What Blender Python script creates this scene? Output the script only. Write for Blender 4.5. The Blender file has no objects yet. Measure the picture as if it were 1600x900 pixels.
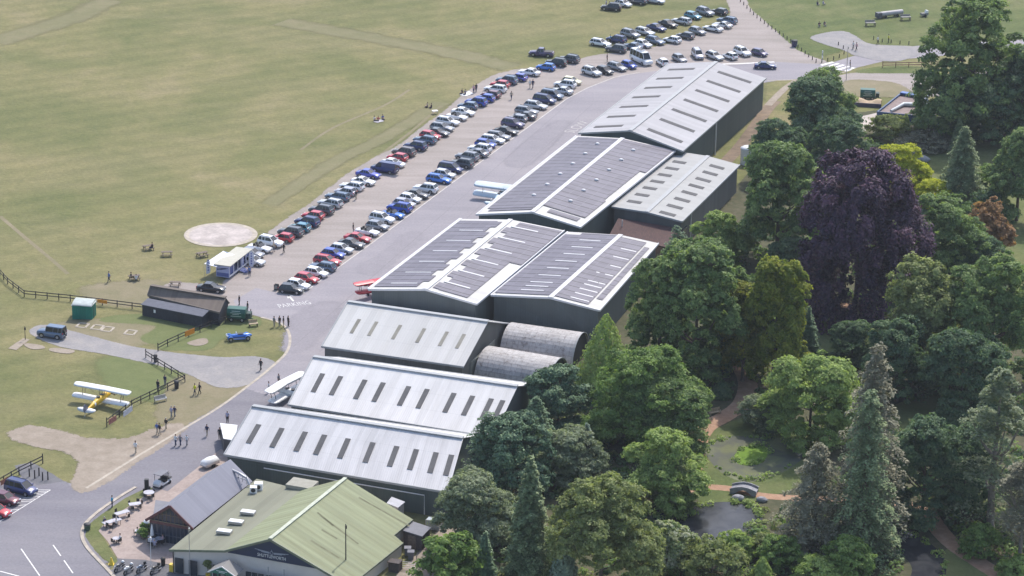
import bpy, bmesh, math, random
import numpy as np
from mathutils import Vector, Matrix, geometry
S = bpy.context.scene
COL = S.collection
R = math.radians
random.seed(7)
# ---------------------------------------------------------------- camera, light
CAM_H, FOC, PITCH, ROLL = 160.0, 4500.0, R(20.25), R(1.0)
cam = bpy.data.cameras.new('camera'); cam.sensor_width = 36.0; cam.lens = FOC/1600*36
cam.clip_start = 1.0; cam.clip_end = 6000
co = bpy.data.objects.new('camera', cam); COL.objects.link(co); S.camera = co
cx_ = Vector((1, 0, 0)); cy_ = Vector((0, math.sin(PITCH), math.cos(PITCH))); cz_ = Vector((0, -math.cos(PITCH), math.sin(PITCH)))
_c, _s = math.cos(ROLL), math.sin(ROLL)
ax = cx_*_c + cy_*_s; ay = -cx_*_s + cy_*_c
mw = Matrix((ax, ay, cz_)).transposed().to_4x4(); mw.translation = (0, 0, CAM_H)
co.matrix_world = mw
SUN_EL, SUN_AZ = 52.0, 23.0            # azimuth: degrees from +Y towards +X
w = bpy.data.worlds.new('World'); S.world = w; w.use_nodes = True
nt = w.node_tree
sky = nt.nodes.new('ShaderNodeTexSky'); sky.sky_type = 'NISHITA'; sky.sun_disc = False
sky.sun_elevation = R(SUN_EL); sky.sun_rotation = R(SUN_AZ); sky.dust_density = 2.0; sky.ozone_density = 1.0
nt.links.new(sky.outputs[0], nt.nodes['Background'].inputs[0]); nt.nodes['Background'].inputs[1].default_value = 0.15
sl = bpy.data.lights.new('sun', 'SUN'); sl.energy = 2.55; sl.angle = R(0.6); sl.color = (1.0, 0.95, 0.87)
so = bpy.data.objects.new('sun', sl); COL.objects.link(so); so.location = (100, 300, 300)
_el, _az = R(SUN_EL), R(SUN_AZ)
so.rotation_euler = Vector((-math.sin(_az)*math.cos(_el), -math.cos(_az)*math.cos(_el), -math.sin(_el))).to_track_quat('-Z', 'Y').to_euler()
vs = S.view_settings; vs.view_transform = 'Standard'; vs.look = 'None'; vs.exposure = 0.65; vs.gamma = 1.0; vs.use_curve_mapping = False

# ---------------------------------------------------------------- helpers
def ray(px, py):
    u = (px-800)/FOC; v = -(py-450)/FOC
    return ax*u + ay*v - cz_
def at(px, py, z=0.0):
    """the point of the place at height z that is seen at this spot of the survey photograph"""
    d = ray(px, py); t = (z-CAM_H)/d.z
    return Vector((d.x*t, d.y*t, z))
def at_plane(px, py, p0, n):
    o = Vector((0, 0, CAM_H)); d = ray(px, py)
    return o + d*((p0-o).dot(n)/d.dot(n))
def mpp(px, py):
    """metres per photograph pixel at that ground point"""
    p = at(px, py); return (p-Vector((0, 0, CAM_H))).dot(-cz_)/FOC
MATS = {}
def mat(name, col, rough=0.7, metal=0.0, var=0.12, scale=1.5, bump=0.0, spec=None, coat=0.0, col2=None, detail=5):
    if name in MATS: return MATS[name]
    m = bpy.data.materials.new(name); m.use_nodes = True; n = m.node_tree.nodes; l = m.node_tree.links
    b = n['Principled BSDF']; b.inputs['Roughness'].default_value = rough; b.inputs['Metallic'].default_value = metal
    if spec is not None: b.inputs['Specular IOR Level'].default_value = spec
    if coat: b.inputs['Coat Weight'].default_value = coat; b.inputs['Coat Roughness'].default_value = 0.08
    if var > 0:
        g = n.new('ShaderNodeNewGeometry'); ns = n.new('ShaderNodeTexNoise'); ns.inputs['Scale'].default_value = scale; ns.inputs['Detail'].default_value = detail
        l.new(g.outputs['Position'], ns.inputs['Vector'])
        r = n.new('ShaderNodeValToRGB'); r.color_ramp.elements[0].position = 0.3; r.color_ramp.elements[1].position = 0.7
        c2 = col2 if col2 else tuple(min(1, c*(1+var)) for c in col)
        c1 = col if col2 else tuple(c*(1-var) for c in col)
        r.color_ramp.elements[0].color = (*c1, 1); r.color_ramp.elements[1].color = (*c2, 1)
        l.new(ns.outputs['Fac'], r.inputs[0]); l.new(r.outputs[0], b.inputs['Base Color'])
        if bump:
            bp = n.new('ShaderNodeBump'); bp.inputs['Strength'].default_value = bump; l.new(ns.outputs['Fac'], bp.inputs['Height']); l.new(bp.outputs[0], b.inputs['Normal'])
    else: b.inputs['Base Color'].default_value = (*col, 1)
    MATS[name] = m; return m
class G:
    """small node-graph helper"""
    def __init__(s, name):
        s.m = bpy.data.materials.new(name); s.m.use_nodes = True; s.t = s.m.node_tree; s.n = s.t.nodes; s.l = s.t.links
        s.b = s.n['Principled BSDF']; s.out = s.n['Material Output']; MATS[name] = s.m
    def N(s, k, **kw):
        x = s.n.new('ShaderNode'+k)
        for a, v in kw.items():
            if a.startswith('i_'):
                x.inputs[a[2:].replace('_', ' ')].default_value = v
            else: setattr(x, a, v)
        return x
    def L(s, a, b): s.l.new(a, b)
    def pos(s): return s.N('NewGeometry').outputs['Position']
    def uv(s): return s.N('UVMap').outputs[0]
    def noise(s, vec, scale, detail=4, dist=0.0, rough=0.55):
        x = s.N('TexNoise', i_Scale=scale, i_Detail=detail, i_Distortion=dist, i_Roughness=rough); s.L(vec, x.inputs['Vector']); return x.outputs['Fac']
    def ramp(s, fac, stops):
        r = s.N('ValToRGB'); e = r.color_ramp.elements
        while len(e) < len(stops): e.new(0.5)
        for q, (p, c) in zip(e, stops):
            q.position = p; q.color = (*c, 1) if len(c) == 3 else c
        s.L(fac, r.inputs[0]); return r.outputs[0]
    def mix(s, fac, a, b, mode='MIX'):
        x = s.N('Mix', data_type='RGBA', blend_type=mode)
        for v, i in ((fac, 0), (a, 6), (b, 7)):
            if hasattr(v, 'links') or hasattr(v, 'is_linked'): s.L(v, x.inputs[i])
            else: x.inputs[i].default_value = v if i == 0 else ((*v, 1) if len(v) == 3 else v)
        return x.outputs[2]
    def math(s, op, a, b=0.0, clamp=False):
        x = s.N('Math', operation=op, use_clamp=clamp)
        for v, i in ((a, 0), (b, 1)):
            if hasattr(v, 'is_linked'): s.L(v, x.inputs[i])
            else: x.inputs[i].default_value = v
        return x.outputs[0]
    def scalevec(s, v, sc):
        x = s.N('Mapping'); x.inputs['Scale'].default_value = sc; s.L(v, x.inputs[0]); return x.outputs[0]
    def bump(s, h, strength=0.3, dist=0.1):
        x = s.N('Bump'); x.inputs['Strength'].default_value = strength; x.inputs['Distance'].default_value = dist; s.L(h, x.inputs['Height']); s.L(x.outputs[0], s.b.inputs['Normal'])
    def base(s, c): s.L(c, s.b.inputs['Base Color'])
class MB:
    def __init__(s): s.v = []; s.f = []; s.m = []; s.uv = []; s.sm = []
    def poly(s, pts, m=0, uv=None, smooth=False):
        i = len(s.v); s.v += [tuple(p) for p in pts]; s.f.append(tuple(range(i, i+len(pts)))); s.m.append(m); s.sm.append(smooth)
        s.uv.append(uv if uv else [(0, 0)]*len(pts))
    def mesh(s, V, F, m=0, smooth=False):
        i = len(s.v); s.v += [tuple(p) for p in V]
        for f in F:
            s.f.append(tuple(j+i for j in f)); s.m.append(m); s.sm.append(smooth); s.uv.append([(0, 0)]*len(f))
    def box(s, c, d, m=0, rz=0.0, ry=0.0):
        M = Matrix.Rotation(rz, 3, 'Z') @ Matrix.Rotation(ry, 3, 'Y'); c = Vector(c); h = [x/2 for x in d]
        V = [c + M @ Vector((a*h[0], b*h[1], e*h[2])) for a in (-1, 1) for b in (-1, 1) for e in (-1, 1)]
        s.mesh(V, [(0, 1, 3, 2), (4, 6, 7, 5), (0, 4, 5, 1), (2, 3, 7, 6), (0, 2, 6, 4), (1, 5, 7, 3)], m)
    def bar(s, a, b, wd, ht, m=0, up=(0, 0, 1)):
        a = Vector(a); b = Vector(b); d = (b-a).normalized(); u = Vector(up)
        if abs(d.dot(u)) > 0.98: u = Vector((1, 0, 0))
        sx = d.cross(u).normalized()*wd/2; sz = sx.cross(d).normalized()*ht/2
        V = [a-sx-sz, a+sx-sz, a+sx+sz, a-sx+sz, b-sx-sz, b+sx-sz, b+sx+sz, b-sx+sz]
        s.mesh(V, [(0, 1, 2, 3), (7, 6, 5, 4), (0, 4, 5, 1), (1, 5, 6, 2), (2, 6, 7, 3), (3, 7, 4, 0)], m)
    def tube(s, pts, rad, m=0, k=8, smooth=True):
        pts = [Vector(p) for p in pts]; n = len(pts)
        if not hasattr(rad, '__len__'): rad = [rad]*n
        V = []; F = []
        for i, p in enumerate(pts):
            d = (pts[min(i+1, n-1)]-pts[max(i-1, 0)]).normalized(); u = Vector((0, 0, 1)) if abs(d.z) < 0.9 else Vector((1, 0, 0))
            a = d.cross(u).normalized(); b = a.cross(d)
            for j in range(k):
                t = 2*math.pi*j/k; V.append(p+(a*math.cos(t)+b*math.sin(t))*rad[i])
        for i in range(n-1):
            for j in range(k):
                F.append((i*k+j, i*k+(j+1) % k, (i+1)*k+(j+1) % k, (i+1)*k+j))
        s.mesh(V, F, m, smooth); s.mesh(V[:k], [tuple(range(k))[::-1]], m); s.mesh(V[-k:], [tuple(range(k))], m)
    def loft(s, rings, m=0, smooth=True, cap=True, closed=True):
        k = len(rings[0]); V = [p for r in rings for p in r]; F = []
        for i in range(len(rings)-1):
            for j in range(k if closed else k-1):
                F.append((i*k+j, i*k+(j+1) % k, (i+1)*k+(j+1) % k, (i+1)*k+j))
        s.mesh(V, F, m, smooth)
        if cap: s.mesh(rings[0], [tuple(range(k))[::-1]], m); s.mesh(rings[-1], [tuple(range(k))], m)
    def ball(s, c, r, m=0, k=10, n=6):
        c = Vector(c); r = r if hasattr(r, '__len__') else (r, r, r); rings = []
        for i in range(1, n):
            t = math.pi*i/n; rings.append([c+Vector((r[0]*math.sin(t)*math.cos(2*math.pi*j/k), r[1]*math.sin(t)*math.sin(2*math.pi*j/k), -r[2]*math.cos(t))) for j in range(k)])
        s.loft(rings, m)
    def build(s, name, mats, parent=None, world=False):
        me = bpy.data.meshes.new(name); o_ = Vector((0, 0, 0))
        if world and parent is not None: o_ = parent.location
        me.from_pydata([(v[0]-o_[0], v[1]-o_[1], v[2]-o_[2]) for v in s.v] if world else s.v, [], s.f)
        if not isinstance(mats, (list, tuple)): mats = [mats]
        for x in mats: me.materials.append(x)
        me.polygons.foreach_set('material_index', s.m); me.polygons.foreach_set('use_smooth', s.sm)
        uvl = me.uv_layers.new(name='UVMap'); uvl.data.foreach_set('uv', [c for f in s.uv for p in f for c in p])
        me.update()
        o = bpy.data.objects.new(name, me); COL.objects.link(o)
        if parent is not None: o.parent = parent
        return o
def tag(o, label=None, cat=None, group=None, kind=None):
    if label: o['label'] = label
    if cat: o['category'] = cat
    if group: o['group'] = group
    if kind: o['kind'] = kind
    return o
def thing(name, label, cat, loc=(0, 0, 0), rz=0.0, group=None):
    o = bpy.data.objects.new(name, None); COL.objects.link(o); o.location = loc; o.rotation_euler = (0, 0, rz); o.empty_display_size = 0.5
    return tag(o, label, cat, group)
def kids(o): return list(o.children)
def dup(o, loc=None, rz=None, label=None, group=None, parent=None):
    c = o.copy(); COL.objects.link(c)
    if parent is not None: c.parent = parent
    if loc is not None: c.location = loc
    if rz is not None: c.rotation_euler = (0, 0, rz)
    if label: c['label'] = label
    if group: c['group'] = group
    for ch in kids(o): dup(ch, parent=c)
    return c
def reslot(o, mapping):
    """give this copy (and its parts) its own materials by slot name"""
    for x in [o]+kids(o):
        if x.type == 'MESH':
            for sl_ in x.material_slots:
                if sl_.material and sl_.material.name in mapping:
                    new = mapping[sl_.material.name]; sl_.link = 'OBJECT'; sl_.material = new
        if x is not o:
            reslot(x, mapping)
def smooth_line(pts, n=6, closed=False):
    P = [Vector((p[0], p[1])) for p in pts]; out = []; N = len(P)
    for i in range(N if closed else N-1):
        p0 = P[(i-1) % N] if closed or i > 0 else P[0]; p1 = P[i]; p2 = P[(i+1) % N]; p3 = P[(i+2) % N] if closed or i+2 < N else P[-1]
        for k in range(n):
            t = k/n; out.append(0.5*((2*p1)+(p2-p0)*t+(2*p0-5*p1+4*p2-p3)*t*t+(3*p1-p0-3*p2+p3)*t**3))
    if not closed: out.append(P[-1])
    return out
_lay = [0]
def area(name, px, z, m, smooth=True, feather=0.0, jitter=0.0, px_in=True, seg=6):
    """a sheet on the ground whose outline is given by survey points; feather makes a worn fading edge (attribute 'edge')"""
    pts = smooth_line(px, seg, True) if smooth else [Vector(p) for p in px]
    W = [at(p.x, p.y) for p in pts] if px_in else [Vector((p.x, p.y, 0)) for p in pts]
    if jitter: W = [p+Vector((random.uniform(-1, 1)*jitter, random.uniform(-1, 1)*jitter, 0)) for p in W]
    _lay[0] += 1; z = 0.003+_lay[0]*0.0012
    W = [Vector((p.x, p.y, z)) for p in W]; n = len(W)
    A = sum(W[i].x*W[(i+1) % n].y-W[(i+1) % n].x*W[i].y for i in range(n))
    if A < 0: W.reverse()
    tri = geometry.tessellate_polygon([W]); V = list(W); F = [tuple(t) for t in tri]; val = [1.0]*n
    if feather:
        for i in range(n):
            d = (W[(i+1) % n]-W[i-1]).normalized(); V.append(W[i]+Vector((d.y, -d.x, 0))*feather); val.append(0.0)
        for i in range(n):
            j = (i+1) % n; F.append((i, j, n+j, n+i)[::-1])
    me = bpy.data.meshes.new(name); me.from_pydata(V, [], F)
    bm = bmesh.new(); bm.from_mesh(me)
    for f in bm.faces:
        if f.normal.z < 0: f.normal_flip()
    bm.to_mesh(me); bm.free()
    at_ = me.attributes.new('edge', 'FLOAT', 'POINT'); at_.data.foreach_set('value', val)
    me.materials.append(m); o = bpy.data.objects.new(name, me); COL.objects.link(o); o['kind'] = 'structure'
    return o
def strip(name, px, wd, z, m, smooth=True, parent=None, h=0.0, seg=6, px_in=True, feather=0.25):
    pts = smooth_line(px, seg) if smooth else [Vector(p) for p in px]
    W = [at(p.x, p.y) for p in pts] if px_in else [Vector((p.x, p.y, 0)) for p in pts]
    mb = MB(); n = len(W); L = []; Rr = []
    if parent is None: _lay[0] += 1; z = 0.003+_lay[0]*0.0012
    for i in range(n):
        d = (W[min(i+1, n-1)]-W[max(i-1, 0)]).normalized(); s_ = Vector((-d.y, d.x, 0))*wd/2
        L.append(W[i]+s_); Rr.append(W[i]-s_)
    fe = feather; val = []
    for i in range(n-1):
        a, b, c, d = (Vector((q.x, q.y, z+h)) for q in (Rr[i], Rr[i+1], L[i+1], L[i]))
        mb.poly([a, b, c, d], 0); val += [1.0]*4
        if h:
            lo = lambda q: Vector((q.x, q.y, z)); mb.poly([lo(a), lo(b), b, a]); mb.poly([lo(c), lo(d), d, c]); val += [1.0]*8
        elif fe:
            s0 = (a-d).normalized()*fe; s1 = (b-c).normalized()*fe; mb.poly([a+s0, b+s1, b, a]); mb.poly([d, c, c-s1, d-s0]); val += [0, 0, 1, 1, 1, 1, 0, 0]
    if h:
        for k in (0, n-1): val += [1.0]*4; mb.poly([Vector((L[k].x, L[k].y, z)), Vector((Rr[k].x, Rr[k].y, z)), Vector((Rr[k].x, Rr[k].y, z+h)), Vector((L[k].x, L[k].y, z+h))])
    o = mb.build(name, m, parent); o.data.attributes.new('edge', 'FLOAT', 'POINT').data.foreach_set('value', val)
    if parent is None: o['kind'] = 'structure'
    return o
# ---------------------------------------------------------------- ground materials
def soft_edge(g, p):
    at_ = g.N('Attribute', attribute_name='edge'); ne = g.math('ADD', g.math('MULTIPLY', g.noise(p, 0.35, 5, 0.5, 0.7), 0.9), g.math('MULTIPLY', g.noise(p, 4.0, 5, 0, 0.8), 1.5))
    k = g.math('GREATER_THAN', g.math('ADD', at_.outputs['Fac'], g.math('SUBTRACT', ne, 1.2)), 0.5)
    tr = g.N('BsdfTransparent'); mx = g.N('MixShader'); g.L(k, mx.inputs[0]); g.L(tr.outputs[0], mx.inputs[1]); g.L(g.b.outputs[0], mx.inputs[2]); g.L(mx.outputs[0], g.out.inputs[0])
def grass_mat(name, a, b, c, d, s1=0.028, s2=0.11, thr=0.5, edge=False):
    g = G(name); p = g.pos()
    n1 = g.noise(p, s1, 5, 0.6); n2 = g.noise(g.scalevec(p, (1, 0.6, 1)), s2, 6, 0.4, 0.65); n3 = g.noise(p, 1.3, 4, 0, 0.7); n4 = g.noise(g.scalevec(p, (0.35, 1.2, 1)), 0.045, 5, 1.0)
    f = g.math('ADD', g.math('MULTIPLY', n1, 0.62), g.math('MULTIPLY', n2, 0.38))
    base = g.ramp(f, [(thr-0.16, a), (thr-0.03, b), (thr+0.05, c), (thr+0.17, d)])
    base = g.mix(g.math('MULTIPLY', g.ramp(n4, [(0.47, (0, 0, 0)), (0.7, (1, 1, 1))]), 0.42), base, d)
    nm = g.noise(g.scalevec(p, (0.8, 1.0, 1)), 0.33, 5, 0.8, 0.7); base = g.mix(1.0, base, g.ramp(nm, [(0.3, (0.88, 0.905, 0.88)), (0.5, (1, 1, 1)), (0.72, (1.13, 1.1, 1.1))]), 'MULTIPLY')
    fine = g.ramp(n3, [(0.3, (0.82, 0.835, 0.81)), (0.7, (1.14, 1.13, 1.1))])
    fin2 = g.ramp(g.noise(p, 4.5, 3), [(0.3, (0.88, 0.89, 0.87)), (0.7, (1.1, 1.095, 1.07))])
    base = g.mix(1.0, g.mix(1.0, base, fine, 'MULTIPLY'), fin2, 'MULTIPLY')
    # mower and wheel lines
    wv = g.N('TexWave', wave_type='BANDS', bands_direction='X', i_Scale=0.055, i_Distortion=1.2, i_Detail=2.0); mp = g.N('Mapping'); mp.inputs['Rotation'].default_value = (0, 0, R(58)); g.L(p, mp.inputs[0]); g.L(mp.outputs[0], wv.inputs[0])
    base = g.mix(1.0, base, g.ramp(wv.outputs['Fac'], [(0.2, (0.95, 0.96, 0.95)), (0.8, (1.05, 1.045, 1.04))]), 'MULTIPLY')
    g.base(base); g.b.inputs['Roughness'].default_value = 0.9; g.b.inputs['Specular IOR Level'].default_value = 0.15
    g.bump(n3, 0.5, 0.15)
    if edge: soft_edge(g, p)
    return g.m
def worn_mat(name, a, b, c, sc=0.5, rough=0.9, edge=True, streak=None, soft=False):
    g = G(name); p = g.pos()
    q = p
    if streak:
        mp = g.N('Mapping'); mp.inputs['Rotation'].default_value = (0, 0, R(-streak)); mp.inputs['Scale'].default_value = (0.12, 1, 1); g.L(p, mp.inputs[0]); q = mp.outputs[0]
    n1 = g.noise(q, sc, 6, 0.3, 0.6); n2 = g.noise(p, 2.6, 4, 0, 0.7); n0 = g.noise(p, 0.05, 4, 0.5)
    f = g.math('ADD', g.math('MULTIPLY', n1, 0.6), g.math('MULTIPLY', n0, 0.4))
    base = g.ramp(f, [(0.36, a), (0.5, b), (0.64, c)])
    base = g.mix(1.0, base, g.ramp(n2, [(0.3, (0.88, 0.88, 0.88)), (0.7, (1.1, 1.1, 1.1))]), 'MULTIPLY')
    g.base(base); g.b.inputs['Roughness'].default_value = rough; g.b.inputs['Specular IOR Level'].default_value = 0.2
    g.bump(n2, 0.25, 0.05)
    if soft: soft_edge(g, p)
    elif edge:
        at_ = g.N('Attribute', attribute_name='edge'); ne = g.math('ADD', g.math('MULTIPLY', g.noise(p, 0.8, 5, 0.4, 0.7), 0.8), g.math('MULTIPLY', g.noise(p, 5.0, 4, 0, 0.8), 0.7))
        k = g.math('GREATER_THAN', g.math('ADD', at_.outputs['Fac'], g.math('SUBTRACT', ne, 0.75)), 0.45)
        tr = g.N('BsdfTransparent'); mx = g.N('MixShader'); g.L(k, mx.inputs[0]); g.L(tr.outputs[0], mx.inputs[1]); g.L(g.b.outputs[0], mx.inputs[2]); g.L(mx.outputs[0], g.out.inputs[0])
    return g.m
M_field = grass_mat('field_grass', (0.128, 0.142, 0.058), (0.168, 0.167, 0.075), (0.203, 0.188, 0.09), (0.255, 0.218, 0.125))
M_lawn = grass_mat('lawn_grass', (0.085, 0.115, 0.04), (0.115, 0.14, 0.052), (0.14, 0.155, 0.065), (0.185, 0.175, 0.085), 0.05, 0.25, edge=True)
M_green = worn_mat('green_turf', (0.125, 0.148, 0.056), (0.147, 0.167, 0.066), (0.168, 0.18, 0.078), 0.4, soft=True)
M_dry = worn_mat('dry_turf', (0.19, 0.175, 0.098), (0.225, 0.195, 0.118), (0.26, 0.22, 0.145), 0.3, soft=True)
M_tar = worn_mat('old_asphalt', (0.265, 0.248, 0.27), (0.295, 0.274, 0.296), (0.325, 0.3, 0.318), 0.3, 0.85, True, 69)
M_tar2 = worn_mat('path_asphalt', (0.25, 0.24, 0.245), (0.29, 0.275, 0.275), (0.34, 0.315, 0.30), 0.4)
M_dark = worn_mat('dark_asphalt', (0.13, 0.13, 0.145), (0.16, 0.158, 0.17), (0.19, 0.185, 0.19), 0.5)
M_grav = worn_mat('worn_gravel', (0.275, 0.245, 0.222), (0.325, 0.285, 0.265), (0.385, 0.335, 0.315), 0.35, 0.92, True, 66)
M_tan = worn_mat('tan_gravel', (0.255, 0.212, 0.165), (0.305, 0.255, 0.205), (0.36, 0.305, 0.25), 0.5)
M_earth = worn_mat('bare_earth', (0.14, 0.105, 0.075), (0.2, 0.15, 0.11), (0.27, 0.2, 0.14), 0.6)
M_red = worn_mat('red_gravel', (0.32, 0.19, 0.125), (0.38, 0.235, 0.155), (0.45, 0.30, 0.21), 0.8)
M_conc = worn_mat('pale_concrete', (0.42, 0.37, 0.33), (0.52, 0.46, 0.42), (0.6, 0.53, 0.49), 0.35)
M_pave = worn_mat('patio_paving', (0.31, 0.25, 0.225), (0.37, 0.3, 0.27), (0.42, 0.345, 0.31), 0.8)
M_kerb = mat('kerb_stone', (0.43, 0.375, 0.31), 0.9, var=0.2, scale=1.2)
M_white = mat('road_paint', (0.74, 0.72, 0.70), 0.8, var=0.14, scale=2.5)
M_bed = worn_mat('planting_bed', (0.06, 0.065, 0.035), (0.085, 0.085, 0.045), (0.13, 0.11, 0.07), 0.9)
def water_mat(name, deep, alg):
    g = G(name); p = g.pos(); n = g.noise(p, 0.35, 5, 0.8); g.base(g.ramp(n, [(0.42, deep), (0.62, alg)]))
    g.b.inputs['Roughness'].default_value = 0.16; g.b.inputs['IOR'].default_value = 1.33; g.bump(g.noise(p, 1.6, 3), 0.06, 0.05); return g.m
M_pond = water_mat('pond_water', (0.13, 0.135, 0.11), (0.18, 0.19, 0.105))
M_dpond = water_mat('deep_pond_water', (0.03, 0.032, 0.038), (0.055, 0.056, 0.06))
# ---------------------------------------------------------------- ground
mb = MB()
for i in range(10):
    for j in range(10):
        x0, x1 = -900+i*180, -900+(i+1)*180; y0, y1 = 60+j*200, 60+(j+1)*200
        mb.poly([(x0, y0, 0), (x1, y0, 0), (x1, y1, 0), (x0, y1, 0)])
ground = mb.build('ground', M_field); ground['kind'] = 'structure'
Z1, Z2, Z3, Z4, Z5, Z6 = 0.004, 0.008, 0.012, 0.016, 0.020, 0.024
# far field tracks and dry patches
area('dry_patch', [(150, 452), (200, 448), (240, 446), (235, 462), (200, 470), (165, 466)], Z1, M_dry, feather=5)
area('dry_patch', [(100, 505), (180, 500), (245, 505), (238, 528), (200, 540), (130, 528), (95, 520)], Z1, M_dry, feather=1.5)
area('green_turf', [(160, 500), (225, 492), (310, 502), (305, 520), (250, 535), (225, 528), (248, 508)], Z2, M_green, feather=1.2)
area('green_turf', [(180, 570), (235, 560), (275, 585), (282, 600), (240, 615), (200, 600)], Z1, M_green, feather=6)
area('green_turf', [(345, 502), (395, 498), (400, 508), (370, 520), (340, 530), (318, 545), (250, 540)], Z1, M_green, feather=1.5)
area('dry_patch', [(280, 600), (330, 585), (375, 600), (340, 630), (290, 660), (260, 650)], Z1, M_dry, feather=3)
strip('worn_line', [(0, 338), (40, 372), (80, 405), (106, 428)], 0.5, Z2, M_dry, smooth=False)
#strip('worn_line', [(610, 205), (640, 190), (680, 160)], 0.35, Z2, M_dry, smooth=False)
M_faint = worn_mat('faint_turf', (0.175, 0.168, 0.084), (0.198, 0.184, 0.096), (0.222, 0.2, 0.112), 0.3, soft=True)
strip('worn_track', [(440, 34), (540, 52), (650, 72), (730, 88), (800, 106)], 0.8, Z2, M_faint, feather=5.5)
strip('worn_track', [(-10, 66), (60, 45), (120, 25), (170, 0)], 0.8, Z2, M_faint, feather=6)
strip('worn_track', [(420, 320), (520, 255), (600, 215), (690, 160)], 0.5, Z2, M_faint, feather=3)
strip('wheel_track', [(575, 256), (640, 208), (690, 165)], 0.3, Z2, M_dry, smooth=False, feather=0.35)
strip('wheel_track', [(470, 234), (520, 200), (600, 165), (640, 140)], 0.25, Z2, M_dry, feather=0.35)
area('far_turf', [(1165, -30), (1200, 30), (1260, 85), (1330, 70), (1440, 80), (1640, 60), (1640, -40)], Z1, M_lawn, feather=4)
area('hangar_turf', [(1110, 262), (1200, 165), (1215, 130), (1320, 120), (1420, 118), (1460, 160), (1330, 180), (1230, 215), (1160, 300)], Z1, grass_mat('side_grass', (0.13, 0.14, 0.055), (0.165, 0.168, 0.068), (0.2, 0.185, 0.085), (0.25, 0.21, 0.12), 0.05, 0.25, edge=True), feather=3)
# gravel car park
area('car_park_gravel', [(352, 452), (372, 420), (392, 398), (430, 362), (500, 312), (556, 268), (620, 232), (680, 190), (738, 142), (785, 116), (830, 108), (880, 104), (925, 96), (965, 84), (1040, 72), (1110, 50), (1148, 22), (1138, -12), (1150, -40), (1185, -30), (1160, 0), (1196, 40), (1240, 78), (1290, 100), (1240, 108), (1120, 112), (1010, 118), (930, 140), (850, 190), (700, 300), (560, 392), (480, 450), (440, 478), (395, 490), (360, 480)], Z2, M_grav, feather=1.6, jitter=0.25, seg=4)
area('gravel_patch', [(265, 446), (300, 445), (352, 450), (345, 470), (270, 462)], Z1, M_grav, feather=1.5)
area('trodden_gravel', [(905, 96), (960, 84), (985, 96), (1000, 100), (930, 122)], Z3, M_grav, feather=1)
# asphalt apron in front of the hangars
area('apron_road', [(-60, 775), (-20, 757), (38, 744), (60, 736), (96, 752), (136, 762), (215, 712), (275, 676), (340, 637), (392, 599), (425, 572), (446, 552), (453, 534), (450, 516), (435, 503), (405, 495), (372, 486), (365, 470), (400, 450), (450, 462), (470, 461), (580, 381), (700, 291), (795, 222), (886, 154), (918, 137), (975, 118), (1025, 111), (1100, 108), (1140, 102), (1215, 97), (1290, 101), (1345, 84), (1430, 72), (1520, 66), (1640, 60), (1640, 78), (1460, 88), (1380, 96), (1330, 108), (1270, 122), (1215, 126), (1190, 130), (1100, 210), (940, 330), (740, 480), (640, 560), (560, 640), (430, 740), (345, 702), (262, 768), (225, 765), (170, 790), (135, 815), (126, 838), (140, 865), (172, 900), (215, 950), (100, 980), (-100, 960)], Z3, M_tar, smooth=False)
area('tar_patch', [(566, 418), (600, 398), (640, 366), (650, 372), (606, 410), (578, 428)], Z3, worn_mat('patched_tar', (0.255, 0.238, 0.26), (0.275, 0.256, 0.277), (0.295, 0.274, 0.295), 0.4, soft=True), feather=2)
area('tar_patch', [(470, 500), (500, 480), (520, 478), (500, 510), (470, 540), (455, 545)], Z3, MATS['patched_tar'], feather=3)
area('tar_patch', [(800, 250), (850, 208), (880, 190), (868, 210), (820, 256)], Z3, MATS['patched_tar'], feather=2.5)
for sx_ in (-9.0, -4.5, 0.0):
    a_, b_ = at(452, 540), at(905, 160); strip('tar_seam', [(a_.x+sx_*.94+9, a_.y-sx_*.35-4), (b_.x+sx_*.94+7, b_.y-sx_*.35-2)], 0.07, Z3, mat('tar_seam', (0.2, 0.185, 0.2), 0.8), smooth=False, px_in=False, feather=0)
area('lower_road', [(-60, 790), (-20, 770), (38, 758), (60, 750), (96, 758), (136, 768), (215, 719), (275, 684), (340, 645), (385, 612), (470, 640), (430, 740), (345, 706), (262, 766), (225, 762), (170, 788), (135, 812), (122, 838), (136, 865), (168, 900), (210, 950), (100, 980), (-100, 960)], Z3, worn_mat('lower_asphalt', (0.185, 0.175, 0.2), (0.21, 0.2, 0.222), (0.235, 0.222, 0.24), 0.3, 0.85, True, 60), smooth=False, feather=2.2)
area('forecourt', [(183, 872), (225, 874), (268, 884), (350, 905), (520, 925), (560, 960), (215, 960), (172, 900)], Z4, M_dark, smooth=False)
area('side_path', [(52, 521), (62, 510), (84, 512), (130, 524), (200, 542), (250, 550), (300, 556), (350, 560), (400, 559), (426, 570), (390, 598), (345, 604), (300, 585), (262, 573), (228, 565), (165, 552), (95, 540)], Z2, M_tar2, feather=0.8)
area('gravel_track', [(28, 680), (45, 671), (80, 677), (120, 687), (165, 692), (212, 688), (250, 674), (278, 668), (240, 697), (214, 713), (136, 763), (128, 748), (138, 722), (112, 702), (65, 694)], Z2, M_tan, feather=2.4, jitter=0.1)
area('car_bay_asphalt', [(38, 744), (28, 728), (46, 724), (74, 740), (96, 752), (60, 756)], Z4, M_dark, smooth=False, feather=0.8)
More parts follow.
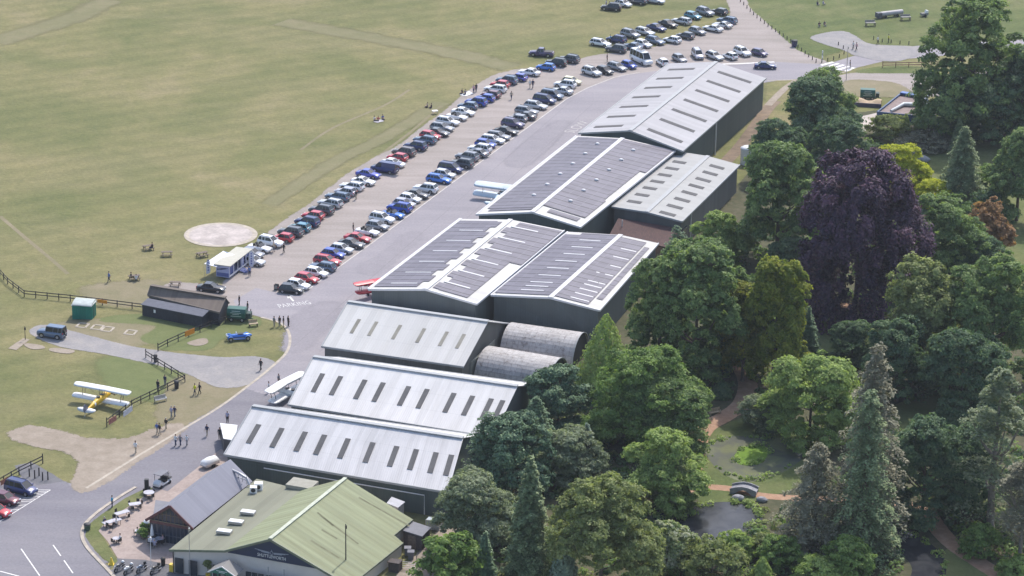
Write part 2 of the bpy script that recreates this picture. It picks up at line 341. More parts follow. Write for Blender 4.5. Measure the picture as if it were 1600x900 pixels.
# patio, verge
area('verge', [(136, 822), (160, 803), (195, 779), (226, 764), (240, 762), (222, 778), (188, 800), (160, 822), (154, 830), (163, 842), (178, 868), (184, 876), (178, 884), (160, 872), (142, 852), (133, 838)], Z4, M_lawn, smooth=False)
area('patio', [(160, 822), (188, 800), (222, 778), (240, 762), (262, 768), (345, 702), (375, 715), (330, 790), (300, 870), (272, 884), (226, 875), (184, 873), (168, 846), (154, 830)], Z5, M_pave, smooth=False)
strip('verge_kerb', [(212, 762), (195, 772), (172, 787), (150, 803), (133, 820), (128, 836), (134, 853), (150, 872), (170, 893), (190, 915)], 0.45, Z3, M_kerb, h=0.1)
strip('road_edging', [(135, 763), (215, 713), (275, 677), (340, 638), (392, 600), (425, 573), (446, 553), (453, 535), (450, 517), (436, 504), (408, 496)], 0.42, Z4, M_kerb, feather=0)
strip('apron_line', [(470, 461), (580, 381), (700, 291), (795, 221), (885, 155), (917, 138), (960, 121), (1000, 113)], 0.2, Z5, mat('worn_line_paint', (0.55, 0.52, 0.5), 0.85, var=0.25, scale=2), smooth=False, feather=0)
strip('apron_line', [(1088, 101), (1150, 100), (1210, 97)], 0.15, Z5, M_white, smooth=False)
strip('road_edging', [(1199, 126), (1245, 125), (1275, 124), (1330, 110)], 0.4, Z4, M_kerb, feather=0)
# parking word, arrow, stop word, centre lines, zebra
def lines(name, segs, wd, z=Z6, m=None):
    mb = MB(); _lay[0] += 1; z = 0.003+_lay[0]*0.0012
    for (a, b) in segs:
        p, q = at(*a), at(*b); d = (q-p).normalized(); s_ = Vector((-d.y, d.x, 0))*wd/2
        mb.poly([Vector((v.x, v.y, z)) for v in (p-s_, q-s_, q+s_, p+s_)])
    o = mb.build(name, m or M_white); o['kind'] = 'structure'; return o
def flat_text(name, s, px, py, ang, size, m, sx=1.0, z=Z6, kind=True):
    _lay[0] += 1; z = 0.003+_lay[0]*0.0012
    c = bpy.data.curves.new(name, 'FONT'); c.body = s; c.size = size; c.align_x = 'CENTER'; c.align_y = 'CENTER'
    o = bpy.data.objects.new(name, c); COL.objects.link(o)
    me = bpy.data.meshes.new_from_object(o.evaluated_get(bpy.context.evaluated_depsgraph_get())); bpy.data.objects.remove(o)
    me.name = name; me.materials.clear(); me.materials.append(m); n = bpy.data.objects.new(name, me); COL.objects.link(n)
    p = at(px, py); n.location = (p.x, p.y, z); n.rotation_euler = (0, 0, ang); n.scale = (sx, 1, 1)
    if kind: n['kind'] = 'structure'
    return n
bpy.context.view_layer.update()
flat_text('parking_marking', 'PARKING', 460, 476, R(22), 2.3, mat('broken_paint', (0.6, 0.58, 0.58), 0.9, var=0.3, scale=5), 0.56)
flat_text('slow_marking', 'SLOW', 902, 199, R(66), 3.0, mat('worn_paint', (0.46, 0.43, 0.43), 0.9, var=0.25, scale=4), 0.95)
lines('arrow_marking', [((458.5, 471), (451, 462)), ((450.5, 466.5), (451, 461.5)), ((457, 463.2), (450, 461.6))], 0.3)
lines('centre_line', [((33, 858), (62, 900)), ((83, 852), (95, 869)), ((100, 876), (114, 896))], 0.16)
lines('road_line', [((0, 893), (30, 901))], 0.2)
lines('bay_line', [((0, 815), (79, 766)), ((54, 766), (79, 766)), ((49, 769), (75, 768)), ((41, 776), (67, 773)), ((31, 782), (57, 780)), ((45, 773), (72, 770)), ((36, 779), (62, 776)), ((26, 785), (52, 783)), ((15, 792), (42, 789)), ((5, 799), (30, 796))], 0.13)
zs = [((1283+i*9.5, 102.5+i*2.2), (1302+i*8.2, 97.2+i*2.2)) for i in range(5)]
lines('zebra_crossing', zs, 0.75); lines('give_way_line', [((1285, 116), (1318, 106))], 0.5)
# compass circle
cc = at(345, 367); circ = []
_lay[0] += 1; mb = MB(); mb.poly([(cc.x+5.75*math.cos(t*math.pi/32), cc.y+5.75*math.sin(t*math.pi/32), 0.003+_lay[0]*0.0012) for t in range(64)])
g_ = mb.build('concrete_circle', worn_mat('circle_concrete', (0.33, 0.285, 0.265), (0.42, 0.37, 0.345), (0.58, 0.51, 0.48), 0.4, edge=False)); g_['kind'] = 'structure'
strip('circle_rim', [(cc.x+5.75*math.cos(t*math.pi/24), cc.y+5.75*math.sin(t*math.pi/24)) for t in range(49)], 0.35, Z4, M_kerb, smooth=False, px_in=False)
# pads by the sheds
def ring_pad(x, y, a, b, m=None, skew=0.35):
    p = at(x, y); mb = MB(); ev = Vector((math.cos(R(-12)), math.sin(R(-12)), 0)); nv = Vector((-ev.y, ev.x, 0)); w_ = 0.32
    for c0, c1 in (((-a, -b), (a, -b)), ((a, -b), (a, b)), ((a, b), (-a, b)), ((-a, b), (-a, -b))):
        P0 = p+ev*c0[0]+nv*c0[1]; P1 = p+ev*c1[0]+nv*c1[1]; P0.z = P1.z = 0.03; mb.bar(P0, P1, w_, 0.06)
    o = mb.build('concrete_footing', M_kerb); o['kind'] = 'structure'
for x, y in ((129, 508.5), (152, 511.5), (168, 514.5), (204, 519.5)): ring_pad(x, y, 0.75, 0.9)
area('concrete_patch', [(15, 545), (38, 529), (44, 531), (24, 547)], Z2, M_tan, smooth=False, feather=0.4)
area('concrete_patch', [(40, 538), (60, 540), (68, 544), (50, 545)], Z2, M_tan, feather=0.4)
area('concrete_patch', [(82, 545), (112, 548), (108, 552), (84, 549)], Z2, M_tan, feather=0.5)
area('concrete_patch', [(296, 536), (318, 530), (322, 536), (308, 540)], Z2, M_tan, feather=0.5)
# north east roads
area('gravel_spur', [(1270, 60), (1310, 50), (1330, 55), (1360, 70), (1440, 76), (1400, 95), (1345, 88), (1320, 78)], Z2, M_tar2, feather=1.0)
area('side_road', [(1300, 128), (1330, 116), (1400, 115), (1480, 118), (1600, 110), (1640, 130), (1460, 150), (1400, 136), (1350, 130)], Z2, M_grav, feather=1.0)
area('bank_grass', [(1340, 113), (1380, 105), (1440, 106), (1450, 113), (1400, 114)], Z1, M_lawn, feather=1)
area('yard_grass', [(1325, 128), (1390, 130), (1415, 142), (1400, 150), (1330, 148)], Z1, M_dry, feather=1.5)
strip('hangar_path', [(1125, 262), (1160, 225), (1198, 172), (1212, 158)], 2.2, Z2, M_earth)
strip('foot_path', [(1200, 165), (1225, 140), (1245, 126)], 1.2, Z3, M_tan)
area('yard_earth', [(1040, 400), (1085, 380), (1130, 330), (1150, 320), (1120, 390), (1060, 420)], Z2, M_tan, feather=1.5)
# garden ground
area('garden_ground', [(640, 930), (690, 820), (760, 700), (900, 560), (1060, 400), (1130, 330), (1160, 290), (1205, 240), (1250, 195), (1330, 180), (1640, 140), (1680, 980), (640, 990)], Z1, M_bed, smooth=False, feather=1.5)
area('garden_lawn', [(1340, 235), (1420, 215), (1480, 222), (1560, 225), (1620, 250), (1610, 330), (1600, 470), (1560, 400), (1480, 340), (1430, 320), (1400, 270)], Z2, M_lawn, feather=1)
area('garden_lawn', [(1230, 480), (1290, 470), (1330, 500), (1300, 560), (1270, 600), (1240, 560)], Z2, M_lawn, feather=1)
area('garden_lawn', [(1390, 640), (1500, 620), (1520, 690), (1400, 690)], Z2, M_green, feather=1)
area('garden_lawn', [(1100, 690), (1150, 660), (1200, 650), (1260, 680), (1280, 730), (1240, 760), (1140, 790), (1095, 780), (1085, 730)], Z2, M_lawn, feather=1)
area('garden_lawn', [(1470, 905), (1480, 860), (1520, 870), (1570, 900), (1560, 930), (1470, 930)], Z2, M_green, feather=0.5)
strip('garden_path', [(1150, 560), (1168, 598), (1160, 630), (1135, 650), (1104, 668), (1090, 690), (1082, 730), (1078, 760), (1040, 772), (1005, 782)], 2.6, Z3, M_red)
strip('garden_path', [(1060, 768), (1100, 762), (1145, 765), (1190, 775), (1260, 780), (1370, 785), (1430, 790)], 1.5, Z4, M_red)
strip('garden_path', [(1440, 790), (1470, 832), (1495, 856), (1530, 880), (1570, 905)], 2.4, Z3, M_red)
strip('garden_path', [(1340, 480), (1270, 470), (1240, 430)], 2.2, Z3, M_red)
strip('garden_path', [(1410, 215), (1450, 228), (1490, 225)], 1.6, Z3, M_tan)
area('pond', [(1105, 700), (1130, 686), (1165, 684), (1200, 686), (1240, 690), (1250, 715), (1210, 742), (1170, 752), (1140, 744), (1118, 726)], Z4, M_pond, feather=0.4)
area('pond_island', [(1150, 716), (1158, 703), (1180, 698), (1198, 702), (1190, 722), (1170, 727), (1156, 725)], Z5, worn_mat('bright_turf', (0.11, 0.19, 0.025), (0.14, 0.235, 0.03), (0.17, 0.26, 0.045), 0.5), feather=0.4)
area('lower_pond', [(1025, 808), (1045, 797), (1085, 791), (1130, 787), (1165, 790), (1185, 800), (1180, 820), (1130, 840), (1085, 850), (1060, 830)], Z4, M_dpond, feather=0.4)
area('stream', [(1330, 815), (1370, 820), (1410, 832), (1445, 848), (1470, 872), (1472, 900), (1455, 925), (1420, 925), (1430, 890), (1410, 865), (1370, 845), (1335, 830)], Z4, M_dpond, feather=0.4)
area('service_track', [(625, 905), (650, 875), (680, 842), (700, 822), (712, 826), (690, 860), (672, 905)], Z2, M_tan, feather=1)
# ---------------------------------------------------------------- hangars
def sheet_mat(name, col, var=0.06, rib=3.2, rough=0.72, dirt=(0.5, 0.48, 0.45), dirt_amt=0.3, bumpk=0.25, metal=0.0, hor=False):
    """profiled metal sheeting: u runs along the eave in metres, v up the slope"""
    g = G(name); uv = g.uv(); sx = g.N('SeparateXYZ'); g.L(uv, sx.inputs[0]); U, V = sx.outputs[0], sx.outputs[1]
    if hor: U, V = V, U
    lo = g.noise(g.scalevec(uv, (0.9, 0.06, 1) if not hor else (0.06, .9, 1)), 1.0, 5, 0.2, 0.65); pan = g.noise(g.scalevec(g.pos(), (0.09, 0.09, 0.09)), 1.0, 3)
    sheet = g.N('TexWhiteNoise', noise_dimensions='1D'); g.L(g.math('FLOOR', g.math('MULTIPLY', U, 0.95)), sheet.inputs['W'])
    c = g.mix(g.math('MULTIPLY', g.ramp(lo, [(0.45, (0, 0, 0)), (0.75, (1, 1, 1))]), dirt_amt), col, dirt)
    c = g.mix(1.0, c, g.ramp(sheet.outputs['Value'], [(0.0, (1-var,)*3), (1.0, (1+var,)*3)]), 'MULTIPLY')
    c = g.mix(1.0, c, g.ramp(pan, [(0.3, (1-var,)*3), (0.7, (1+var,)*3)]), 'MULTIPLY')
    lap = g.math('PINGPONG', V, 1.6); c = g.mix(g.math('MULTIPLY', g.math('LESS_THAN', lap, 0.05), 0.12), c, (0.2, 0.2, 0.2))
    g.base(c); g.b.inputs['Roughness'].default_value = rough; g.b.inputs['Metallic'].default_value = metal; g.b.inputs['Specular IOR Level'].default_value = 0.2
    h = g.math('SINE', g.math('MULTIPLY', U, 2*math.pi*rib)); g.bump(h, bumpk, 0.03); return g.m
def solar_mat():
    g = G('solar_glass'); uv = g.uv(); sx = g.N('SeparateXYZ'); g.L(uv, sx.inputs[0])
    fu = g.math('FRACT', g.math('DIVIDE', sx.outputs[0], 1.0)); fv = g.math('FRACT', g.math('DIVIDE', sx.outputs[1], 1.65))
    e = g.math('MAXIMUM', g.math('LESS_THAN', fu, 0.07), g.math('LESS_THAN', fv, 0.045))
    cell = g.N('TexWhiteNoise', noise_dimensions='2D'); cv = g.N('CombineXYZ'); g.L(g.math('FLOOR', sx.outputs[0]), cv.inputs[0]); g.L(g.math('FLOOR', g.math('DIVIDE', sx.outputs[1], 1.65)), cv.inputs[1]); g.L(cv.outputs[0], cell.inputs['Vector'])
    c = g.ramp(cell.outputs['Value'], [(0, (0.145, 0.135, 0.165)), (1, (0.185, 0.173, 0.21))])
    row = g.math('LESS_THAN', g.math('FRACT', g.math('DIVIDE', sx.outputs[0], 2.1)), 0.13)  # gaps between panel rows, with their shadow lines put into the colour
    c = g.mix(row, c, (0.07, 0.066, 0.08)); e = g.math('MULTIPLY', e, 0.55)
    g.base(g.mix(e, c, (0.24, 0.23, 0.25))); g.b.inputs['Roughness'].default_value = 0.5; g.b.inputs['Specular IOR Level'].default_value = 0.18; return g.m
M_roof_grey = sheet_mat('grey_roof_sheet', (0.41, 0.4, 0.415), 0.06, 3.0, dirt=(0.36, 0.35, 0.36))
M_roof_pale = sheet_mat('pale_roof_sheet', (0.58, 0.565, 0.545), 0.06, 2.5, dirt=(0.5, 0.47, 0.42))
M_roof_zinc = sheet_mat('weathered_zinc_sheet', (0.62, 0.6, 0.6), 0.06, 3.2, dirt=(0.36, 0.345, 0.34), dirt_amt=0.5, bumpk=0.35)
M_roof_zinc2 = sheet_mat('bright_zinc_sheet', (0.66, 0.64, 0.63), 0.05, 3.2, dirt=(0.44, 0.42, 0.39), dirt_amt=0.45)
M_roof_olive = sheet_mat('grey_lean_roof', (0.40, 0.395, 0.385), 0.04, 3.0, dirt=(0.3, 0.29, 0.28))
M_wall_green = sheet_mat('dark_green_cladding', (0.088, 0.112, 0.108), 0.06, 2.5, dirt=(0.09, 0.1, 0.1))
M_wall_grey = sheet_mat('dark_grey_cladding', (0.125, 0.142, 0.144), 0.06, 2.5, dirt=(0.12, 0.125, 0.12))
M_wall_brown = sheet_mat('grey_brown_cladding', (0.15, 0.15, 0.143), 0.07, 2.2, dirt=(0.14, 0.13, 0.12))
M_trim = mat('white_flashing', (0.6, 0.595, 0.61), 0.5, var=0.05)
M_trimg = mat('grey_flashing', (0.34, 0.35, 0.36), 0.5, var=0.05)
M_darktrim = mat('dark_trim', (0.045, 0.055, 0.055), 0.6, var=0.1)
M_solar = solar_mat()
M_glassroof = mat('dusty_rooflight', (0.13, 0.127, 0.128), 0.85, spec=0.1, var=0.12, scale=0.8)
M_glassroof2 = mat('yellowed_rooflight', (0.28, 0.265, 0.225), 0.85, spec=0.1, var=0.15, scale=0.6)
M_win = mat('window_glass', (0.03, 0.04, 0.05), 0.08, var=0.0, spec=0.6)
M_pipe = mat('white_pipe', (0.6, 0.6, 0.6), 0.5, var=0.05)
class Slope:
    """roof slope with corners given as near eave, far eave, far ridge, near ridge"""
    def __init__(s, A, B, C, D): s.A, s.B, s.C, s.D = A, B, C, D; s.n = (B-A).cross(D-A).normalized(); s.n = s.n if s.n.z > 0 else -s.n; s.lu = (B-A).length; s.lv = (D-A).length
    def pt(s, u, v, h=0.0): return (s.A*(1-u)+s.B*u)*(1-v)+(s.D*(1-u)+s.C*u)*v + s.n*h
    def patch(s, mb, u0, u1, v0, v1, h0, h1, m=0, side=None):
        q = [(u0, v0), (u1, v0), (u1, v1), (u0, v1)]; T = [s.pt(*c, h1) for c in q]; B = [s.pt(*c, h0) for c in q]; uv = [(c[0]*s.lu, c[1]*s.lv) for c in q]
        if (T[1]-T[0]).cross(T[3]-T[0]).dot(s.n) < 0: T = T[::-1]; B = B[::-1]; uv = uv[::-1]
        mb.poly(T, m, uv)
        for i in range(4): mb.poly([B[i], B[(i+1) % 4], T[(i+1) % 4], T[i]], m if side is None else side)
def gable(name, label, NL, RN, NR, FR, RF, FL, mats, trim=None, inset=0.35, base_z=0.0, cat='hangar', fascia=True):
    """gabled shed: eave and ridge corners in world space"""
    roofm, wallm = mats; c = (NL+NR+FR+FL)/4
    t = thing(name, label, cat, (c.x, c.y, base_z))
    cx = Vector((c.x, c.y, 0))
    def ins(p): d = Vector((cx.x-p.x, cx.y-p.y, 0)); e = (NR-NL); e.z = 0; e.normalize(); f = (FL-NL); f.z = 0; f.normalize(); return p + e*inset*(1 if d.dot(e) > 0 else -1) + f*inset*(1 if d.dot(f) > 0 else -1)
    mb = MB(); k = 0.1
    a, b, d, e = ins(NL), ins(NR), ins(FR), ins(FL); rn = RN + (FL-NL).normalized()*inset; rf = RF - (FL-NL).normalized()*inset
    dn = Vector((0, 0, -k))
    def wall(P, Q, top):
        L = (Q-P).length; pts = [Vector((P.x, P.y, base_z)), Vector((Q.x, Q.y, base_z))] + [x+dn for x in top]
        dr = (Q-P); dr.z = 0; dr.normalize(); mb.poly(pts, 0, [((x-P).dot(dr), x.z) for x in pts])
    wall(a, b, [b, rn, a]); wall(b, d, [d, b]); wall(d, e, [e, rf, d]); wall(e, a, [a, e])
    mb.build('wall', wallm, t, True)
    mb = MB(); sl = Slope(NL, FL, RF, RN); sr = Slope(NR, FR, RF, RN)
    for s_ in (sl, sr): s_.patch(mb, 0, 1, 0, 1, -0.12, 0.0, 0, 1)
    mb.build('roof', [roofm, trim or roofm], t, True)
    mb = MB(); mb.bar(RN+Vector((0, 0, 0.06)), RF+Vector((0, 0, 0.06)), 0.75, 0.12); mb.build('ridge_cap', trim or M_trimg, t, True)
    if fascia:
        mb = MB()
        for P, Q in ((NL, RN), (RN, NR), (NR, FR), (NL, FL)): mb.bar(P+Vector((0, 0, -0.07)), Q+Vector((0, 0, -0.07)), 0.2, 0.3)
        mb.build('verge_trim', trim or M_trimg, t, True)
    return t, sl, sr
def pts(z, *q): return [at(x, y, z) for x, y in q]
# far grey hangar
NL, NR, FR, FL = pts(6.3, (904, 208), (1067, 236), (1197, 122), (1045, 99)); RN, RF = pts(8.4, (985, 204), (1119, 96.5))
t, sl, sr = gable('hangar', 'large dark green hangar with plain grey roof and seven dark slits per slope', NL, RN, NR, FR, RF, FL, (M_roof_grey, M_wall_green), M_trimg)
for s_, fl in ((sl, 0), (sr, 1)):
    for i in range(7):
        mb = MB(); u = 0.075+i*0.137; v0, v1 = (0.17, 0.72) if fl == 0 else (0.14, 0.80)
        s_.patch(mb, u-0.012, u+0.012, v0, v1, 0.0, 0.05); mb.build('rooflight', M_glassroof, t, True)
mb = MB(); q = NR*0.62+FR*0.38; mb.tube([(q.x+0.05, q.y-0.1, 0), (q.x+0.05, q.y-0.1, 6.1)], 0.12); mb.build('downpipe', M_pipe, t, True)
# three solar hangars
def solar(s_, t, rects, extra=None, h=0.12):
    mb = MB()
    for u0, u1, v0, v1 in rects: s_.patch(mb, u0, u1, v0, v1, 0.05, h)
    mb.build('solar_array', [M_solar], t, True)
NL, NR, FR, FL = pts(6.0, (744, 335), (907, 355), (1056, 235), (900, 212)); RN, RF = pts(7.4, (832, 331.5), (973, 216))
t2, sl, sr = gable('hangar', 'dark green hangar roofed with solar panels and small white vents, beside the grey lean-to', NL, RN, NR, FR, RF, FL, (M_roof_pale, M_wall_green), M_trim)
solar(sl, t2, [(0.06, 0.98, 0.09, 0.97), (0.03, 0.055, 0.16, 0.93)])
solar(sr, t2, [(0.09, 0.30, 0.10, 0.97), (0.30, 0.68, 0.14, 0.97), (0.68, 0.985, 0.03, 0.97), (0.04, 0.075, 0.16, 0.78)])
for s_, vv in ((sl, 0.66), (sr, 0.62)):
    for i in range(6):
        mb = MB(); u = (0.21 if s_ is sl else 0.2)+i*0.137; mb.ball(s_.pt(u, vv, 0.2), (0.42, 0.42, 0.22)); mb.build('roof_vent', M_trim, t2, True)
NL, NR, FR, FL = pts(6.0, (576, 452), (745, 475), (882, 360), (720, 342)); RN, RF = pts(7.3, (665, 452), (798, 343))
t3, sl, sr = gable('hangar', 'dark grey hangar with toothed solar strips, wide white ridge and red aircraft at its corner', NL, RN, NR, FR, RF, FL, (M_roof_pale, M_wall_grey), M_trim)
def strips(s_, t, L, w_=0.008):
    for u, v0, v1 in L:
        mb = MB(); s_.patch(mb, u-w_/2, u+w_/2, v0, v1, 0.06, 0.16); mb.build('rooflight', M_trim, t, True)
rect = [(0.03, 0.965, 0.05, 0.80)]; u = 0.035
for i in range(12):
    if i % 2: rect.append((u-0.01, u+0.066, 0.80, 0.90))
    u += 0.0775
solar(sl, t3, rect); strips(sl, t3, [(0.07+i*0.15, 0.28, 0.74) for i in range(6)])
rect = [(0.03, 0.98, 0.28, 0.80), (0.03, 0.98, 0.24, 0.28), (0.5, 0.98, 0.02, 0.24)]; u = 0.035
for i in range(12):
    if i % 2 == 0: rect.append((u, u+0.07, 0.80, 0.92))
    u += 0.0785
solar(sr, t3, rect); strips(sr, t3, [(0.125+i*0.157, 0.36, 0.86) for i in range(6)], 0.010)
mb = MB(); mb.bar(NL+Vector((0, 0, 0.05)), FL+Vector((0, 0, 0.05)), 0.55, 0.14); mb.build('gutter', M_trim, t3, True)
NL, NR, FR, FL = pts(5.9, (767, 461), (937, 485), (1029, 380), (887, 362)); RN, RF = pts(7.1, (860, 465), (970, 367))
t4, sl, sr = gable('hangar', 'dark grey hangar with solar panels and thin white bars, half behind the tall trees', NL, RN, NR, FR, RF, FL, (M_roof_pale, M_wall_grey), M_trim)
solar(sl, t4, [(0.03, 0.95, 0.03, 0.955), (0.95, 0.985, 0.3, 0.955)]); strips(sl, t4, [(0.085+i*0.06 if i < 3 else 0.2+(i-2)*0.112, 0.40, 0.78) for i in range(9)], 0.010)
solar(sr, t4, [(0.03, 0.965, 0.27, 0.955), (0.12, 0.9, 0.10, 0.225)]); strips(sr, t4, [(0.06+i*0.065 if i < 4 else 0.31+(i-4)*0.125, 0.30, 0.68) for i in range(9)], 0.010)
# grey lean-to hall with small rooflights
A, B, C, D = pts(5.2, (956, 323), (1066, 346), (1156, 257.5), (1057, 236)); m0 = (A+B)/2+Vector((0, 0, 0.35)); m1 = (C+D)/2+Vector((0, 0, 0.35))
t5, sl, sr = gable('workshop', 'low grey workshop with flat pale roof dotted with short dark rooflights', A, m0, B, C, m1, D, (M_roof_olive, M_wall_brown), M_trimg)
for s_, v0, v1, uo in ((sl, 0.22, 0.62, 0.12), (sr, 0.28, 0.72, 0.05)):
    for i in range(7 if s_ is sl else 8):
        mb = MB(); u = uo+i*0.118; s_.patch(mb, u-0.018, u+0.018, v0, v1, 0.0, 0.05); mb.build('rooflight', M_glassroof, t5, True)
q = B*0.85+C*0.15; mb = MB(); mb.tube([(q.x+0.0, q.y-0.1, 0), (q.x, q.y-0.1, 5.0)], 0.1); mb.build('downpipe', M_pipe, t5, True)
q = B*0.93+C*0.07; e_ = (C-B).normalized(); mb = MB(); mb.box((q.x-0.3, q.y, 1.7), (0.3, 2.6, 3.2), rz=math.atan2(e_.y, e_.x)-math.pi/2); mb.build('doorway', M_win, t5, True)
mb = MB(); q = NR*0.0+at(946, 345, 3.2); mb.box((q.x, q.y, 3.2), (0.12, 4.5, 2.4), rz=R(-21)); 
# brick tiled lean-to
g = G('brown_tiles'); uv = g.uv(); br = g.N('TexBrick', i_Scale=1.0); br.inputs['Brick Width'].default_value = 0.35; br.inputs['Row Height'].default_value = 0.3; br.inputs['Mortar Size'].default_value = 0.025
br.inputs['Color1'].default_value = (0.12, 0.058, 0.05, 1); br.inputs['Color2'].default_value = (0.085, 0.043, 0.04, 1); br.inputs['Mortar'].default_value = (0.05, 0.035, 0.035, 1); g.L(uv, br.inputs[0]); g.base(br.outputs[0]); g.b.inputs['Roughness'].default_value = 0.85; M_tiles = g.m
T0, T1 = pts(3.9, (966, 341), (1064, 357)); E0, E1 = pts(2.6, (952, 367), (1050, 388))
t6 = thing('annexe', 'single storey annexe with reddish brown tiled roof against the low workshop', 'annexe', (T0+E1)/2*1.0)
t6.location.z = 0; mb = MB(); s_ = Slope(E0, E1, T1, T0); s_.patch(mb, 0, 1, 0, 1, -0.15, 0.0); mb.build('roof', M_tiles, t6, True)
mb = MB(); z0 = Vector((0, 0, 0)); fl = lambda p: Vector((p.x, p.y, 0))
i0, i1 = E0.lerp(T0, 0.06), E1.lerp(T1, 0.06); i0.z -= .2; i1.z -= .2; k0, k1 = T0.lerp(E0, .04), T1.lerp(E1, .04); k0.z -= .2; k1.z -= .2
for P, Q in ((i0, i1), (i1, k1), (k1, k0), (k0, i0)): mb.poly([fl(P), fl(Q), Q, P], 0, [(0, 0), ((Q-P).length, 0), ((Q-P).length, 3), (0, 3)])
mb.build('wall', mat('annexe_brick', (0.25, 0.15, 0.11), 0.9, scale=3), t6, True)
mb = MB(); q = s_.pt(0.12, 0.6); mb.tube([q, q+Vector((0, 0, 1.1))], 0.09); mb.build('flue', M_pipe, t6, True)
# three zinc hangars across
def zinc(label, TL, TR, BL, BR, he, rise, roofm, lights, lm, wm, far=0.95, lv=(0.42, 0.85), lw=0.011):
    RN, RF = pts(he+rise, TL, TR); NL, FL = pts(he, BL, BR)      # near eave runs left-right here
    d0 = (RN-NL); d1 = (RF-FL); d0.z = d1.z = 0
    oL = RN+d0*far; oR = RF+d1*far; oL.z = oR.z = he
    # gable() wants the 'near' end first: use the left gable as its near end
    t, sl, sr = gable('hangar', label, oL, RN, NL, FL, RF, oR, (roofm, wm), M_trimg)
    for u in lights:
        mb = MB(); sr.patch(mb, u-lw, u+lw, lv[0], lv[1], 0.0, 0.06); mb.build('rooflight', lm, t, True)
    return t, sl, sr, NL, FL
tA, slA, srA, a0, a1 = zinc('white roofed hangar with six yellowed rooflights, next to the two round huts', (544, 471), (763, 502), (502.5, 541), (724.5, 573), 4.0, 3.6, M_roof_pale, [0.145, 0.27, 0.44, 0.61, 0.77, 0.89], M_glassroof2, M_wall_brown, 0.92, (0.35, 0.66), 0.012)
tB, slB, srB, b0, b1 = zinc('silver roofed hangar with ten dark rooflights, behind the white parked biplane', (490, 557), (809, 603), (450, 632), (771, 683), 4.0, 3.6, M_roof_zinc2, [0.085, 0.175, 0.295, 0.385, 0.51, 0.60, 0.73, 0.82, 0.91, 0.965], M_glassroof, M_wall_grey, 0.95, (0.31, 0.69), 0.012)
tC, slC, srC, c0, c1 = zinc('streaky zinc roofed hangar with ten rooflights, directly behind the slate and green cafe', (395, 634), (724, 684), (350, 710), (700, 769), 4.0, 3.6, M_roof_zinc, [0.075, 0.185, 0.295, 0.385, 0.495, 0.61, 0.72, 0.81, 0.90, 0.97], M_glassroof, M_wall_green, 0.95, (0.28, 0.66), 0.012)
for t, p, q, zt in ((tB, b0, b1, 3.2), (tC, c0, c1, 3.1)):
    mb = MB(); dv = (q-p).normalized(); off = Vector((dv.y, -dv.x, 0))*0.25
    P = p+dv*6+off; Q = p+dv*(q-p).length*0.9+off; P.z = Q.z = zt; mb.tube([P, Q, Q-off*0.3+Vector((0, 0, -2.8))], 0.08); mb.build('downpipe', M_pipe, t, True)
# curved roof huts
g = G('weathered_corrugated'); uv = g.uv(); n1 = g.noise(g.pos(), 1.6, 6, 0.4, 0.7); n2 = g.noise(g.pos(), 0.35, 4)
br = g.N('TexBrick', i_Scale=1.0); br.inputs['Brick Width'].default_value = 0.9; br.inputs['Row Height'].default_value = 1.9; br.inputs['Mortar Size'].default_value = 0.03; br.inputs['Mortar Smooth'].default_value = 0.6
for k_, v_ in (('Color1', (0.46, 0.44, 0.435, 1)), ('Color2', (0.42, 0.405, 0.40, 1)), ('Mortar', (0.25, 0.225, 0.215, 1))): br.inputs[k_].default_value = v_
g.L(uv, br.inputs[0]); c = g.mix(1.0, br.outputs[0], g.ramp(n1, [(0.34, (0.5, 0.46, 0.44)), (0.46, (0.9, 0.89, 0.89)), (0.7, (1.12, 1.12, 1.12))]), 'MULTIPLY'); c = g.mix(1.0, c, g.ramp(n2, [(0.3, (0.85, 0.84, 0.83)), (0.7, (1.1, 1.1, 1.1))]), 'MULTIPLY'); g.base(c); g.b.inputs['Roughness'].default_value = 0.6
sx = g.N('SeparateXYZ'); g.L(uv, sx.inputs[0]); g.bump(g.math('SINE', g.math('MULTIPLY', sx.outputs[0], 30)), 0.3, 0.03); M_nissen = g.m
def hut(label, axis0, axis1, rad, hgt):
    """axis0/axis1: crown points of the two ends in the photograph"""
    P, Q = at(*axis0, hgt), at(*axis1, hgt); d = (Q-P).normalized(); s_ = Vector((d.y, -d.x, 0)); L = (Q-P).length
    t = thing('curved_hut', label, 'hut', ((P.x+Q.x)/2, (P.y+Q.y)/2, 0)); mb = MB(); n = 20; prof = []
    for i in range(n+1):
        a = math.pi*i/n; prof.append((rad*math.cos(a), hgt*math.sin(a)**0.85 if 0 < i < n else 0.0))
    for i in range(n):
        (y0, z0), (y1, z1) = prof[i], prof[i+1]; q = []
        for base in (P, Q):
            for y, z in ((y0, z0), (y1, z1)): q.append(Vector((base.x, base.y, 0))+s_*y+Vector((0, 0, z)))
        arc0, arc1 = i*rad*math.pi/n, (i+1)*rad*math.pi/n
        mb.poly([q[0], q[1], q[3], q[2]][::-1], 0, [(0, arc0), (0, arc1), (L, arc1), (L, arc0)][::-1], True)
    mb.build('shell', M_nissen, t, True)
    for base, o_ in ((P, 0.3), (Q, -0.3)):
        mb = MB(); c = Vector((base.x, base.y, 0))+d*o_; mb.poly([c+s_*y*0.985+Vector((0, 0, z*0.985)) for y, z in prof])
        mb.build('end_wall', mat('dark_end_boards', (0.035, 0.037, 0.042), 0.8, scale=4), t, True)
    mb = MB(); c = Vector((Q.x, Q.y, 0)); 
    for i in range(n):
        a, b = prof[i], prof[i+1]; mb.bar(c+s_*a[0]+Vector((0, 0, a[1])), c+s_*b[0]+Vector((0, 0, b[1])), 0.18, 0.12)
    mb.build('end_rim', M_trimg, t, True)
    return t, P, Q, d, s_
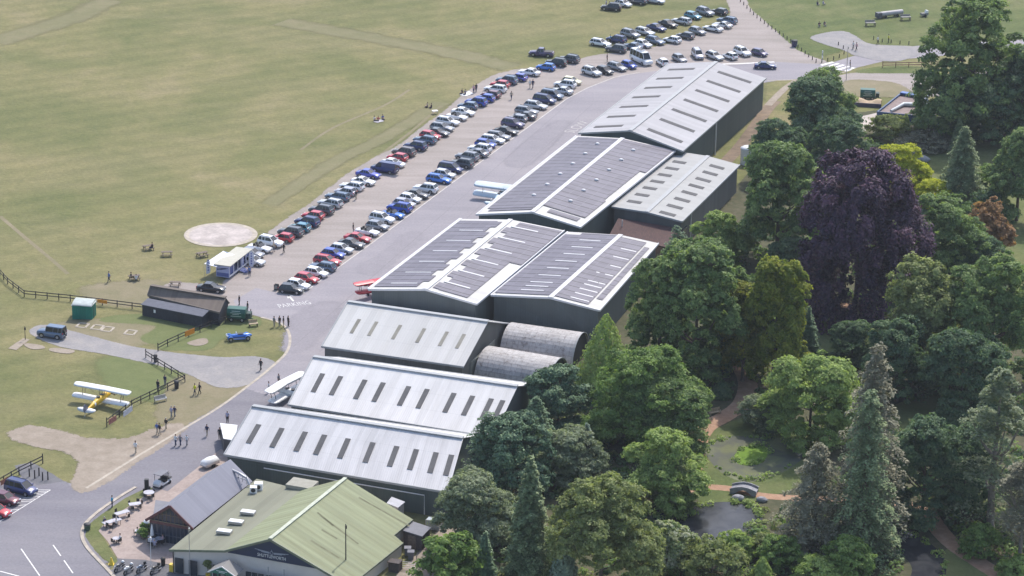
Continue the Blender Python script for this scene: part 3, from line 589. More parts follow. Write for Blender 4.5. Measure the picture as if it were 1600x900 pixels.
hut('round roofed corrugated hut, the longer one farther from the white roof corner', (795, 506), (908, 522), 4.2, 4.5)
hut('round roofed corrugated hut, the nearer one beside the white roof corner', (758, 543), (872, 562), 4.2, 4.2)
q0, q1, q2, q3 = pts(3.4, (766, 503), (790, 507), (756, 552), (735, 566))
lt = thing('link_building', 'small flat roofed grey green link between white hangar and round huts', 'building', ((q0+q2)/2).to_tuple()); lt.location.z = 0
mb = MB(); mb.poly([q3, q2, q1, q0]); 
for P, Q in ((q0, q1), (q1, q2), (q2, q3), (q3, q0)): mb.poly([fl(P), fl(Q), Q, P])
mb.build('flat_roof', mat('felt_roof', (0.2, 0.205, 0.18), 0.9, scale=0.6), lt, True)
# ---------------------------------------------------------------- cafe
M_navy = mat('navy_board', (0.028, 0.04, 0.085), 0.55, var=0.08)
M_cream = mat('cream_render', (0.66, 0.6, 0.56), 0.85, var=0.06, scale=0.7)
M_sign = mat('sign_lettering', (0.72, 0.72, 0.74), 0.5, var=0)
M_slate = sheet_mat('slate_roof', (0.235, 0.235, 0.28), 0.05, 3.3, rough=0.55, dirt=(0.3, 0.3, 0.35), dirt_amt=0.5, bumpk=0.1)
M_mossy = sheet_mat('moss_green_roof', (0.265, 0.288, 0.175), 0.07, 1.0, rough=0.7, dirt=(0.17, 0.165, 0.085), dirt_amt=0.6, bumpk=0.4)
M_olive = sheet_mat('olive_grey_roof', (0.225, 0.228, 0.17), 0.08, 0.7, rough=0.7, dirt=(0.2, 0.19, 0.14), dirt_amt=0.5, bumpk=0.4, hor=True)
M_mpale = mat('pale_green_ridge', (0.45, 0.48, 0.38), 0.6, var=0.15, scale=1.2)
M_mtrim = mat('green_grey_trim', (0.24, 0.27, 0.19), 0.6, var=0.1)
M_brownred = mat('red_brown_timber', (0.13, 0.05, 0.05), 0.7, var=0.15)
M_timber = mat('dark_timber', (0.075, 0.06, 0.058), 0.8, var=0.25, scale=3)
M_felt = mat('grey_felt', (0.2, 0.2, 0.225), 0.85, var=0.08)
M_green_p = mat('green_paint', (0.02, 0.15, 0.10), 0.5, var=0.1)
M_blackp = mat('black_plastic', (0.02, 0.02, 0.022), 0.5, var=0.1)
M_steel = mat('galvanised_steel', (0.45, 0.45, 0.46), 0.4, 0.6, var=0.08)
M_whitep = mat('white_paint', (0.78, 0.78, 0.78), 0.45, var=0.04)
M_wood = mat('weathered_wood', (0.16, 0.125, 0.1), 0.85, var=0.3, scale=4)
M_palewood = mat('pale_wood', (0.42, 0.33, 0.22), 0.8, var=0.2, scale=4)
M_yellow = mat('yellow_plastic', (0.75, 0.53, 0.05), 0.5, var=0.05)
M_orange = mat('orange_plastic', (0.75, 0.27, 0.03), 0.5, var=0.08)
M_blueglass = mat('blue_tinted_glazing', (0.02, 0.035, 0.06), 0.08, var=0, spec=0.6)
Z = Vector((0, 0, 1))
def flat(p, z=0.0): return Vector((p.x, p.y, z))
GL, GR = pts(4.0, (352, 860), (495, 886)); RP, RB = pts(6.7, (422, 842), (540, 747)); GLb = GL+(RB-RP)
cafe = thing('cafe', 'cafe and shop with mossy green gable roof, navy gable board and cream front wall', 'cafe', flat((GL+GR)/2))
mb = MB(); sL = Slope(GL, GLb, RB, RP); sL.patch(mb, 0, 1, 0, 1, -0.15, 0, 0)
n = (RB-RP).cross(GR-RP).normalized(); n = n if n.z > 0 else -n
E1, E1b, E2, E0 = [at_plane(x, y, RP, n) for x, y in ((645, 811.5), (615.5, 836), (630, 848), (546, 915))]
ev = (RB-RP).normalized(); fv = n.cross(ev)
def uvp(p): return ((p-RP).dot(ev), (p-RP).dot(fv))
q = [RP, E0, E2, E1b, E1, RB]
mb.poly(q, 0, [uvp(p) for p in q]); mb.poly([p-n*0.15 for p in q][::-1], 0)
for i in range(6): a, b = q[i], q[(i+1) % 6]; mb.poly([a, a-n*0.15, b-n*0.15, b], 1)
mb.build('roof', [M_mossy, M_mtrim], cafe, True)
mb = MB(); mb.bar(RP+Z*0.05, RB+Z*0.05, 0.5, 0.12); mb.build('ridge_cap', M_mpale, cafe, True)
LF, LB = pts(3.35, (264, 859), (401, 748))
mb = MB(); sM = Slope(LF, LB, GLb-Z*0.05, GL-Z*0.05); sM.patch(mb, 0, 1, 0, 1, -0.2, 0, 0, 1); mb.build('low_roof', [M_olive, M_mtrim], cafe, True)
mb = MB(); mb.bar(LF-Z*0.08, GL-Z*0.12, 0.15, 0.3); mb.bar(GL-Z*0.1, RP-Z*0.12, 0.22, 0.3); mb.bar(RP-Z*0.12, E0-Z*0.12, 0.22, 0.3); mb.bar(E0-Z*0.1, E2-Z*0.1, 0.15, 0.22); mb.bar(E1b-Z*0.1, E1-Z*0.1, 0.15, 0.22); mb.build('fascia', mat('fascia_green', (0.17, 0.19, 0.13), 0.6), cafe, True)
gd = (GR-GL); gd.z = 0; gd.normalize(); back = Vector((-gd.y, gd.x, 0)); ins_ = back*0.45
mb = MB()
wl, wr = LF+ins_+gd*0.3, GR+ins_-gd*0.15; glw = GL+ins_
for P, Q, zt0, zt1 in ((wl, glw, 3.1, 3.7), (glw, wr, 3.7, 3.7)): mb.poly([flat(P), flat(Q), flat(Q, zt1), flat(P, zt0)])
lb = LB-ins_+gd*0.3; mb.poly([flat(lb), flat(wl), flat(wl, 3.1), flat(lb, 3.1)])
e0, e2, e1b, e1 = [p-gd*0.35+back*0.3 for p in (E0, E2, E1b, E1)]
mb.poly([flat(wr), flat(e0), flat(e0, E0.z-.2), flat(wr, 3.7)]); mb.poly([flat(e0), flat(e2), flat(e2, E2.z-.2), flat(e0, E0.z-.2)]); mb.poly([flat(e2), flat(e1b), flat(e1b, E1b.z-.2), flat(e2, E2.z-.2)]); mb.poly([flat(e1b), flat(e1), flat(e1, E1.z-.2), flat(e1b, E1b.z-.2)])
rb_ = RB-back*0.3; mb.poly([flat(e1), flat(rb_), flat(rb_, 6.5), flat(e1, E1.z-.2)]); mb.poly([flat(rb_), flat(GLb-back*0.3), flat(GLb-back*0.3, 3.8), flat(rb_, 6.5)]); mb.poly([flat(GLb-back*.3), flat(lb), flat(lb, 3.1), flat(GLb-back*.3, 3.7)])
mb.build('wall', M_cream, cafe, True)
gw = back*0.30; mb = MB(); A_, B_, C_ = GL+gw+Z*(-0.35)+gd*0.2, GR+gw+Z*(-0.35)-gd*0.2, RP+gw-Z*0.18
mb.poly([A_, B_, C_]); mb.poly([A_+back*0.1, C_+back*0.1, B_+back*0.1]); mb.bar(A_+back*.05, B_+back*.05, 0.12, 0.08); mb.build('gable_board', M_navy, cafe, True)
def wall_text(s, pos, dr, nrm, size, m, name, parent, sx=1.0):
    c = bpy.data.curves.new(name, 'FONT'); c.body = s; c.size = size; c.align_x = 'CENTER'; c.align_y = 'CENTER'; c.extrude = 0.015; c.resolution_u = 3
    o = bpy.data.objects.new(name, c); COL.objects.link(o); bpy.context.view_layer.update()
    me = bpy.data.meshes.new_from_object(o.evaluated_get(bpy.context.evaluated_depsgraph_get())); bpy.data.objects.remove(o); me.name = name
    me.materials.clear(); me.materials.append(m); M = Matrix((dr*sx, nrm.cross(dr), nrm)).transposed().to_4x4(); M.translation = pos-parent.location; me.transform(M)
    n_ = bpy.data.objects.new(name, me); COL.objects.link(n_); n_.parent = parent; return n_
base_c = A_.lerp(B_, 0.5)
wall_text('SHUTTLEWORTH', base_c+Z*0.47-back*0.05, gd, -back, 0.62, M_sign, 'sign_lettering', cafe, 0.8)
mb = MB(); ec = base_c+Z*1.02-back*0.05
for s_ in (-1, 1):
    for k in range(3): mb.bar(ec+gd*s_*0.3+Z*(-0.08*k+0.04), ec+gd*s_*(2.3-0.45*k)+Z*(0.2-0.12*k), 0.04, 0.07)
for i in range(12):
    a, b = [ec+gd*0.2*math.cos(t)+Z*0.2*math.sin(t) for t in (i*math.pi/6, (i+1)*math.pi/6)]; mb.bar(a, b, 0.05, 0.06)
mb.bar(ec+Z*0.2, ec+Z*0.42, 0.05, 0.06); mb.build('wing_emblem', mat('emblem_silver', (0.33, 0.35, 0.42), 0.5, var=0), cafe, True)
def on_front(px, py, z0, z1, wd, name, m, proud=0.03):
    p = at(px, py, 0); k = (p-wl); s_ = Vector((k.x, k.y, 0)).dot(gd); c = flat(wl)+gd*s_; mb = MB()
    mb.box((c.x-back.x*proud, c.y-back.y*proud, (z0+z1)/2), (wd, 0.1, z1-z0), rz=math.atan2(gd.y, gd.x)); return mb.build(name, m, cafe, True)
for x in (286, 312): on_front(x, 892, 0.15, 2.2, 1.15, 'window', M_win)
on_front(342, 905, 0.05, 2.2, 1.0, 'door', mat('dark_door', (0.03, 0.03, 0.035), 0.5))
for i in range(9): on_front(396+i*11.5+(4 if i > 2 else 0), 910, 0.8, 2.1, 0.72, 'window', M_win)
for x in (433, 462): on_front(x, 910, 0.05, 3.3, 0.09, 'downpipe', M_trimg, 0.08)
for i in range(3):
    c = at(369+(i-1)*18.5, 815.5-(i-1)*15, 4.0); mb = MB(); mb.box(c, (1.9, 1.0, 0.3), rz=math.atan2(gd.y, gd.x)+R(6)); mb.box(c+Z*0.17, (1.8, 0.9, 0.06), 1, rz=math.atan2(gd.y, gd.x)+R(6)); mb.build('roof_lantern', [M_steel, M_whitep], cafe, True)
c = at(472, 757, 4.15); mb = MB(); mb.box(c, (3.6, 2.6, 0.5), rz=math.atan2(gd.y, gd.x)); mb.build('roof_upstand', mat('pale_upstand', (0.3, 0.29, 0.24), 0.7), cafe, True)
for (a, b) in (((495, 801), (521, 822)), ((500, 806), (560, 850)), ((502, 828), (527, 842)), ((560, 778), (640, 822)), ((485, 845), (530, 872))):
    mb = MB(); P, Q = at_plane(*a, RP, n), at_plane(*b, RP, n); d = (Q-P).normalized(); w_ = n.cross(d)*0.14; h_ = n*0.012; mb.poly([P-w_*0.3+h_, Q-w_+h_, Q+w_+h_, P+w_*2.2+h_]); mb.build('roof_stain', mat('dark_moss', (0.17, 0.17, 0.1), 0.9, var=0.2), cafe, True)
# green porch
pc = at(366, 906, 0); sdist = Vector(((pc-wl).x, (pc-wl).y, 0)).dot(gd); pc = flat(wl)+gd*sdist
mb = MB(); f0 = pc-back*2.3
for s_ in (-1, 1):
    a, b = f0+gd*s_*1.9+Z*2.35, f0+Z*3.35; c_, d_ = pc+Z*3.35, pc+gd*s_*1.9+Z*2.35; mb.poly([a, b, c_, d_] if s_ > 0 else [d_, c_, b, a])
mb.build('porch_roof', sheet_mat('lead_glass_roof', (0.27, 0.26, 0.25), 0.1, 1.2, dirt=(0.2, 0.19, 0.17)), cafe, True)
mb = MB(); a, b, c_ = f0-back*0.05+gd*-1.8+Z*2.3, f0-back*0.05+gd*1.8+Z*2.3, f0-back*0.05+Z*3.25; mb.poly([a, b, c_])
for s_ in (-1.5, -0.6, 0.6, 1.5): mb.bar(f0+gd*s_, f0+gd*s_+Z*2.35, 0.12, 0.12)
po = mb.build('porch_gable', M_green_p, cafe, True)
mb = MB()
for s_ in (-1, 1): mb.bar(f0-back*.08+gd*s_*1.95+Z*2.3, f0-back*.08+Z*3.38, 0.08, 0.12)
for k, (l_, z_) in enumerate(((0.75, 2.72), (0.4, 2.55))): mb.bar(f0-back*0.09-gd*l_+Z*z_, f0-back*0.09+gd*l_+Z*z_, 0.03, 0.06)
mb.build('porch_trim', M_whitep, cafe, True)
mb = MB(); mb.box(pc-back*0.15+Z*1.05, (1.5, 0.1, 2.1), rz=math.atan2(gd.y, gd.x)); mb.build('door', M_brownred, cafe, True)
mb = MB(); p_ = wl+gd*0.1-back*0.1; mb.tube([flat(p_, 3.0), flat(p_)], 0.06); mb.build('downpipe', M_blackp, cafe, True)
# slate wing
sl0, sr0 = pts(3.0, (227.5, 812), (301, 826)); sp0, sp1 = pts(5.7, (265, 790), (360, 717.5)); sb = sp1-sp0
wing = thing('cafe_wing', 'slate roofed cafe wing with fully glazed reddish timber gable facing the patio', 'cafe', flat(sp0))
mb = MB(); Slope(sl0, sl0+sb, sp1, sp0).patch(mb, 0, 1, 0, 1, -0.12, 0); Slope(sr0, sr0+sb, sp1, sp0).patch(mb, 0, 1, 0, 1, -0.12, 0); mb.build('roof', M_slate, wing, True)
wd_ = (sr0-sl0); wd_.z = 0; wd_.normalize(); wb = Vector((-wd_.y, wd_.x, 0))
mb = MB(); i_ = wb*0.5
for P, Q in ((sl0+i_+wd_*.3, sl0+sb-i_+wd_*.3), (sr0+sb-i_-wd_*.3, sr0+i_-wd_*.3), (sr0+sb-i_-wd_*.3, sl0+sb-i_+wd_*.3)): mb.poly([flat(P), flat(Q), flat(Q, 2.9), flat(P, 2.9)])
c1_, c2_, c3_ = sl0+sb-i_, sr0+sb-i_, sp1-i_; mb.poly([flat(c1_, 2.9), flat(c2_, 2.9), flat(c3_, 5.6)]); mb.build('wall', M_timber, wing, True)
mb = MB(); a, b, c_ = sl0+i_+wd_*.4, sr0+i_-wd_*.4, sp0+i_; mb.poly([flat(a), flat(b), flat(b, 2.6), flat(a, 2.6)]); mb.poly([flat(a, 2.9), flat(b, 2.9), flat(c_, 5.4)]); mb.build('gable_glazing', M_blueglass, wing, True)
mb = MB()
for t_ in np.linspace(0, 1, 12): p_ = a.lerp(b, t_)-wb*.04; mb.bar(flat(p_), flat(p_, 2.6), 0.07, 0.08)
mb.bar(flat(a, 1.1)-wb*.04, flat(b, 1.1)-wb*.04, .06, .06); mb.build('mullion', mat('glazing_bars', (0.12, 0.13, 0.16), 0.5), wing, True)
mb = MB()
for t_ in np.linspace(0.1, 0.9, 9): p_ = a.lerp(b, t_)-wb*.05; mb.bar(flat(p_, 2.9), flat(p_, 2.9+2.5*(1-abs(2*t_-1))), 0.06, 0.06)
mb.bar(flat(a.lerp(b, .25), 4.0)-wb*.05, flat(a.lerp(b, .75), 4.0)-wb*.05, .06, .06); mb.build('gable_bars', mat('tan_bars', (0.22, 0.16, 0.1), 0.6), wing, True)
mb = MB(); mb.bar(sl0-Z*.1, sp0-Z*.1, 0.15, 0.35); mb.bar(sp0-Z*.1, sr0-Z*.1, 0.15, 0.35); mb.bar(flat(a, 2.75)-wb*0.1, flat(b, 2.75)-wb*0.1, 0.25, 0.35); mb.bar(flat(a, 3.0)-wb*0.2, flat(b, 3.0)-wb*0.2, .1, .05, 1); mb.build('barge_board', [M_brownred, M_palewood], wing, True)
q = pts(2.9, (243, 781), (270, 785), (262, 800), (240, 801)); mb = MB(); mb.poly(q[::-1]); 
for i in range(4): mb.poly([flat(q[i]), flat(q[(i+1) % 4]), q[(i+1) % 4], q[i]])
mb.build('side_bay', M_felt, wing, True)
# kitchen plant on the roof
for (x, y, lab, dm) in ((404, 757, 'white square extractor fan housing at the back of the cafe low roof', (1.1, 0.9, 0.9)), (396, 762, 'white cube air conditioner nearest the slate roof on the cafe', (0.9, 0.8, 0.8))):
    b_ = at(x, y, 4.2); b_.z = 3.55; t = thing('roof_fan', lab, 'extractor', b_); mb = MB(); mb.box((0, 0, dm[2]/2), dm); mb.build('housing', M_whitep, t); mb = MB(); mb.tube([(0, -dm[1]/2, .45), (0, -dm[1]/2-.06, .45)], 0.3, k=12); mb.build('grille', M_blackp, t)
b_ = at(379, 749, 4.0); b_.z = 3.6; t = thing('flue_duct', 'silver kitchen flue duct lying across the slate roof edge', 'duct', b_); mb = MB(); mb.tube([(1.0, -.9, 0), (0.6, -.4, 0.8), (-.5, .4, 1.1), (-1.6, 1.3, 1.2)], 0.17); mb.build('pipe', M_steel, t); mb = MB()
for k in range(4): mb.bar((-1.2+k*.6, 1.1-k*.55, 0), (-1.2+k*.6, 1.1-k*.55, 1.1), 0.07, 0.07)
mb.bar((-1.2, 1.1, .5), (.6, -.55, .5), .09, .09); mb.build('frame', M_steel, t)
# yard behind the cafe
def hut_box(name, label, cat, quad, zs, wallm, roofm, part=None, over=0.1):
    q = [at(x, y, z) for (x, y), z in zip(quad, zs)]; c = sum(q, Vector())/4; t = thing(name, label, cat, flat(c)); mb = MB()
    qi = [p+(flat(c, p.z)-p).normalized()*over*1.4 for p in q]
    for i in range(4): a, b = qi[i], qi[(i+1) % 4]; mb.poly([flat(a), flat(b), b-Z*.05, a-Z*.05], 0, [(0, 0), ((b-a).length, 0), ((b-a).length, b.z), (0, a.z)])
    mb.build('wall', wallm, t, True); mb = MB(); mb.poly(q, 0); mb.poly([p-Z*.1 for p in q][::-1], 0)
    for i in range(4): a, b = q[i], q[(i+1) % 4]; mb.poly([a, a-Z*.1, b-Z*.1, b])
    mb.build('roof', roofm, t, True); return t, qi
t, q = hut_box('store_shed', 'dark timber store shed with flat grey felt roof behind the cafe', 'shed', [(629, 828.5), (660, 838), (673.5, 824), (645, 814.5)], (2.3, 2.2, 2.2, 2.3), M_timber, M_felt)
mb = MB(); d = (q[1]-q[0]); c = flat(q[0].lerp(q[1], .45), 0.95); mb.box((c.x, c.y-.06, c.z), (1.2, .06, 1.8), rz=math.atan2(d.y, d.x)); mb.build('door', M_wood, t, True)
hut_box('store_container', 'small grey flat topped store against the green wall behind the cafe roof', 'container', [(604, 786), (622, 793), (633, 784), (612, 776)], (2.6,)*4, mat('grey_steel_wall', (0.3, 0.3, 0.31), 0.6), mat('pale_grey_steel', (0.42, 0.42, 0.45), 0.5))
t, q = hut_box('bin_store', 'open brown timber bin store beside the cream side wall', 'bin store', [(605, 878), (624, 881), (629, 874), (611, 872)], (1.4,)*4, M_timber, M_timber)
p_ = at(678, 826); t = thing('liquid_tank', 'translucent white caged liquid tank on a pallet by the green wall', 'tank', p_, R(-20)); mb = MB(); mb.box((0, 0, .75), (1.9, 1.1, 1.15)); mb.build('tank', mat('milky_plastic', (0.42, 0.47, 0.5), 0.4), t); mb = MB()
for i in range(7):
    x = -0.96+i*.32; mb.bar((x, -.58, .15), (x, -.58, 1.4), .04, .04); mb.bar((x, .58, .15), (x, .58, 1.4), .04, .04)
for z_ in (.4, .9, 1.38): mb.bar((-.98, -.58, z_), (.98, -.58, z_), .04, .04)
mb.box((0, 0, .08), (2, 1.2, .14)); mb.build('cage', M_steel, t)
a, b = at(625, 787), at(651, 797); t = thing('slatted_screen', 'pale slatted timber screen fence under the green hangar wall', 'fence', flat(a)); mb = MB(); L = (b-a)
for i in range(14): p_ = a+L*(i/13); mb.bar(flat(p_), flat(p_, 1.9), .16, .04)
mb.bar(flat(a, .5), flat(b, .5), .06, .1); mb.bar(flat(a, 1.6), flat(b, 1.6), .06, .1); mb.build('slats', M_palewood, t, True)
for i, (x, y, lab) in enumerate(((637, 867, 'grey lidded rubbish bin beside the brown shed door'), (642, 873, 'grey rubbish bin nearer the service track gate'))):
    t = thing('rubbish_bin', lab, 'bin', at(x, y)); mb = MB(); mb.loft([[(sx_*w_, sy_*w_, z_) for sx_, sy_ in ((-1, -1), (1, -1), (1, 1), (-1, 1))] for w_, z_ in ((.33, 0), (.42, 1.0))], smooth=False); mb.build('body', mat('grey_bin', (.16, .16, .18), .5), t); mb = MB(); mb.box((0, 0, 1.04), (.9, .9, .1)); mb.build('lid', M_felt, t)
a, b = at(651, 893), at(640, 868); t = thing('yard_gate', 'thin metal farm gate across the sandy service track', 'gate', flat(a)); mb = MB(); c = at(628, 890)
for z_ in (.3, .6, .9, 1.15): mb.bar(flat(c, z_), flat(a, z_), .05, .05)
mb.build('bars', M_steel, t, True); mb = MB(); mb.bar(flat(a), flat(a, 2.2), .1, .1); mb.bar(flat(c), flat(c, 1.3), .1, .1); mb.build('post', M_wood, t, True)
# ---------------------------------------------------------------- trees
rng = np.random.default_rng(11)
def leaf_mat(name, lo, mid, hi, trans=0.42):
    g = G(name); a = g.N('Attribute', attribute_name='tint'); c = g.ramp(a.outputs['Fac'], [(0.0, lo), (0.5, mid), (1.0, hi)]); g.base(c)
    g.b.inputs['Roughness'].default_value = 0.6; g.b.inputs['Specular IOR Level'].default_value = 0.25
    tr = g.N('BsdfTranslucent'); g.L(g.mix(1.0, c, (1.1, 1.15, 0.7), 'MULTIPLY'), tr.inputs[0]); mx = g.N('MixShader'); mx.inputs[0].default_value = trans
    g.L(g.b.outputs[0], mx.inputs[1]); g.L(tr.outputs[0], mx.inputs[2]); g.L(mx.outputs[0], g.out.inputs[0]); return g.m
def leaf_mesh(name, C, Nn, size, tint, m, asp=1.5):
    n = len(C); Nn = Nn/np.maximum(1e-6, np.linalg.norm(Nn, axis=1, keepdims=True)); rnd = rng.normal(size=(n, 3)); U = np.cross(Nn, rnd); U /= np.maximum(1e-6, np.linalg.norm(U, axis=1, keepdims=True)); V = np.cross(Nn, U)
    s = (size*rng.uniform(0.65, 1.35, n))[:, None]; U = U*s*asp*0.5; V = V*s*0.5
    sag = Nn*s*0.18
    P = np.stack([C-U-sag, C-V*0.9, C+U-sag, C+V*0.9], 1).reshape(-1, 3)
    me = bpy.data.meshes.new(name); me.vertices.add(4*n); me.loops.add(4*n); me.polygons.add(n)
    me.vertices.foreach_set('co', P.astype(np.float32).ravel()); me.loops.foreach_set('vertex_index', np.arange(4*n, dtype=np.int32)); me.polygons.foreach_set('loop_start', np.arange(0, 4*n, 4, dtype=np.int32)); me.polygons.foreach_set('loop_total', np.full(n, 4, dtype=np.int32))
    a = me.attributes.new('tint', 'FLOAT', 'POINT'); a.data.foreach_set('value', np.repeat(np.clip(tint, 0, 1), 4).astype(np.float32)); me.materials.append(m); me.update(calc_edges=True); return me
def sph(n):
    v = rng.normal(size=(n, 3)); return v/np.linalg.norm(v, axis=1, keepdims=True)
def broad(name, m, n_lobe=11, lobe=0.42, clump=0.085, n_clump=420, per=70, leaf=0.028, base=0.16, flat_=1.0, droop=0.0, squash=0.5):
    """unit crown: radius 0.5 around the axis, height 0..1; lobes carry clumps that carry leaves"""
    L = []; zs = 0.9; a0 = rng.uniform(0, 6.28)
    for i in range(n_lobe*2):
        f = rng.uniform(0.02, 1.0)**0.9; q = (f-0.36)/0.66; prof = math.sqrt(max(0.03, 1-q*q)) if f > 0.36 else 0.88+0.12*f/0.36
        lr = lobe*0.5*rng.uniform(0.5, 0.95); a = a0+i*2.399+rng.uniform(-.5, .5); r = max(0, 0.54*prof*rng.uniform(0.86, 1.06)-lr*0.72)
        z = base+(1-base)*f; z = min(z, 1-lr*zs*0.95); L.append(((math.cos(a)*r, math.sin(a)*r, max(z, base+lr*.4)), lr))
    L.append(((0, 0, 0.45), 0.3)); L.append(((0, 0, 0.68), 0.22)); L.append(((.03, -.02, 0.86), 0.14))
    L0 = np.array([l[0] for l in L]); LR = np.array([l[1] for l in L])
    C = []; O = []
    while len(C) < n_clump:
        i = rng.choice(len(L), p=LR**2/(LR**2).sum()); d = sph(1)[0]
        if d[2] < -0.6: continue
        p = L0[i]+d*LR[i]*np.array([1, 1, zs])*rng.uniform(0.9, 1.06)
        e = (p-L0)/np.array([1, 1, zs]); dist = np.linalg.norm(e, axis=1)
        if rng.random() > 0.13 and np.any(dist < LR*0.84): continue
        if p[2] < base*0.5: continue
        C.append(p); O.append(d)
    C = np.array(C); O = np.array(O); n = len(C); ct = rng.uniform(0, 1, n)
    d = sph(n*per).reshape(n, per, 3); d[:, :, 2] = np.abs(d[:, :, 2])*0.9-0.25
    rr = clump*rng.uniform(0.45, 1.5, n)[:, None, None]*rng.uniform(0.3, 1.25, (n, per, 1))
    P = C[:, None]+d*rr*np.array([1.0, 1.0, zs*0.8])
    if droop: P[:, :, 2] -= droop*rng.uniform(0, 1, (n, per))*np.linalg.norm(P[:, :, :2], axis=2)*1.2
    N = d*0.7+O[:, None]*0.8+rng.normal(size=d.shape)*0.6+np.array([0, 0, 0.65])
    T = 0.5+(ct[:, None]-0.5)*0.75+rng.normal(size=(n, per))*0.2
    return P.reshape(-1, 3), N.reshape(-1, 3), T.ravel(), leaf
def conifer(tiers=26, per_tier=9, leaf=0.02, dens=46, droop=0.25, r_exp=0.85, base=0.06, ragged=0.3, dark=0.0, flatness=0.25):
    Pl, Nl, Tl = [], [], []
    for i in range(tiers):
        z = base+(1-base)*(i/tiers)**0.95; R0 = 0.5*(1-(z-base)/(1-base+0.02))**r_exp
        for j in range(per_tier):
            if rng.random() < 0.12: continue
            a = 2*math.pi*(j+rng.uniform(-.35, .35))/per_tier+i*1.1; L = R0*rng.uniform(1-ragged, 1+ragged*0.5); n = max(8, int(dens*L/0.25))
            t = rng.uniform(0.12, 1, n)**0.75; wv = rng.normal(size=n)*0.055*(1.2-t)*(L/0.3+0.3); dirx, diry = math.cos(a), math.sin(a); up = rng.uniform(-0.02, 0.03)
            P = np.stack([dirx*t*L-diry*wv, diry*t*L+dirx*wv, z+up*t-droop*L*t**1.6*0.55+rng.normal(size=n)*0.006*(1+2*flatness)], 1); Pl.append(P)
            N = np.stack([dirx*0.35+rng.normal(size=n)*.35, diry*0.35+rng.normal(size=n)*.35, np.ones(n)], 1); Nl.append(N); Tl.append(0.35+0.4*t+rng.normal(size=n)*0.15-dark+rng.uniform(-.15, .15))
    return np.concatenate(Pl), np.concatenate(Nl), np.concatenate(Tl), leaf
def cedar(plates=34, leaf=0.022, base=0.15, dens=260, topr=0.5):
    Pl, Nl, Tl = [], [], []
    for i in range(plates):
        z = base+(0.98-base)*rng.uniform(0, 1)**0.9; f = (z-base)/(1-base); R0 = 0.5*(1-f**1.7)**0.6*(0.8+0.2*rng.random())+0.03; a = rng.uniform(0, 2*math.pi); c = R0*rng.uniform(0.45, 0.8)
        n = int(dens*rng.uniform(.6, 1.3)); rx = R0*rng.uniform(0.3, 0.5)+0.04; ang = rng.uniform(0, 2*math.pi, n); q = rng.uniform(0, 1, n)**0.6; lx = np.cos(ang)*q*rx*1.25; ly = np.sin(ang)*q*rx*0.8
        r = c+lx; P = np.stack([math.cos(a)*r-math.sin(a)*ly, math.sin(a)*r+math.cos(a)*ly, z+0.02-q**2*0.035+rng.normal(size=n)*.008], 1); Pl.append(P); Nl.append(np.stack([rng.normal(size=n)*.35, rng.normal(size=n)*.35, np.ones(n)], 1)); Tl.append(0.5+rng.normal(size=n)*.17+rng.uniform(-.2, .2))
    return np.concatenate(Pl), np.concatenate(Nl), np.concatenate(Tl), leaf
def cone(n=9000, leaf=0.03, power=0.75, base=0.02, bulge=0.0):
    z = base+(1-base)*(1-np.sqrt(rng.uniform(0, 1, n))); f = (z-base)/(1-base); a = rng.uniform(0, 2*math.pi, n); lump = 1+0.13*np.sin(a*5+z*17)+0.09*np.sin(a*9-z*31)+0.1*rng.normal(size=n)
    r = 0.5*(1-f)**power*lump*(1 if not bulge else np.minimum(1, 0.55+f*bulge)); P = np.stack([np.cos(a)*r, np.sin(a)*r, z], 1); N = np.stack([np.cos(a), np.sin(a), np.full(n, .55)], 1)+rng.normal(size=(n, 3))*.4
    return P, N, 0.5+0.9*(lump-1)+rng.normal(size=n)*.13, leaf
M_bark = mat('bark', (0.12, 0.09, 0.07), 0.9, var=0.3, scale=2.5); M_bark2 = mat('grey_bark', (0.2, 0.17, 0.145), 0.9, var=0.25, scale=2.5)
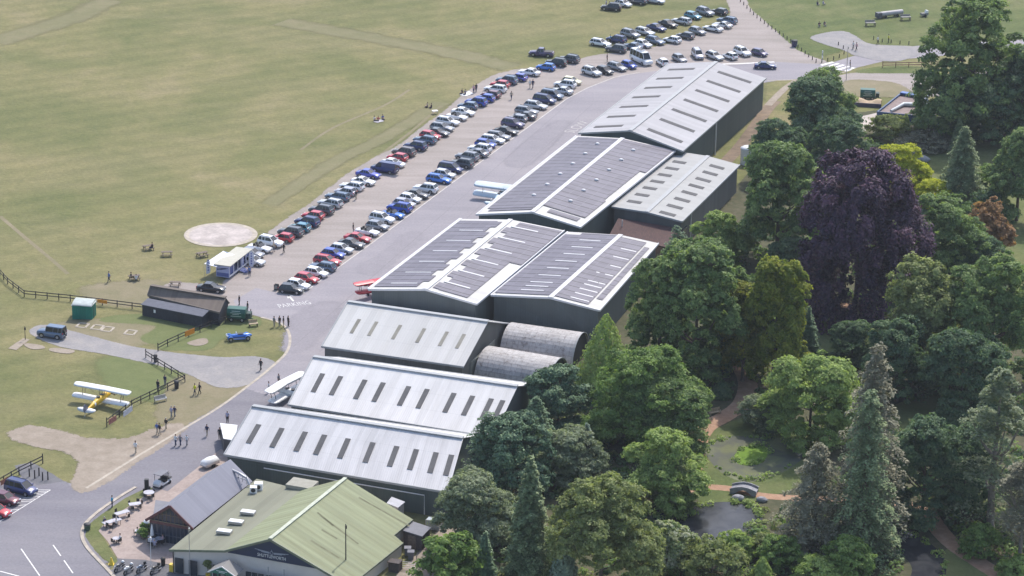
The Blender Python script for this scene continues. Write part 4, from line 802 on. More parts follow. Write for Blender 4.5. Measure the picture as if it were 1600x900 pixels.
LM = {
 'oak': leaf_mat('oak_leaves', (0.102, 0.170, 0.061), (0.193, 0.284, 0.101), (0.337, 0.430, 0.163)),
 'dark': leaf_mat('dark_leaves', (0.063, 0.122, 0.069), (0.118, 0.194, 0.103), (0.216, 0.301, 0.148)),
 'mid': leaf_mat('green_leaves', (0.104, 0.181, 0.051), (0.188, 0.290, 0.081), (0.301, 0.412, 0.128)),
 'light': leaf_mat('light_leaves', (0.179, 0.263, 0.073), (0.302, 0.400, 0.122), (0.444, 0.544, 0.188)),
 'olive': leaf_mat('olive_leaves', (0.148, 0.190, 0.067), (0.257, 0.304, 0.117), (0.383, 0.420, 0.179)),
 'grey': leaf_mat('grey_green_leaves', (0.142, 0.181, 0.107), (0.252, 0.302, 0.189), (0.390, 0.435, 0.288)),
 'purple': leaf_mat('copper_leaves', (0.045, 0.029, 0.059), (0.079, 0.044, 0.087), (0.149, 0.073, 0.121), 0.2),
 'gold': leaf_mat('golden_leaves', (0.145, 0.20, 0.035), (0.25, 0.30, 0.05), (0.42, 0.42, 0.07), 0.55),
 'goldgreen': leaf_mat('gold_green_leaves', (0.108, 0.149, 0.027), (0.192, 0.224, 0.039), (0.324, 0.316, 0.054)),
 'lime': leaf_mat('lime_leaves', (0.324, 0.373, 0.026), (0.535, 0.559, 0.040), (0.600, 0.600, 0.079)),
 'rust': leaf_mat('rust_leaves', (0.228, 0.141, 0.068), (0.346, 0.200, 0.097), (0.464, 0.275, 0.138)),
 'spruce': leaf_mat('spruce_needles', (0.087, 0.144, 0.071), (0.174, 0.239, 0.114), (0.305, 0.367, 0.175), 0.1),
 'fir': leaf_mat('dark_fir_needles', (0.061, 0.122, 0.072), (0.122, 0.200, 0.110), (0.229, 0.323, 0.170), 0.1),
 'blue': leaf_mat('blue_needles', (0.121, 0.174, 0.123), (0.214, 0.279, 0.199), (0.316, 0.396, 0.278), 0.1),
 'pale': leaf_mat('pale_needles', (0.133, 0.135, 0.086), (0.211, 0.206, 0.134), (0.295, 0.283, 0.190), 0.1),
 'varieg': leaf_mat('variegated_leaves', (0.126, 0.190, 0.073), (0.288, 0.345, 0.176), (0.600, 0.600, 0.485)),
}
CROWN = {}
def crown_proto(kind):
    if kind in CROWN: return CROWN[kind]
    k = kind.rstrip('0123456789')
    if k == 'round': d = broad(kind, None, 13, 0.40, 0.062, 620, 80, 0.026, base=0.03)
    elif k == 'tall': d = broad(kind, None, 15, 0.38, 0.058, 680, 80, 0.024, base=0.03)
    elif k == 'wide': d = broad(kind, None, 20, 0.34, 0.05, 860, 78, 0.021, base=0.03)
    elif k == 'beech': d = broad(kind, None, 24, 0.34, 0.046, 1000, 74, 0.019, base=0.01, droop=0.12)
    elif k == 'weep': d = broad(kind, None, 14, 0.36, 0.065, 580, 80, 0.026, base=0.03, droop=0.3)
    elif k == 'bush': d = broad(kind, None, 9, 0.5, 0.10, 150, 60, 0.055, base=0.0)
    elif k == 'open': d = broad(kind, None, 10, 0.32, 0.075, 380, 76, 0.028, base=0.06)
    elif k == 'spruce': d = conifer(30, 8, 0.017, 66, 0.42, 0.62, 0.06, 0.5)
    elif k == 'fir': d = conifer(32, 10, 0.022, 80, 0.28, 0.72, 0.02, 0.35)
    elif k == 'thin': d = conifer(30, 7, 0.02, 46, 0.35, 0.6, 0.12, 0.55)
    elif k == 'cedar': d = cedar()
    elif k == 'cone': d = cone()
    elif k == 'egg': d = cone(9000, 0.032, 0.6, 0.0, 1.4)
    CROWN[kind] = d; return d
CMESH = {}
def tree(name, label, cat, bx, by, ty, wpx, kind, leaf, group=None, sq=1.0, rot=None, trunk=True, barkm=None, leaf_k=1.0, tw=1.0):
    """base seen at (bx,by); top seen at row ty; crown wpx wide in the photograph"""
    if cat == 'shrub' and name == 'broadleaf_tree': name = 'shrub'
    p = at(bx, by); s = mpp(bx, by); h = (by-ty)*s/0.94; wd = wpx*s*(1.12 if kind.startswith(('fir', 'spruce', 'thin')) else 1.0)
    t = thing(name, label, cat, p, rng.uniform(0, 6.28) if rot is None else rot, group)
    key = (kind, leaf)
    if key not in CMESH:
        P, N, T, lf = crown_proto(kind); CMESH[key] = (P, N, T, lf)
    P, N, T, lf = CMESH[key]
    sc = np.array([wd, wd*sq, h]); P2 = P*sc; N2 = N/np.array([1, sq, 1.0])
    nl = len(P2); keep = slice(None); lsz = lf*(wd+h)/2*1.0*leaf_k
    target = max(0.24, min(0.46, lsz*0.85)); frac = min(1.0, (lsz/target)**2*1.0)
    if frac < 0.98: keep = rng.random(nl) < max(0.35, frac)
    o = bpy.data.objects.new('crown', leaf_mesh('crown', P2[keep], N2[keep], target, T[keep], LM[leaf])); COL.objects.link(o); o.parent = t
    if trunk:
        mb = MB(); r = max(0.12, 0.018*h)*tw; top = h*(0.9 if kind.startswith(('spruce', 'fir', 'thin', 'cedar')) else 0.62)
        mb.tube([(0, 0, -0.1), (0, 0, h*0.06), (r*.3, 0, h*0.3), (0, r*.3, top)], [r*1.4, r, r*0.8, r*0.2], k=8)
        if not kind.startswith(('spruce', 'fir', 'thin', 'cone', 'egg')):
            for i in range(7):
                a = rng.uniform(0, 6.28); z0 = h*rng.uniform(0.2, 0.5); L = wd*rng.uniform(0.24, 0.4); mb.tube([(0, 0, z0), (math.cos(a)*L*.5, math.sin(a)*L*.5*sq, z0+h*.08), (math.cos(a)*L, math.sin(a)*L*sq, z0+h*rng.uniform(.15, .28))], [r*.5, r*.35, r*.08], k=6)
        mb.build('trunk', barkm or M_bark, t)
    return t
# big parkland trees (far to near)
T_ = tree
T_('oak_tree', 'huge spreading oak towering over the top right lawn', 'tree', 1516, 212, 5, 174, 'wide2', 'oak', rot=2.6)
T_('oak_tree', 'dark oak half behind the huge oak at the right frame edge', 'tree', 1592, 222, 84, 104, 'tall1', 'dark')
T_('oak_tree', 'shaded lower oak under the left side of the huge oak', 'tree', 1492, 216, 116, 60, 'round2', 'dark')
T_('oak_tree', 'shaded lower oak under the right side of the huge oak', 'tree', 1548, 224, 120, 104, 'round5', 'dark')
T_('broadleaf_tree', 'bushy dark tree beside the far grey hangar with a leafy spike on top', 'tree', 1278, 240, 128, 108, 'round1', 'dark')
T_('broadleaf_tree', 'open topped olive tree poking above the bushy dark tree near the yard', 'tree', 1280, 215, 112, 90, 'open1', 'oak')
T_('broadleaf_tree', 'low dark tree filling the gap behind the white round silo', 'tree', 1212, 282, 192, 82, 'round2', 'dark')
T_('broadleaf_tree', 'dark tree tucked under the bushy tree by the timber yard', 'tree', 1308, 295, 190, 92, 'tall2', 'dark')
T_('broadleaf_tree', 'tall green tree with sunlit left shoulder right of the low workshop', 'tree', 1212, 412, 232, 142, 'tall1', 'oak')
T_('copper_beech', 'massive dark purple copper beech in the middle of the garden', 'tree', 1336, 494, 243, 184, 'beech1', 'purple', rot=0.5)
T_('golden_tree', 'bright lime yellow tree behind the copper beech', 'tree', 1402, 304, 229, 92, 'round3', 'lime')
T_('golden_shrub', 'small bright lime bush right of the copper beech', 'shrub', 1460, 324, 284, 56, 'bush1', 'lime')
T_('conifer', 'spire topped dark conifer on the upper garden lawn', 'tree', 1500, 322, 198, 84, 'fir1', 'spruce')
T_('conifer', 'small pointed young conifer below the huge oak', 'tree', 1496, 240, 186, 30, 'fir2', 'spruce')
T_('broadleaf_tree', 'grey green tree cut by the right frame edge above the rust bush', 'tree', 1588, 345, 208, 92, 'round1', 'oak')
T_('rust_shrub', 'rust brown feathery shrub near the right edge lawn', 'shrub', 1544, 402, 314, 64, 'bush2', 'rust')
T_('broadleaf_tree', 'domed dark green tree just right of the copper beech', 'tree', 1466, 452, 312, 138, 'wide2', 'oak')
T_('broadleaf_tree', 'shrubby green tree in front of the rust shrub', 'tree', 1520, 452, 372, 90, 'round4', 'dark')
T_('broadleaf_tree', 'knobbly headed yew like tree right of the shaded lawn gap', 'tree', 1432, 590, 410, 128, 'tall3', 'olive')
T_('broadleaf_tree', 'large pale leaved tree filling the right edge mid height', 'tree', 1545, 602, 405, 150, 'wide3', 'oak')
T_('broadleaf_tree', 'dark low tree between the knobbly tree and the bare spruce', 'tree', 1400, 628, 500, 100, 'round5', 'dark')
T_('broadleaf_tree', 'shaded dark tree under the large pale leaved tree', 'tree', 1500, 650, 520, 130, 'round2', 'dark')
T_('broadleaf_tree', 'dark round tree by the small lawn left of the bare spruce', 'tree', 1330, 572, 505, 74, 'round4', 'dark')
T_('golden_tree', 'drooping yellow green tree with golden top left of the lawn gap', 'tree', 1208, 607, 410, 98, 'round4', 'gold')
T_('golden_tree', 'yellowish green tree tucked against the left side of the golden tree', 'tree', 1160, 596, 446, 88, 'round1', 'goldgreen')
T_('conifer', 'small dense green conifer beside the golden drooping tree', 'tree', 1258, 570, 478, 56, 'fir1', 'fir')
T_('broadleaf_tree', 'light green tree at the yard corner below the workshop door', 'tree', 1122, 410, 334, 80, 'round3', 'light')
T_('conifer', 'dark ragged conifer top at the corner of the solar panel hangar', 'tree', 1056, 432, 352, 60, 'thin1', 'fir')
T_('pine_tree', 'tall broad dark pine in the middle of the tree belt', 'tree', 1085, 595, 384, 150, 'wide1', 'oak', rot=1.3)
T_('pine_tree', 'rounded dark pine leaning over the solar panel roof', 'tree', 1030, 570, 402, 100, 'tall2', 'oak', rot=2.2)
T_('pine_tree', 'smaller dark pine on the right of the tree belt', 'tree', 1135, 560, 420, 92, 'tall3', 'oak', rot=0.4)
T_('cypress_tree', 'pale green feathery cypress beside the round huts', 'tree', 944, 615, 487, 92, 'cone1', 'light', tw=.7)
T_('broadleaf_tree', 'broad sunlit green tree below the round huts', 'tree', 1000, 696, 550, 170, 'wide2', 'mid', rot=2.0)
T_('broadleaf_tree', 'lower shaded green tree left of the red garden path', 'tree', 1035, 705, 590, 140, 'round2', 'oak')
T_('conifer', 'dense bluish conifer in front of the silver roof end', 'tree', 872, 670, 574, 100, 'tall3', 'fir')
T_('conifer', 'dark ragged conifer against the silver hangar roof', 'tree', 762, 772, 640, 104, 'thin2', 'fir')
T_('conifer', 'deep green conifer behind the grey green tree near the cafe yard', 'tree', 800, 778, 652, 118, 'tall2', 'fir')
T_('conifer', 'short dark conifer between the silver and zinc hangar ends', 'tree', 836, 712, 618, 84, 'fir2', 'fir')
T_('broadleaf_tree', 'grey green rounded tree beside the cafe service track', 'tree', 742, 856, 738, 128, 'round1', 'grey', rot=1.0)
T_('conifer', 'small pale blue spruce rising among the low trees', 'tree', 916, 738, 660, 40, 'fir1', 'blue')
T_('broadleaf_tree', 'soft grey green tree behind the blue spruce', 'tree', 884, 752, 672, 104, 'round4', 'grey')
T_('broadleaf_tree', 'light olive tree beside the red path and upper pond', 'tree', 1036, 792, 674, 122, 'round3', 'light')
T_('broadleaf_tree', 'dusky brown green tree by the pond bridge path', 'tree', 1052, 796, 712, 66, 'open2', 'olive')
T_('broadleaf_tree', 'big rounded olive green tree at the bottom centre', 'tree', 938, 925, 745, 168, 'wide3', 'olive', rot=0.3)
T_('conifer', 'tall dark green conifer left of the big olive tree', 'tree', 826, 900, 708, 84, 'fir2', 'spruce')
T_('cypress_tree', 'narrow pointed pale cypress at the bottom centre', 'tree', 880, 925, 818, 46, 'cone2', 'blue', tw=.6)
T_('conifer', 'small dark conifer at the bottom left of the tree belt', 'tree', 757, 915, 828, 44, 'fir1', 'fir')
T_('broadleaf_tree', 'dark bushy tree at the bottom beside the service track', 'tree', 706, 915, 836, 92, 'bush3', 'mid', trunk=True)
T_('variegated_shrub', 'pale cream flecked dome shrub beside the lower pond', 'shrub', 1042, 888, 812, 78, 'bush2', 'varieg')
T_('broadleaf_tree', 'light green dome tree above the upper pond', 'tree', 1264, 690, 558, 140, 'round5', 'light')
T_('broadleaf_tree', 'grey leaved shrub tree by the red path bend', 'shrub', 1186, 670, 620, 58, 'bush1', 'grey')
T_('clipped_bush', 'small clipped dark bush beside the red path', 'shrub', 1128, 622, 594, 36, 'egg1', 'dark', trunk=False)
T_('spruce_tree', 'very tall thin silvery spruce with bare drooping branches right of the pond', 'tree', 1352, 848, 528, 128, 'spruce1', 'pale', barkm=M_bark2)
T_('spruce_tree', 'second tall green spruce just in front of the silvery one', 'tree', 1344, 872, 600, 122, 'spruce2', 'spruce')
T_('cedar_tree', 'grey green cedar with visible trunk by the lower pond', 'tree', 1270, 862, 686, 132, 'spruce3', 'pale', barkm=M_bark)
T_('cedar_tree', 'broad pale cedar with tall bare trunk at the right edge', 'tree', 1546, 830, 575, 128, 'cedar1', 'grey', barkm=M_bark2, tw=1.3)
T_('cedar_tree', 'olive grey cedar cut by the right frame edge near the bottom', 'tree', 1592, 880, 702, 110, 'cedar2', 'pale', barkm=M_bark2)
T_('yew_tree', 'dark shaded yew behind the tall spruces', 'tree', 1440, 812, 655, 128, 'tall1', 'dark', rot=.8)
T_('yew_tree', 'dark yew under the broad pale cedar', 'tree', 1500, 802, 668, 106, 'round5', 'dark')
T_('broadleaf_tree', 'mid green shrub at the red path junction bottom right', 'shrub', 1528, 868, 820, 56, 'bush1', 'mid')
T_('broadleaf_tree', 'bright green shrub at the bottom right corner', 'shrub', 1592, 905, 872, 60, 'bush3', 'light')
T_('broadleaf_tree', 'dark laurel bush on the stream bank below the tall spruces', 'shrub', 1325, 908, 838, 74, 'bush1', 'mid')
T_('broadleaf_tree', 'light green bush on the near bank of the lower pond', 'shrub', 1148, 874, 832, 54, 'bush3', 'light')
T_('broadleaf_tree', 'brownish green bush between lower pond and frame bottom', 'shrub', 1112, 905, 840, 84, 'bush2', 'olive')
T_('cypress_tree', 'small bright pointed cypress at the bottom edge near the pond', 'tree', 1190, 912, 868, 40, 'cone1', 'light', tw=.6)
T_('broadleaf_tree', 'yellow green shrub at the bottom edge right of the small cypress', 'shrub', 1280, 912, 870, 78, 'bush1', 'light')
T_('broadleaf_tree', 'dark green bush behind the small bright cypress', 'shrub', 1218, 888, 838, 62, 'bush3', 'mid')
T_('broadleaf_tree', 'olive shrub in front of the lower pond right bank', 'shrub', 1196, 868, 834, 52, 'bush1', 'olive')
T_('clipped_bush', 'bright green egg shaped clipped bush below the blue topped stack', 'shrub', 1414, 204, 178, 16, 'egg1', 'light', trunk=False)
T_('broadleaf_tree', 'sprawling grey brown shrub by the yard wall', 'shrub', 1388, 215, 182, 58, 'bush3', 'olive')
T_('broadleaf_tree', 'brown heathery shrub bed under the huge oak', 'shrub', 1448, 230, 210, 80, 'bush2', 'pale')
T_('broadleaf_tree', 'yellowish shrub at the right end of the garden lawn', 'shrub', 1545, 312, 262, 60, 'bush1', 'mid')
T_('broadleaf_tree', 'dark shrub at the foot of the spire conifer', 'shrub', 1540, 350, 300, 54, 'bush3', 'dark')
T_('broadleaf_tree', 'shaded dark tree behind the golden drooping tree', 'tree', 1235, 440, 372, 66, 'round2', 'dark')

# ---------------------------------------------------------------- low undergrowth of the garden
def inside(x, y, P):
    c = False; j = len(P)-1
    for i in range(len(P)):
        if (P[i][1] > y) != (P[j][1] > y) and x < (P[j][0]-P[i][0])*(y-P[i][1])/(P[j][1]-P[i][1])+P[i][0]: c = not c
        j = i
    return c
GARDEN = [(700, 905), (720, 840), (770, 740), (850, 640), (930, 580), (1040, 470), (1110, 430), (1165, 330), (1215, 250), (1240, 190), (1330, 205), (1640, 215), (1660, 940), (700, 940)]
CLEAR = [[(1360, 235), (1420, 215), (1480, 222), (1560, 225), (1620, 250), (1610, 330), (1600, 470), (1560, 400), (1480, 340), (1430, 320)], [(1235, 480), (1290, 470), (1325, 500), (1300, 560), (1270, 600), (1240, 560)], [(1395, 640), (1500, 620), (1520, 690), (1400, 690)], [(1080, 690), (1150, 650), (1200, 650), (1270, 680), (1290, 730), (1240, 775), (1140, 800), (1075, 790)], [(1465, 905), (1480, 855), (1520, 865), (1590, 900), (1560, 940), (1465, 940)], [(1130, 560), (1185, 560), (1180, 620), (1150, 660), (1105, 690), (1070, 680), (1110, 640), (1150, 610)], [(1010, 810), (1040, 785), (1180, 785), (1200, 810), (1130, 850), (1060, 850)], [(1320, 810), (1420, 825), (1480, 850), (1490, 940), (1410, 940), (1400, 860), (1330, 838)], [(1425, 780), (1450, 785), (1480, 830), (1580, 900), (1560, 915), (1450, 845)], [(1000, 795), (1010, 765), (1100, 752), (1150, 755), (1300, 772), (1440, 785), (1440, 800), (1200, 790), (1080, 785)], [(1250, 440), (1345, 470), (1345, 492), (1270, 485)], [(1315, 140), (1480, 140), (1480, 195), (1380, 230), (1315, 200)]]
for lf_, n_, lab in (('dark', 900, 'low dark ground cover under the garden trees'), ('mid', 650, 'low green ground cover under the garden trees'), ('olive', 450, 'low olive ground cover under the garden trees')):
    P_, N_, T_2 = [], [], []
    while len(P_) < n_:
        x, y = rng.uniform(690, 1640), rng.uniform(200, 935)
        if not inside(x, y, GARDEN) or any(inside(x, y, c) for c in CLEAR): continue
        g0 = np.array(at(x, y)); r = rng.uniform(.6, 1.5); k = 46; d = sph(k); d[:, 2] = np.abs(d[:, 2]); P_.append(g0+d*np.array([r, r, r*rng.uniform(.5, 1.3)])*rng.uniform(.7, 1, (k, 1))); N_.append(d+rng.normal(size=(k, 3))*.4+np.array([0, 0, .4])); T_2.append(rng.uniform(.2, .8)+rng.normal(size=k)*.12)
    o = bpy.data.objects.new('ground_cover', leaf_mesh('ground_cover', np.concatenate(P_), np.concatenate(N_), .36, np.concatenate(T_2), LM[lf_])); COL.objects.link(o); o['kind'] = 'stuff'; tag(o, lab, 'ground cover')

P_, N_, T_2 = [], [], []
for outl in ([(1105, 700), (1130, 686), (1165, 684), (1200, 686), (1240, 690), (1250, 715), (1210, 742), (1170, 752), (1140, 744), (1118, 726)], [(1025, 808), (1045, 797), (1085, 791), (1130, 787), (1165, 790), (1185, 800), (1180, 820), (1130, 840), (1085, 850), (1060, 830)], [(1330, 815), (1370, 820), (1410, 832), (1445, 848), (1470, 872), (1472, 900), (1455, 925)], [(1150, 716), (1158, 703), (1180, 698), (1198, 702), (1190, 722), (1170, 727), (1156, 725)]):
    for q in smooth_line(outl, 9, True):
        if rng.random() < .55: continue
        g0 = np.array(at(q.x+rng.normal()*3, q.y+rng.normal()*1.2)); r = rng.uniform(.15, 1.0)**1.3; k = 30; d = sph(k); d[:, 2] = np.abs(d[:, 2]); P_.append(g0+d*np.array([r, r, r*1.1])*rng.uniform(.6, 1, (k, 1))); N_.append(d+rng.normal(size=(k, 3))*.4+np.array([0, 0, .4])); T_2.append(rng.uniform(.2, .9)+rng.normal(size=k)*.15)
o = bpy.data.objects.new('bank_planting', leaf_mesh('bank_planting', np.concatenate(P_), np.concatenate(N_), .26, np.concatenate(T_2), LM['light'])); COL.objects.link(o); o['kind'] = 'stuff'; tag(o, 'low leafy planting fringing the garden ponds', 'bank planting')
# ---------------------------------------------------------------- vehicles
M_tyre = mat('tyre_rubber', (0.018, 0.018, 0.02), 0.8, var=0.1); M_rim = mat('alloy_rim', (0.42, 0.42, 0.44), 0.35, 0.7, var=0)
M_cglass = mat('car_glass', (0.022, 0.028, 0.035), 0.06, var=0, spec=0.6); M_lamp = mat('clear_lamp', (0.75, 0.76, 0.78), 0.15, var=0, spec=0.6); M_rear = mat('red_lamp', (0.42, 0.02, 0.02), 0.2, var=0)
M_plate = mat('number_plate', (0.7, 0.7, 0.66), 0.5, var=0); M_ctrim = mat('dark_bumper', (0.03, 0.03, 0.033), 0.6, var=0.05)
PAINT_RGB = {'white': (0.82, 0.82, 0.83), 'silver': (0.56, 0.57, 0.59), 'grey': (0.25, 0.26, 0.29), 'dark grey': (0.075, 0.08, 0.095), 'black': (0.022, 0.022, 0.027), 'navy': (0.016, 0.028, 0.13), 'blue': (0.018, 0.065, 0.40), 'bright blue': (0.015, 0.15, 0.56), 'pale blue': (0.22, 0.30, 0.44), 'teal': (0.07, 0.24, 0.33), 'red': (0.50, 0.014, 0.03), 'maroon': (0.13, 0.022, 0.04), 'cream': (0.72, 0.66, 0.40), 'purple': (0.085, 0.065, 0.15), 'violet blue': (0.07, 0.09, 0.44), 'bronze': (0.13, 0.10, 0.10), 'slate blue': (0.10, 0.15, 0.235), 'lilac': (0.42, 0.41, 0.48)}
PM = {k: mat('paint_'+k.replace(' ', '_'), v, 0.3, 0.0 if k in ('white', 'cream', 'red') else 0.15, var=0.0, coat=0.7) for k, v in PAINT_RGB.items()}
SPEC = {  # length, half width, roof z, belt z, bonnet z, (screen base, roof front, roof rear, rear base) as fractions of half length, boot z or None, wheel radius
 'hatchback': (4.0, 0.87, 1.46, 0.93, 0.86, (0.42, 0.08, -0.72, -0.93), None, 0.31),
 'small hatchback': (3.6, 0.82, 1.47, 0.93, 0.86, (0.48, 0.14, -0.74, -0.94), None, 0.29),
 'estate car': (4.6, 0.9, 1.46, 0.94, 0.87, (0.38, 0.06, -0.80, -0.95), None, 0.32),
 'saloon': (4.6, 0.9, 1.42, 0.93, 0.86, (0.38, 0.06, -0.42, -0.68), 0.93, 0.32),
 'SUV': (4.5, 0.93, 1.68, 1.07, 1.02, (0.40, 0.10, -0.78, -0.94), None, 0.36),
 'people carrier': (4.6, 0.93, 1.76, 1.05, 0.98, (0.62, 0.24, -0.84, -0.96), None, 0.33),
 'coupe': (4.4, 0.9, 1.32, 0.88, 0.82, (0.32, 0.0, -0.36, -0.74), 0.88, 0.33),
 'convertible': (4.2, 0.88, 0.0, 0.90, 0.84, (0.30, 0.04, -0.3, -0.6), 0.89, 0.32),
 'van': (5.0, 0.97, 1.98, 1.12, 1.08, (0.66, 0.34, -0.95, -0.98), None, 0.34),
 'minibus': (6.2, 1.02, 2.55, 1.35, 1.2, (0.74, 0.52, -0.96, -0.985), None, 0.36),
 'pickup': (5.2, 0.93, 1.76, 1.08, 1.03, (0.42, 0.20, -0.18, -0.24), 1.08, 0.38),
 'utility car': (4.4, 0.9, 1.95, 1.18, 1.14, (0.34, 0.26, -0.94, -0.97), None, 0.39)}
PROTO = {}
def car_proto(kind):
    if kind in PROTO: return PROTO[kind]
    L, W, rz_, bz, hz, (f0, f1, f2, f3), boot, wr = SPEC[kind]; h = L/2
    t = thing('parked_car' if kind not in ('van', 'minibus') else kind, None, None); dz = bz
    st = [(-h, .80, .40, dz*.70), (-h*.985, .92, .28, dz*.84), (-h*.95, .97, .24, (boot or dz)*.97), (f3*h, .99, .22, (boot or dz)), (-h*.55, 1, .2, dz), (0, 1, .2, dz), (f0*h*.99, .99, .2, dz*.985), (h*.72, .97, .2, hz*.97), (h*.90, .92, .24, hz*.85), (h*.975, .82, .3, hz*.70), (h, .68, .38, hz*.56)]
    if kind in ('minibus', 'van', 'utility car'): st[-3:] = [(h*.93, .96, .24, hz*.94), (h*.985, .92, .3, hz*.8), (h, .84, .4, hz*.6)]
    rings = []
    for x, wf, zl, zt in st:
        w_ = W*wf; rings.append([(x, y, z) for y, z in ((-w_*.82, zl), (-w_, zl+.16), (-w_*1.0, (zl+zt)*.52), (-w_*.95, zt-.06), (-w_*.80, zt), (0, zt+.035), (w_*.80, zt), (w_*.95, zt-.06), (w_*1.0, (zl+zt)*.52), (w_, zl+.16), (w_*.82, zl))])
    b = MB(); b.loft(rings, 0, True)
    gl = MB()
    xs = (f3*h, f2*h, f1*h, f0*h); wb_, wr_ = W*.90, W*.74
    if kind == 'convertible':
        x0, x1 = f3*h*.75, f0*h*.9; b.box(((x0+x1)/2, 0, bz+.03), (x1-x0, W*1.3, .05), 1)
        for sx_, sy_ in ((-.05, .38), (-.05, -.38), (-.42, .38), (-.42, -.38)): b.box((sx_*h, sy_, bz+.16), (.16, .48, .5), 2, ry=R(-14)); 
        q = [(f0*h, -wb_*.95, bz-.02), (f0*h, wb_*.95, bz-.02), (f1*h, wr_, bz+.42), (f1*h, -wr_, bz+.42)]; gl.poly(q); gl.poly([(x-.03, y, z) for x, y, z in q][::-1])
    else:
        z0 = bz-.03; z1 = rz_-.07
        base = [(xs[0], wb_*.94), (xs[0]*.8, wb_), (xs[3]*.7, wb_), (xs[3], wb_*.90)]; top = [(xs[1], wr_*.94), (xs[1]*.8, wr_), (xs[2]*.7 if xs[2] > 0.3 else xs[2]-.15, wr_), (xs[2], wr_*.92)]
        B_ = [(x, y, z0) for x, y in base]+[(x, -y, z0) for x, y in base[::-1]]; T__ = [(x, y, z1) for x, y in top]+[(x, -y, z1) for x, y in top[::-1]]
        gl.mesh(B_+T__, [(i, (i+1) % 8, 8+(i+1) % 8, 8+i) for i in range(8)], 0)
        R2 = [(x*.985, y*.9, rz_) for x, y, z in T__]; R1 = [(x*1.005, y*1.01, z) for x, y, z in T__]; R0 = [(x, y*1.015, z-.05) for x, y, z in T__]
        b.loft([R0, R1, R2], 0, True, False); b.mesh(R2, [tuple(range(8))], 0, True)
        for i in (0, 3, 4, 7):
            p, q = Vector(B_[i]), Vector(T__[i]); o_ = Vector((0, .015 if p.y > 0 else -.015, 0)); b.bar(p+o_, q+o_, .09, .06)
        ml = (xs[1]+xs[2])/2
        for k in ([ml] if 'small' in kind or kind in ('coupe', 'pickup') else [ml+.15, xs[1]*.72+.05] if kind not in ('minibus',) else [ml-1.2, ml, ml+1.2]):
            for s_ in (-1, 1): b.bar((k, s_*(wb_+.012), z0), (k-.03, s_*(wr_+.012), z1), .07, .05)
        if kind in ('van',):
            for s_ in (-1, 1): b.poly([(xs[0]+.05, s_*(wb_+.02), z0), (0.1*h, s_*(wb_+.02), z0), (0.1*h, s_*(wr_+.02), z1), (xs[1]+.05, s_*(wr_+.02), z1)])
        if kind in ('SUV', 'estate car', 'people carrier'):
            for s_ in (-1, 1): b.bar((xs[1]*.9, s_*wr_*.86, rz_+.05), (xs[2]*.8, s_*wr_*.86, rz_+.05), .05, .05, 1)
        if kind == 'pickup': b.box(((xs[0]-h*.94)/2, 0, bz+.045), (abs(-h*.94-xs[0])*.92, W*1.55, .04), 1)
        if kind == 'minibus': b.box((-.4, 0, rz_+.12), (2.0, .9, .22), 0); b.box((-.4, 0, rz_+.24), (1.7, .7, .04), 1)
    wx = (h*.60, -h*.60)
    for x in wx:
        for s_ in (-1, 1):
            c = Vector((x, s_*(W*1.002), wr)); b.mesh([c+Vector((math.cos(a)*wr*1.2, 0, math.sin(a)*wr*1.2)) for a in np.linspace(-.25, math.pi+.25, 13)], [tuple(range(13))], 1)
    for s_ in (-1, 1): b.bar((-h*.42, s_*W*.99, .26), (h*.42, s_*W*.99, .26), .06, .14, 1); b.box((f0*h*.82, s_*(W+.09), bz+.06), (.14, .2, .13), 0)
    b.box((h*.99, 0, .47), (.06, W*1.0, .16), 1); b.box((-h*.995, 0, .42), (.05, W*1.3, .12), 1)
    b.build('body', [PM['white'], M_ctrim, M_blackp], t); gl.build('window_glass', M_cglass, t)
    wm = MB()
    for s in (1,):
        wm.loft([[(math.cos(a)*r_, y, math.sin(a)*r_) for a in np.linspace(0, 2*math.pi, 14, endpoint=False)] for y, r_ in ((-.1, wr*.93), (-.07, wr), (.07, wr), (.1, wr*.93))], 0)
        for y in (-.108, .108): wm.mesh([(math.cos(a)*wr*.62, y, math.sin(a)*wr*.62) for a in np.linspace(0, 2*math.pi, 10, endpoint=False)], [tuple(range(10))], 1)
    w0 = None
    for x in wx:
        for s_ in (-1, 1):
            o = wm.build('wheel', [M_tyre, M_rim], t) if w0 is None else dup(w0, parent=t); w0 = w0 or o; o.location = (x, s_*(W-.075), wr)
    lm = MB(); lm.box((0, 0, 0), (.16, .34, .13)); rm = MB(); rm.box((0, 0, 0), (.1, .26, .2)); l0 = r0 = None
    for s_ in (-1, 1):
        o = lm.build('headlight', M_lamp, t) if l0 is None else dup(l0, parent=t); l0 = l0 or o; o.location = (h*.925, s_*W*.66, hz*.76)
        o = rm.build('tail_light', M_rear, t) if r0 is None else dup(r0, parent=t); r0 = r0 or o; o.location = (-h*.965, s_*W*.76, dz*.84)
    pm = MB(); pm.box((0, 0, 0), (.03, .5, .12)); o = pm.build('number_plate', M_plate, t); o.location = (h+.02, 0, .42); o = dup(o, parent=t); o.location = (-h-.01, 0, .62)
    PROTO[kind] = t; return t
used = set(); CARLAB = set()
def place_car(x, y, kind, colour, heading, label, group, z=0.7, roof=None):
    pr = car_proto(kind); p = at(x, y, z); p.z = 0.012
    if kind in used: t = dup(pr)
    else: used.add(kind); t = pr
    t.location = p; t.rotation_euler = (0, 0, R(heading)); t['label'] = label; t['category'] = {'SUV': 'car', 'van': 'van', 'minibus': 'minibus', 'pickup': 'pickup'}.get(kind, 'car')
    if group: t['group'] = group
    assert label not in CARLAB, label
    CARLAB.add(label)
    for c in t.children:
        if c.name.split('.')[0] == 'body':
            c.material_slots[0].link = 'OBJECT'; c.material_slots[0].material = PM[colour]
        if roof and c.name.split('.')[0] == 'window_glass': pass
    return t
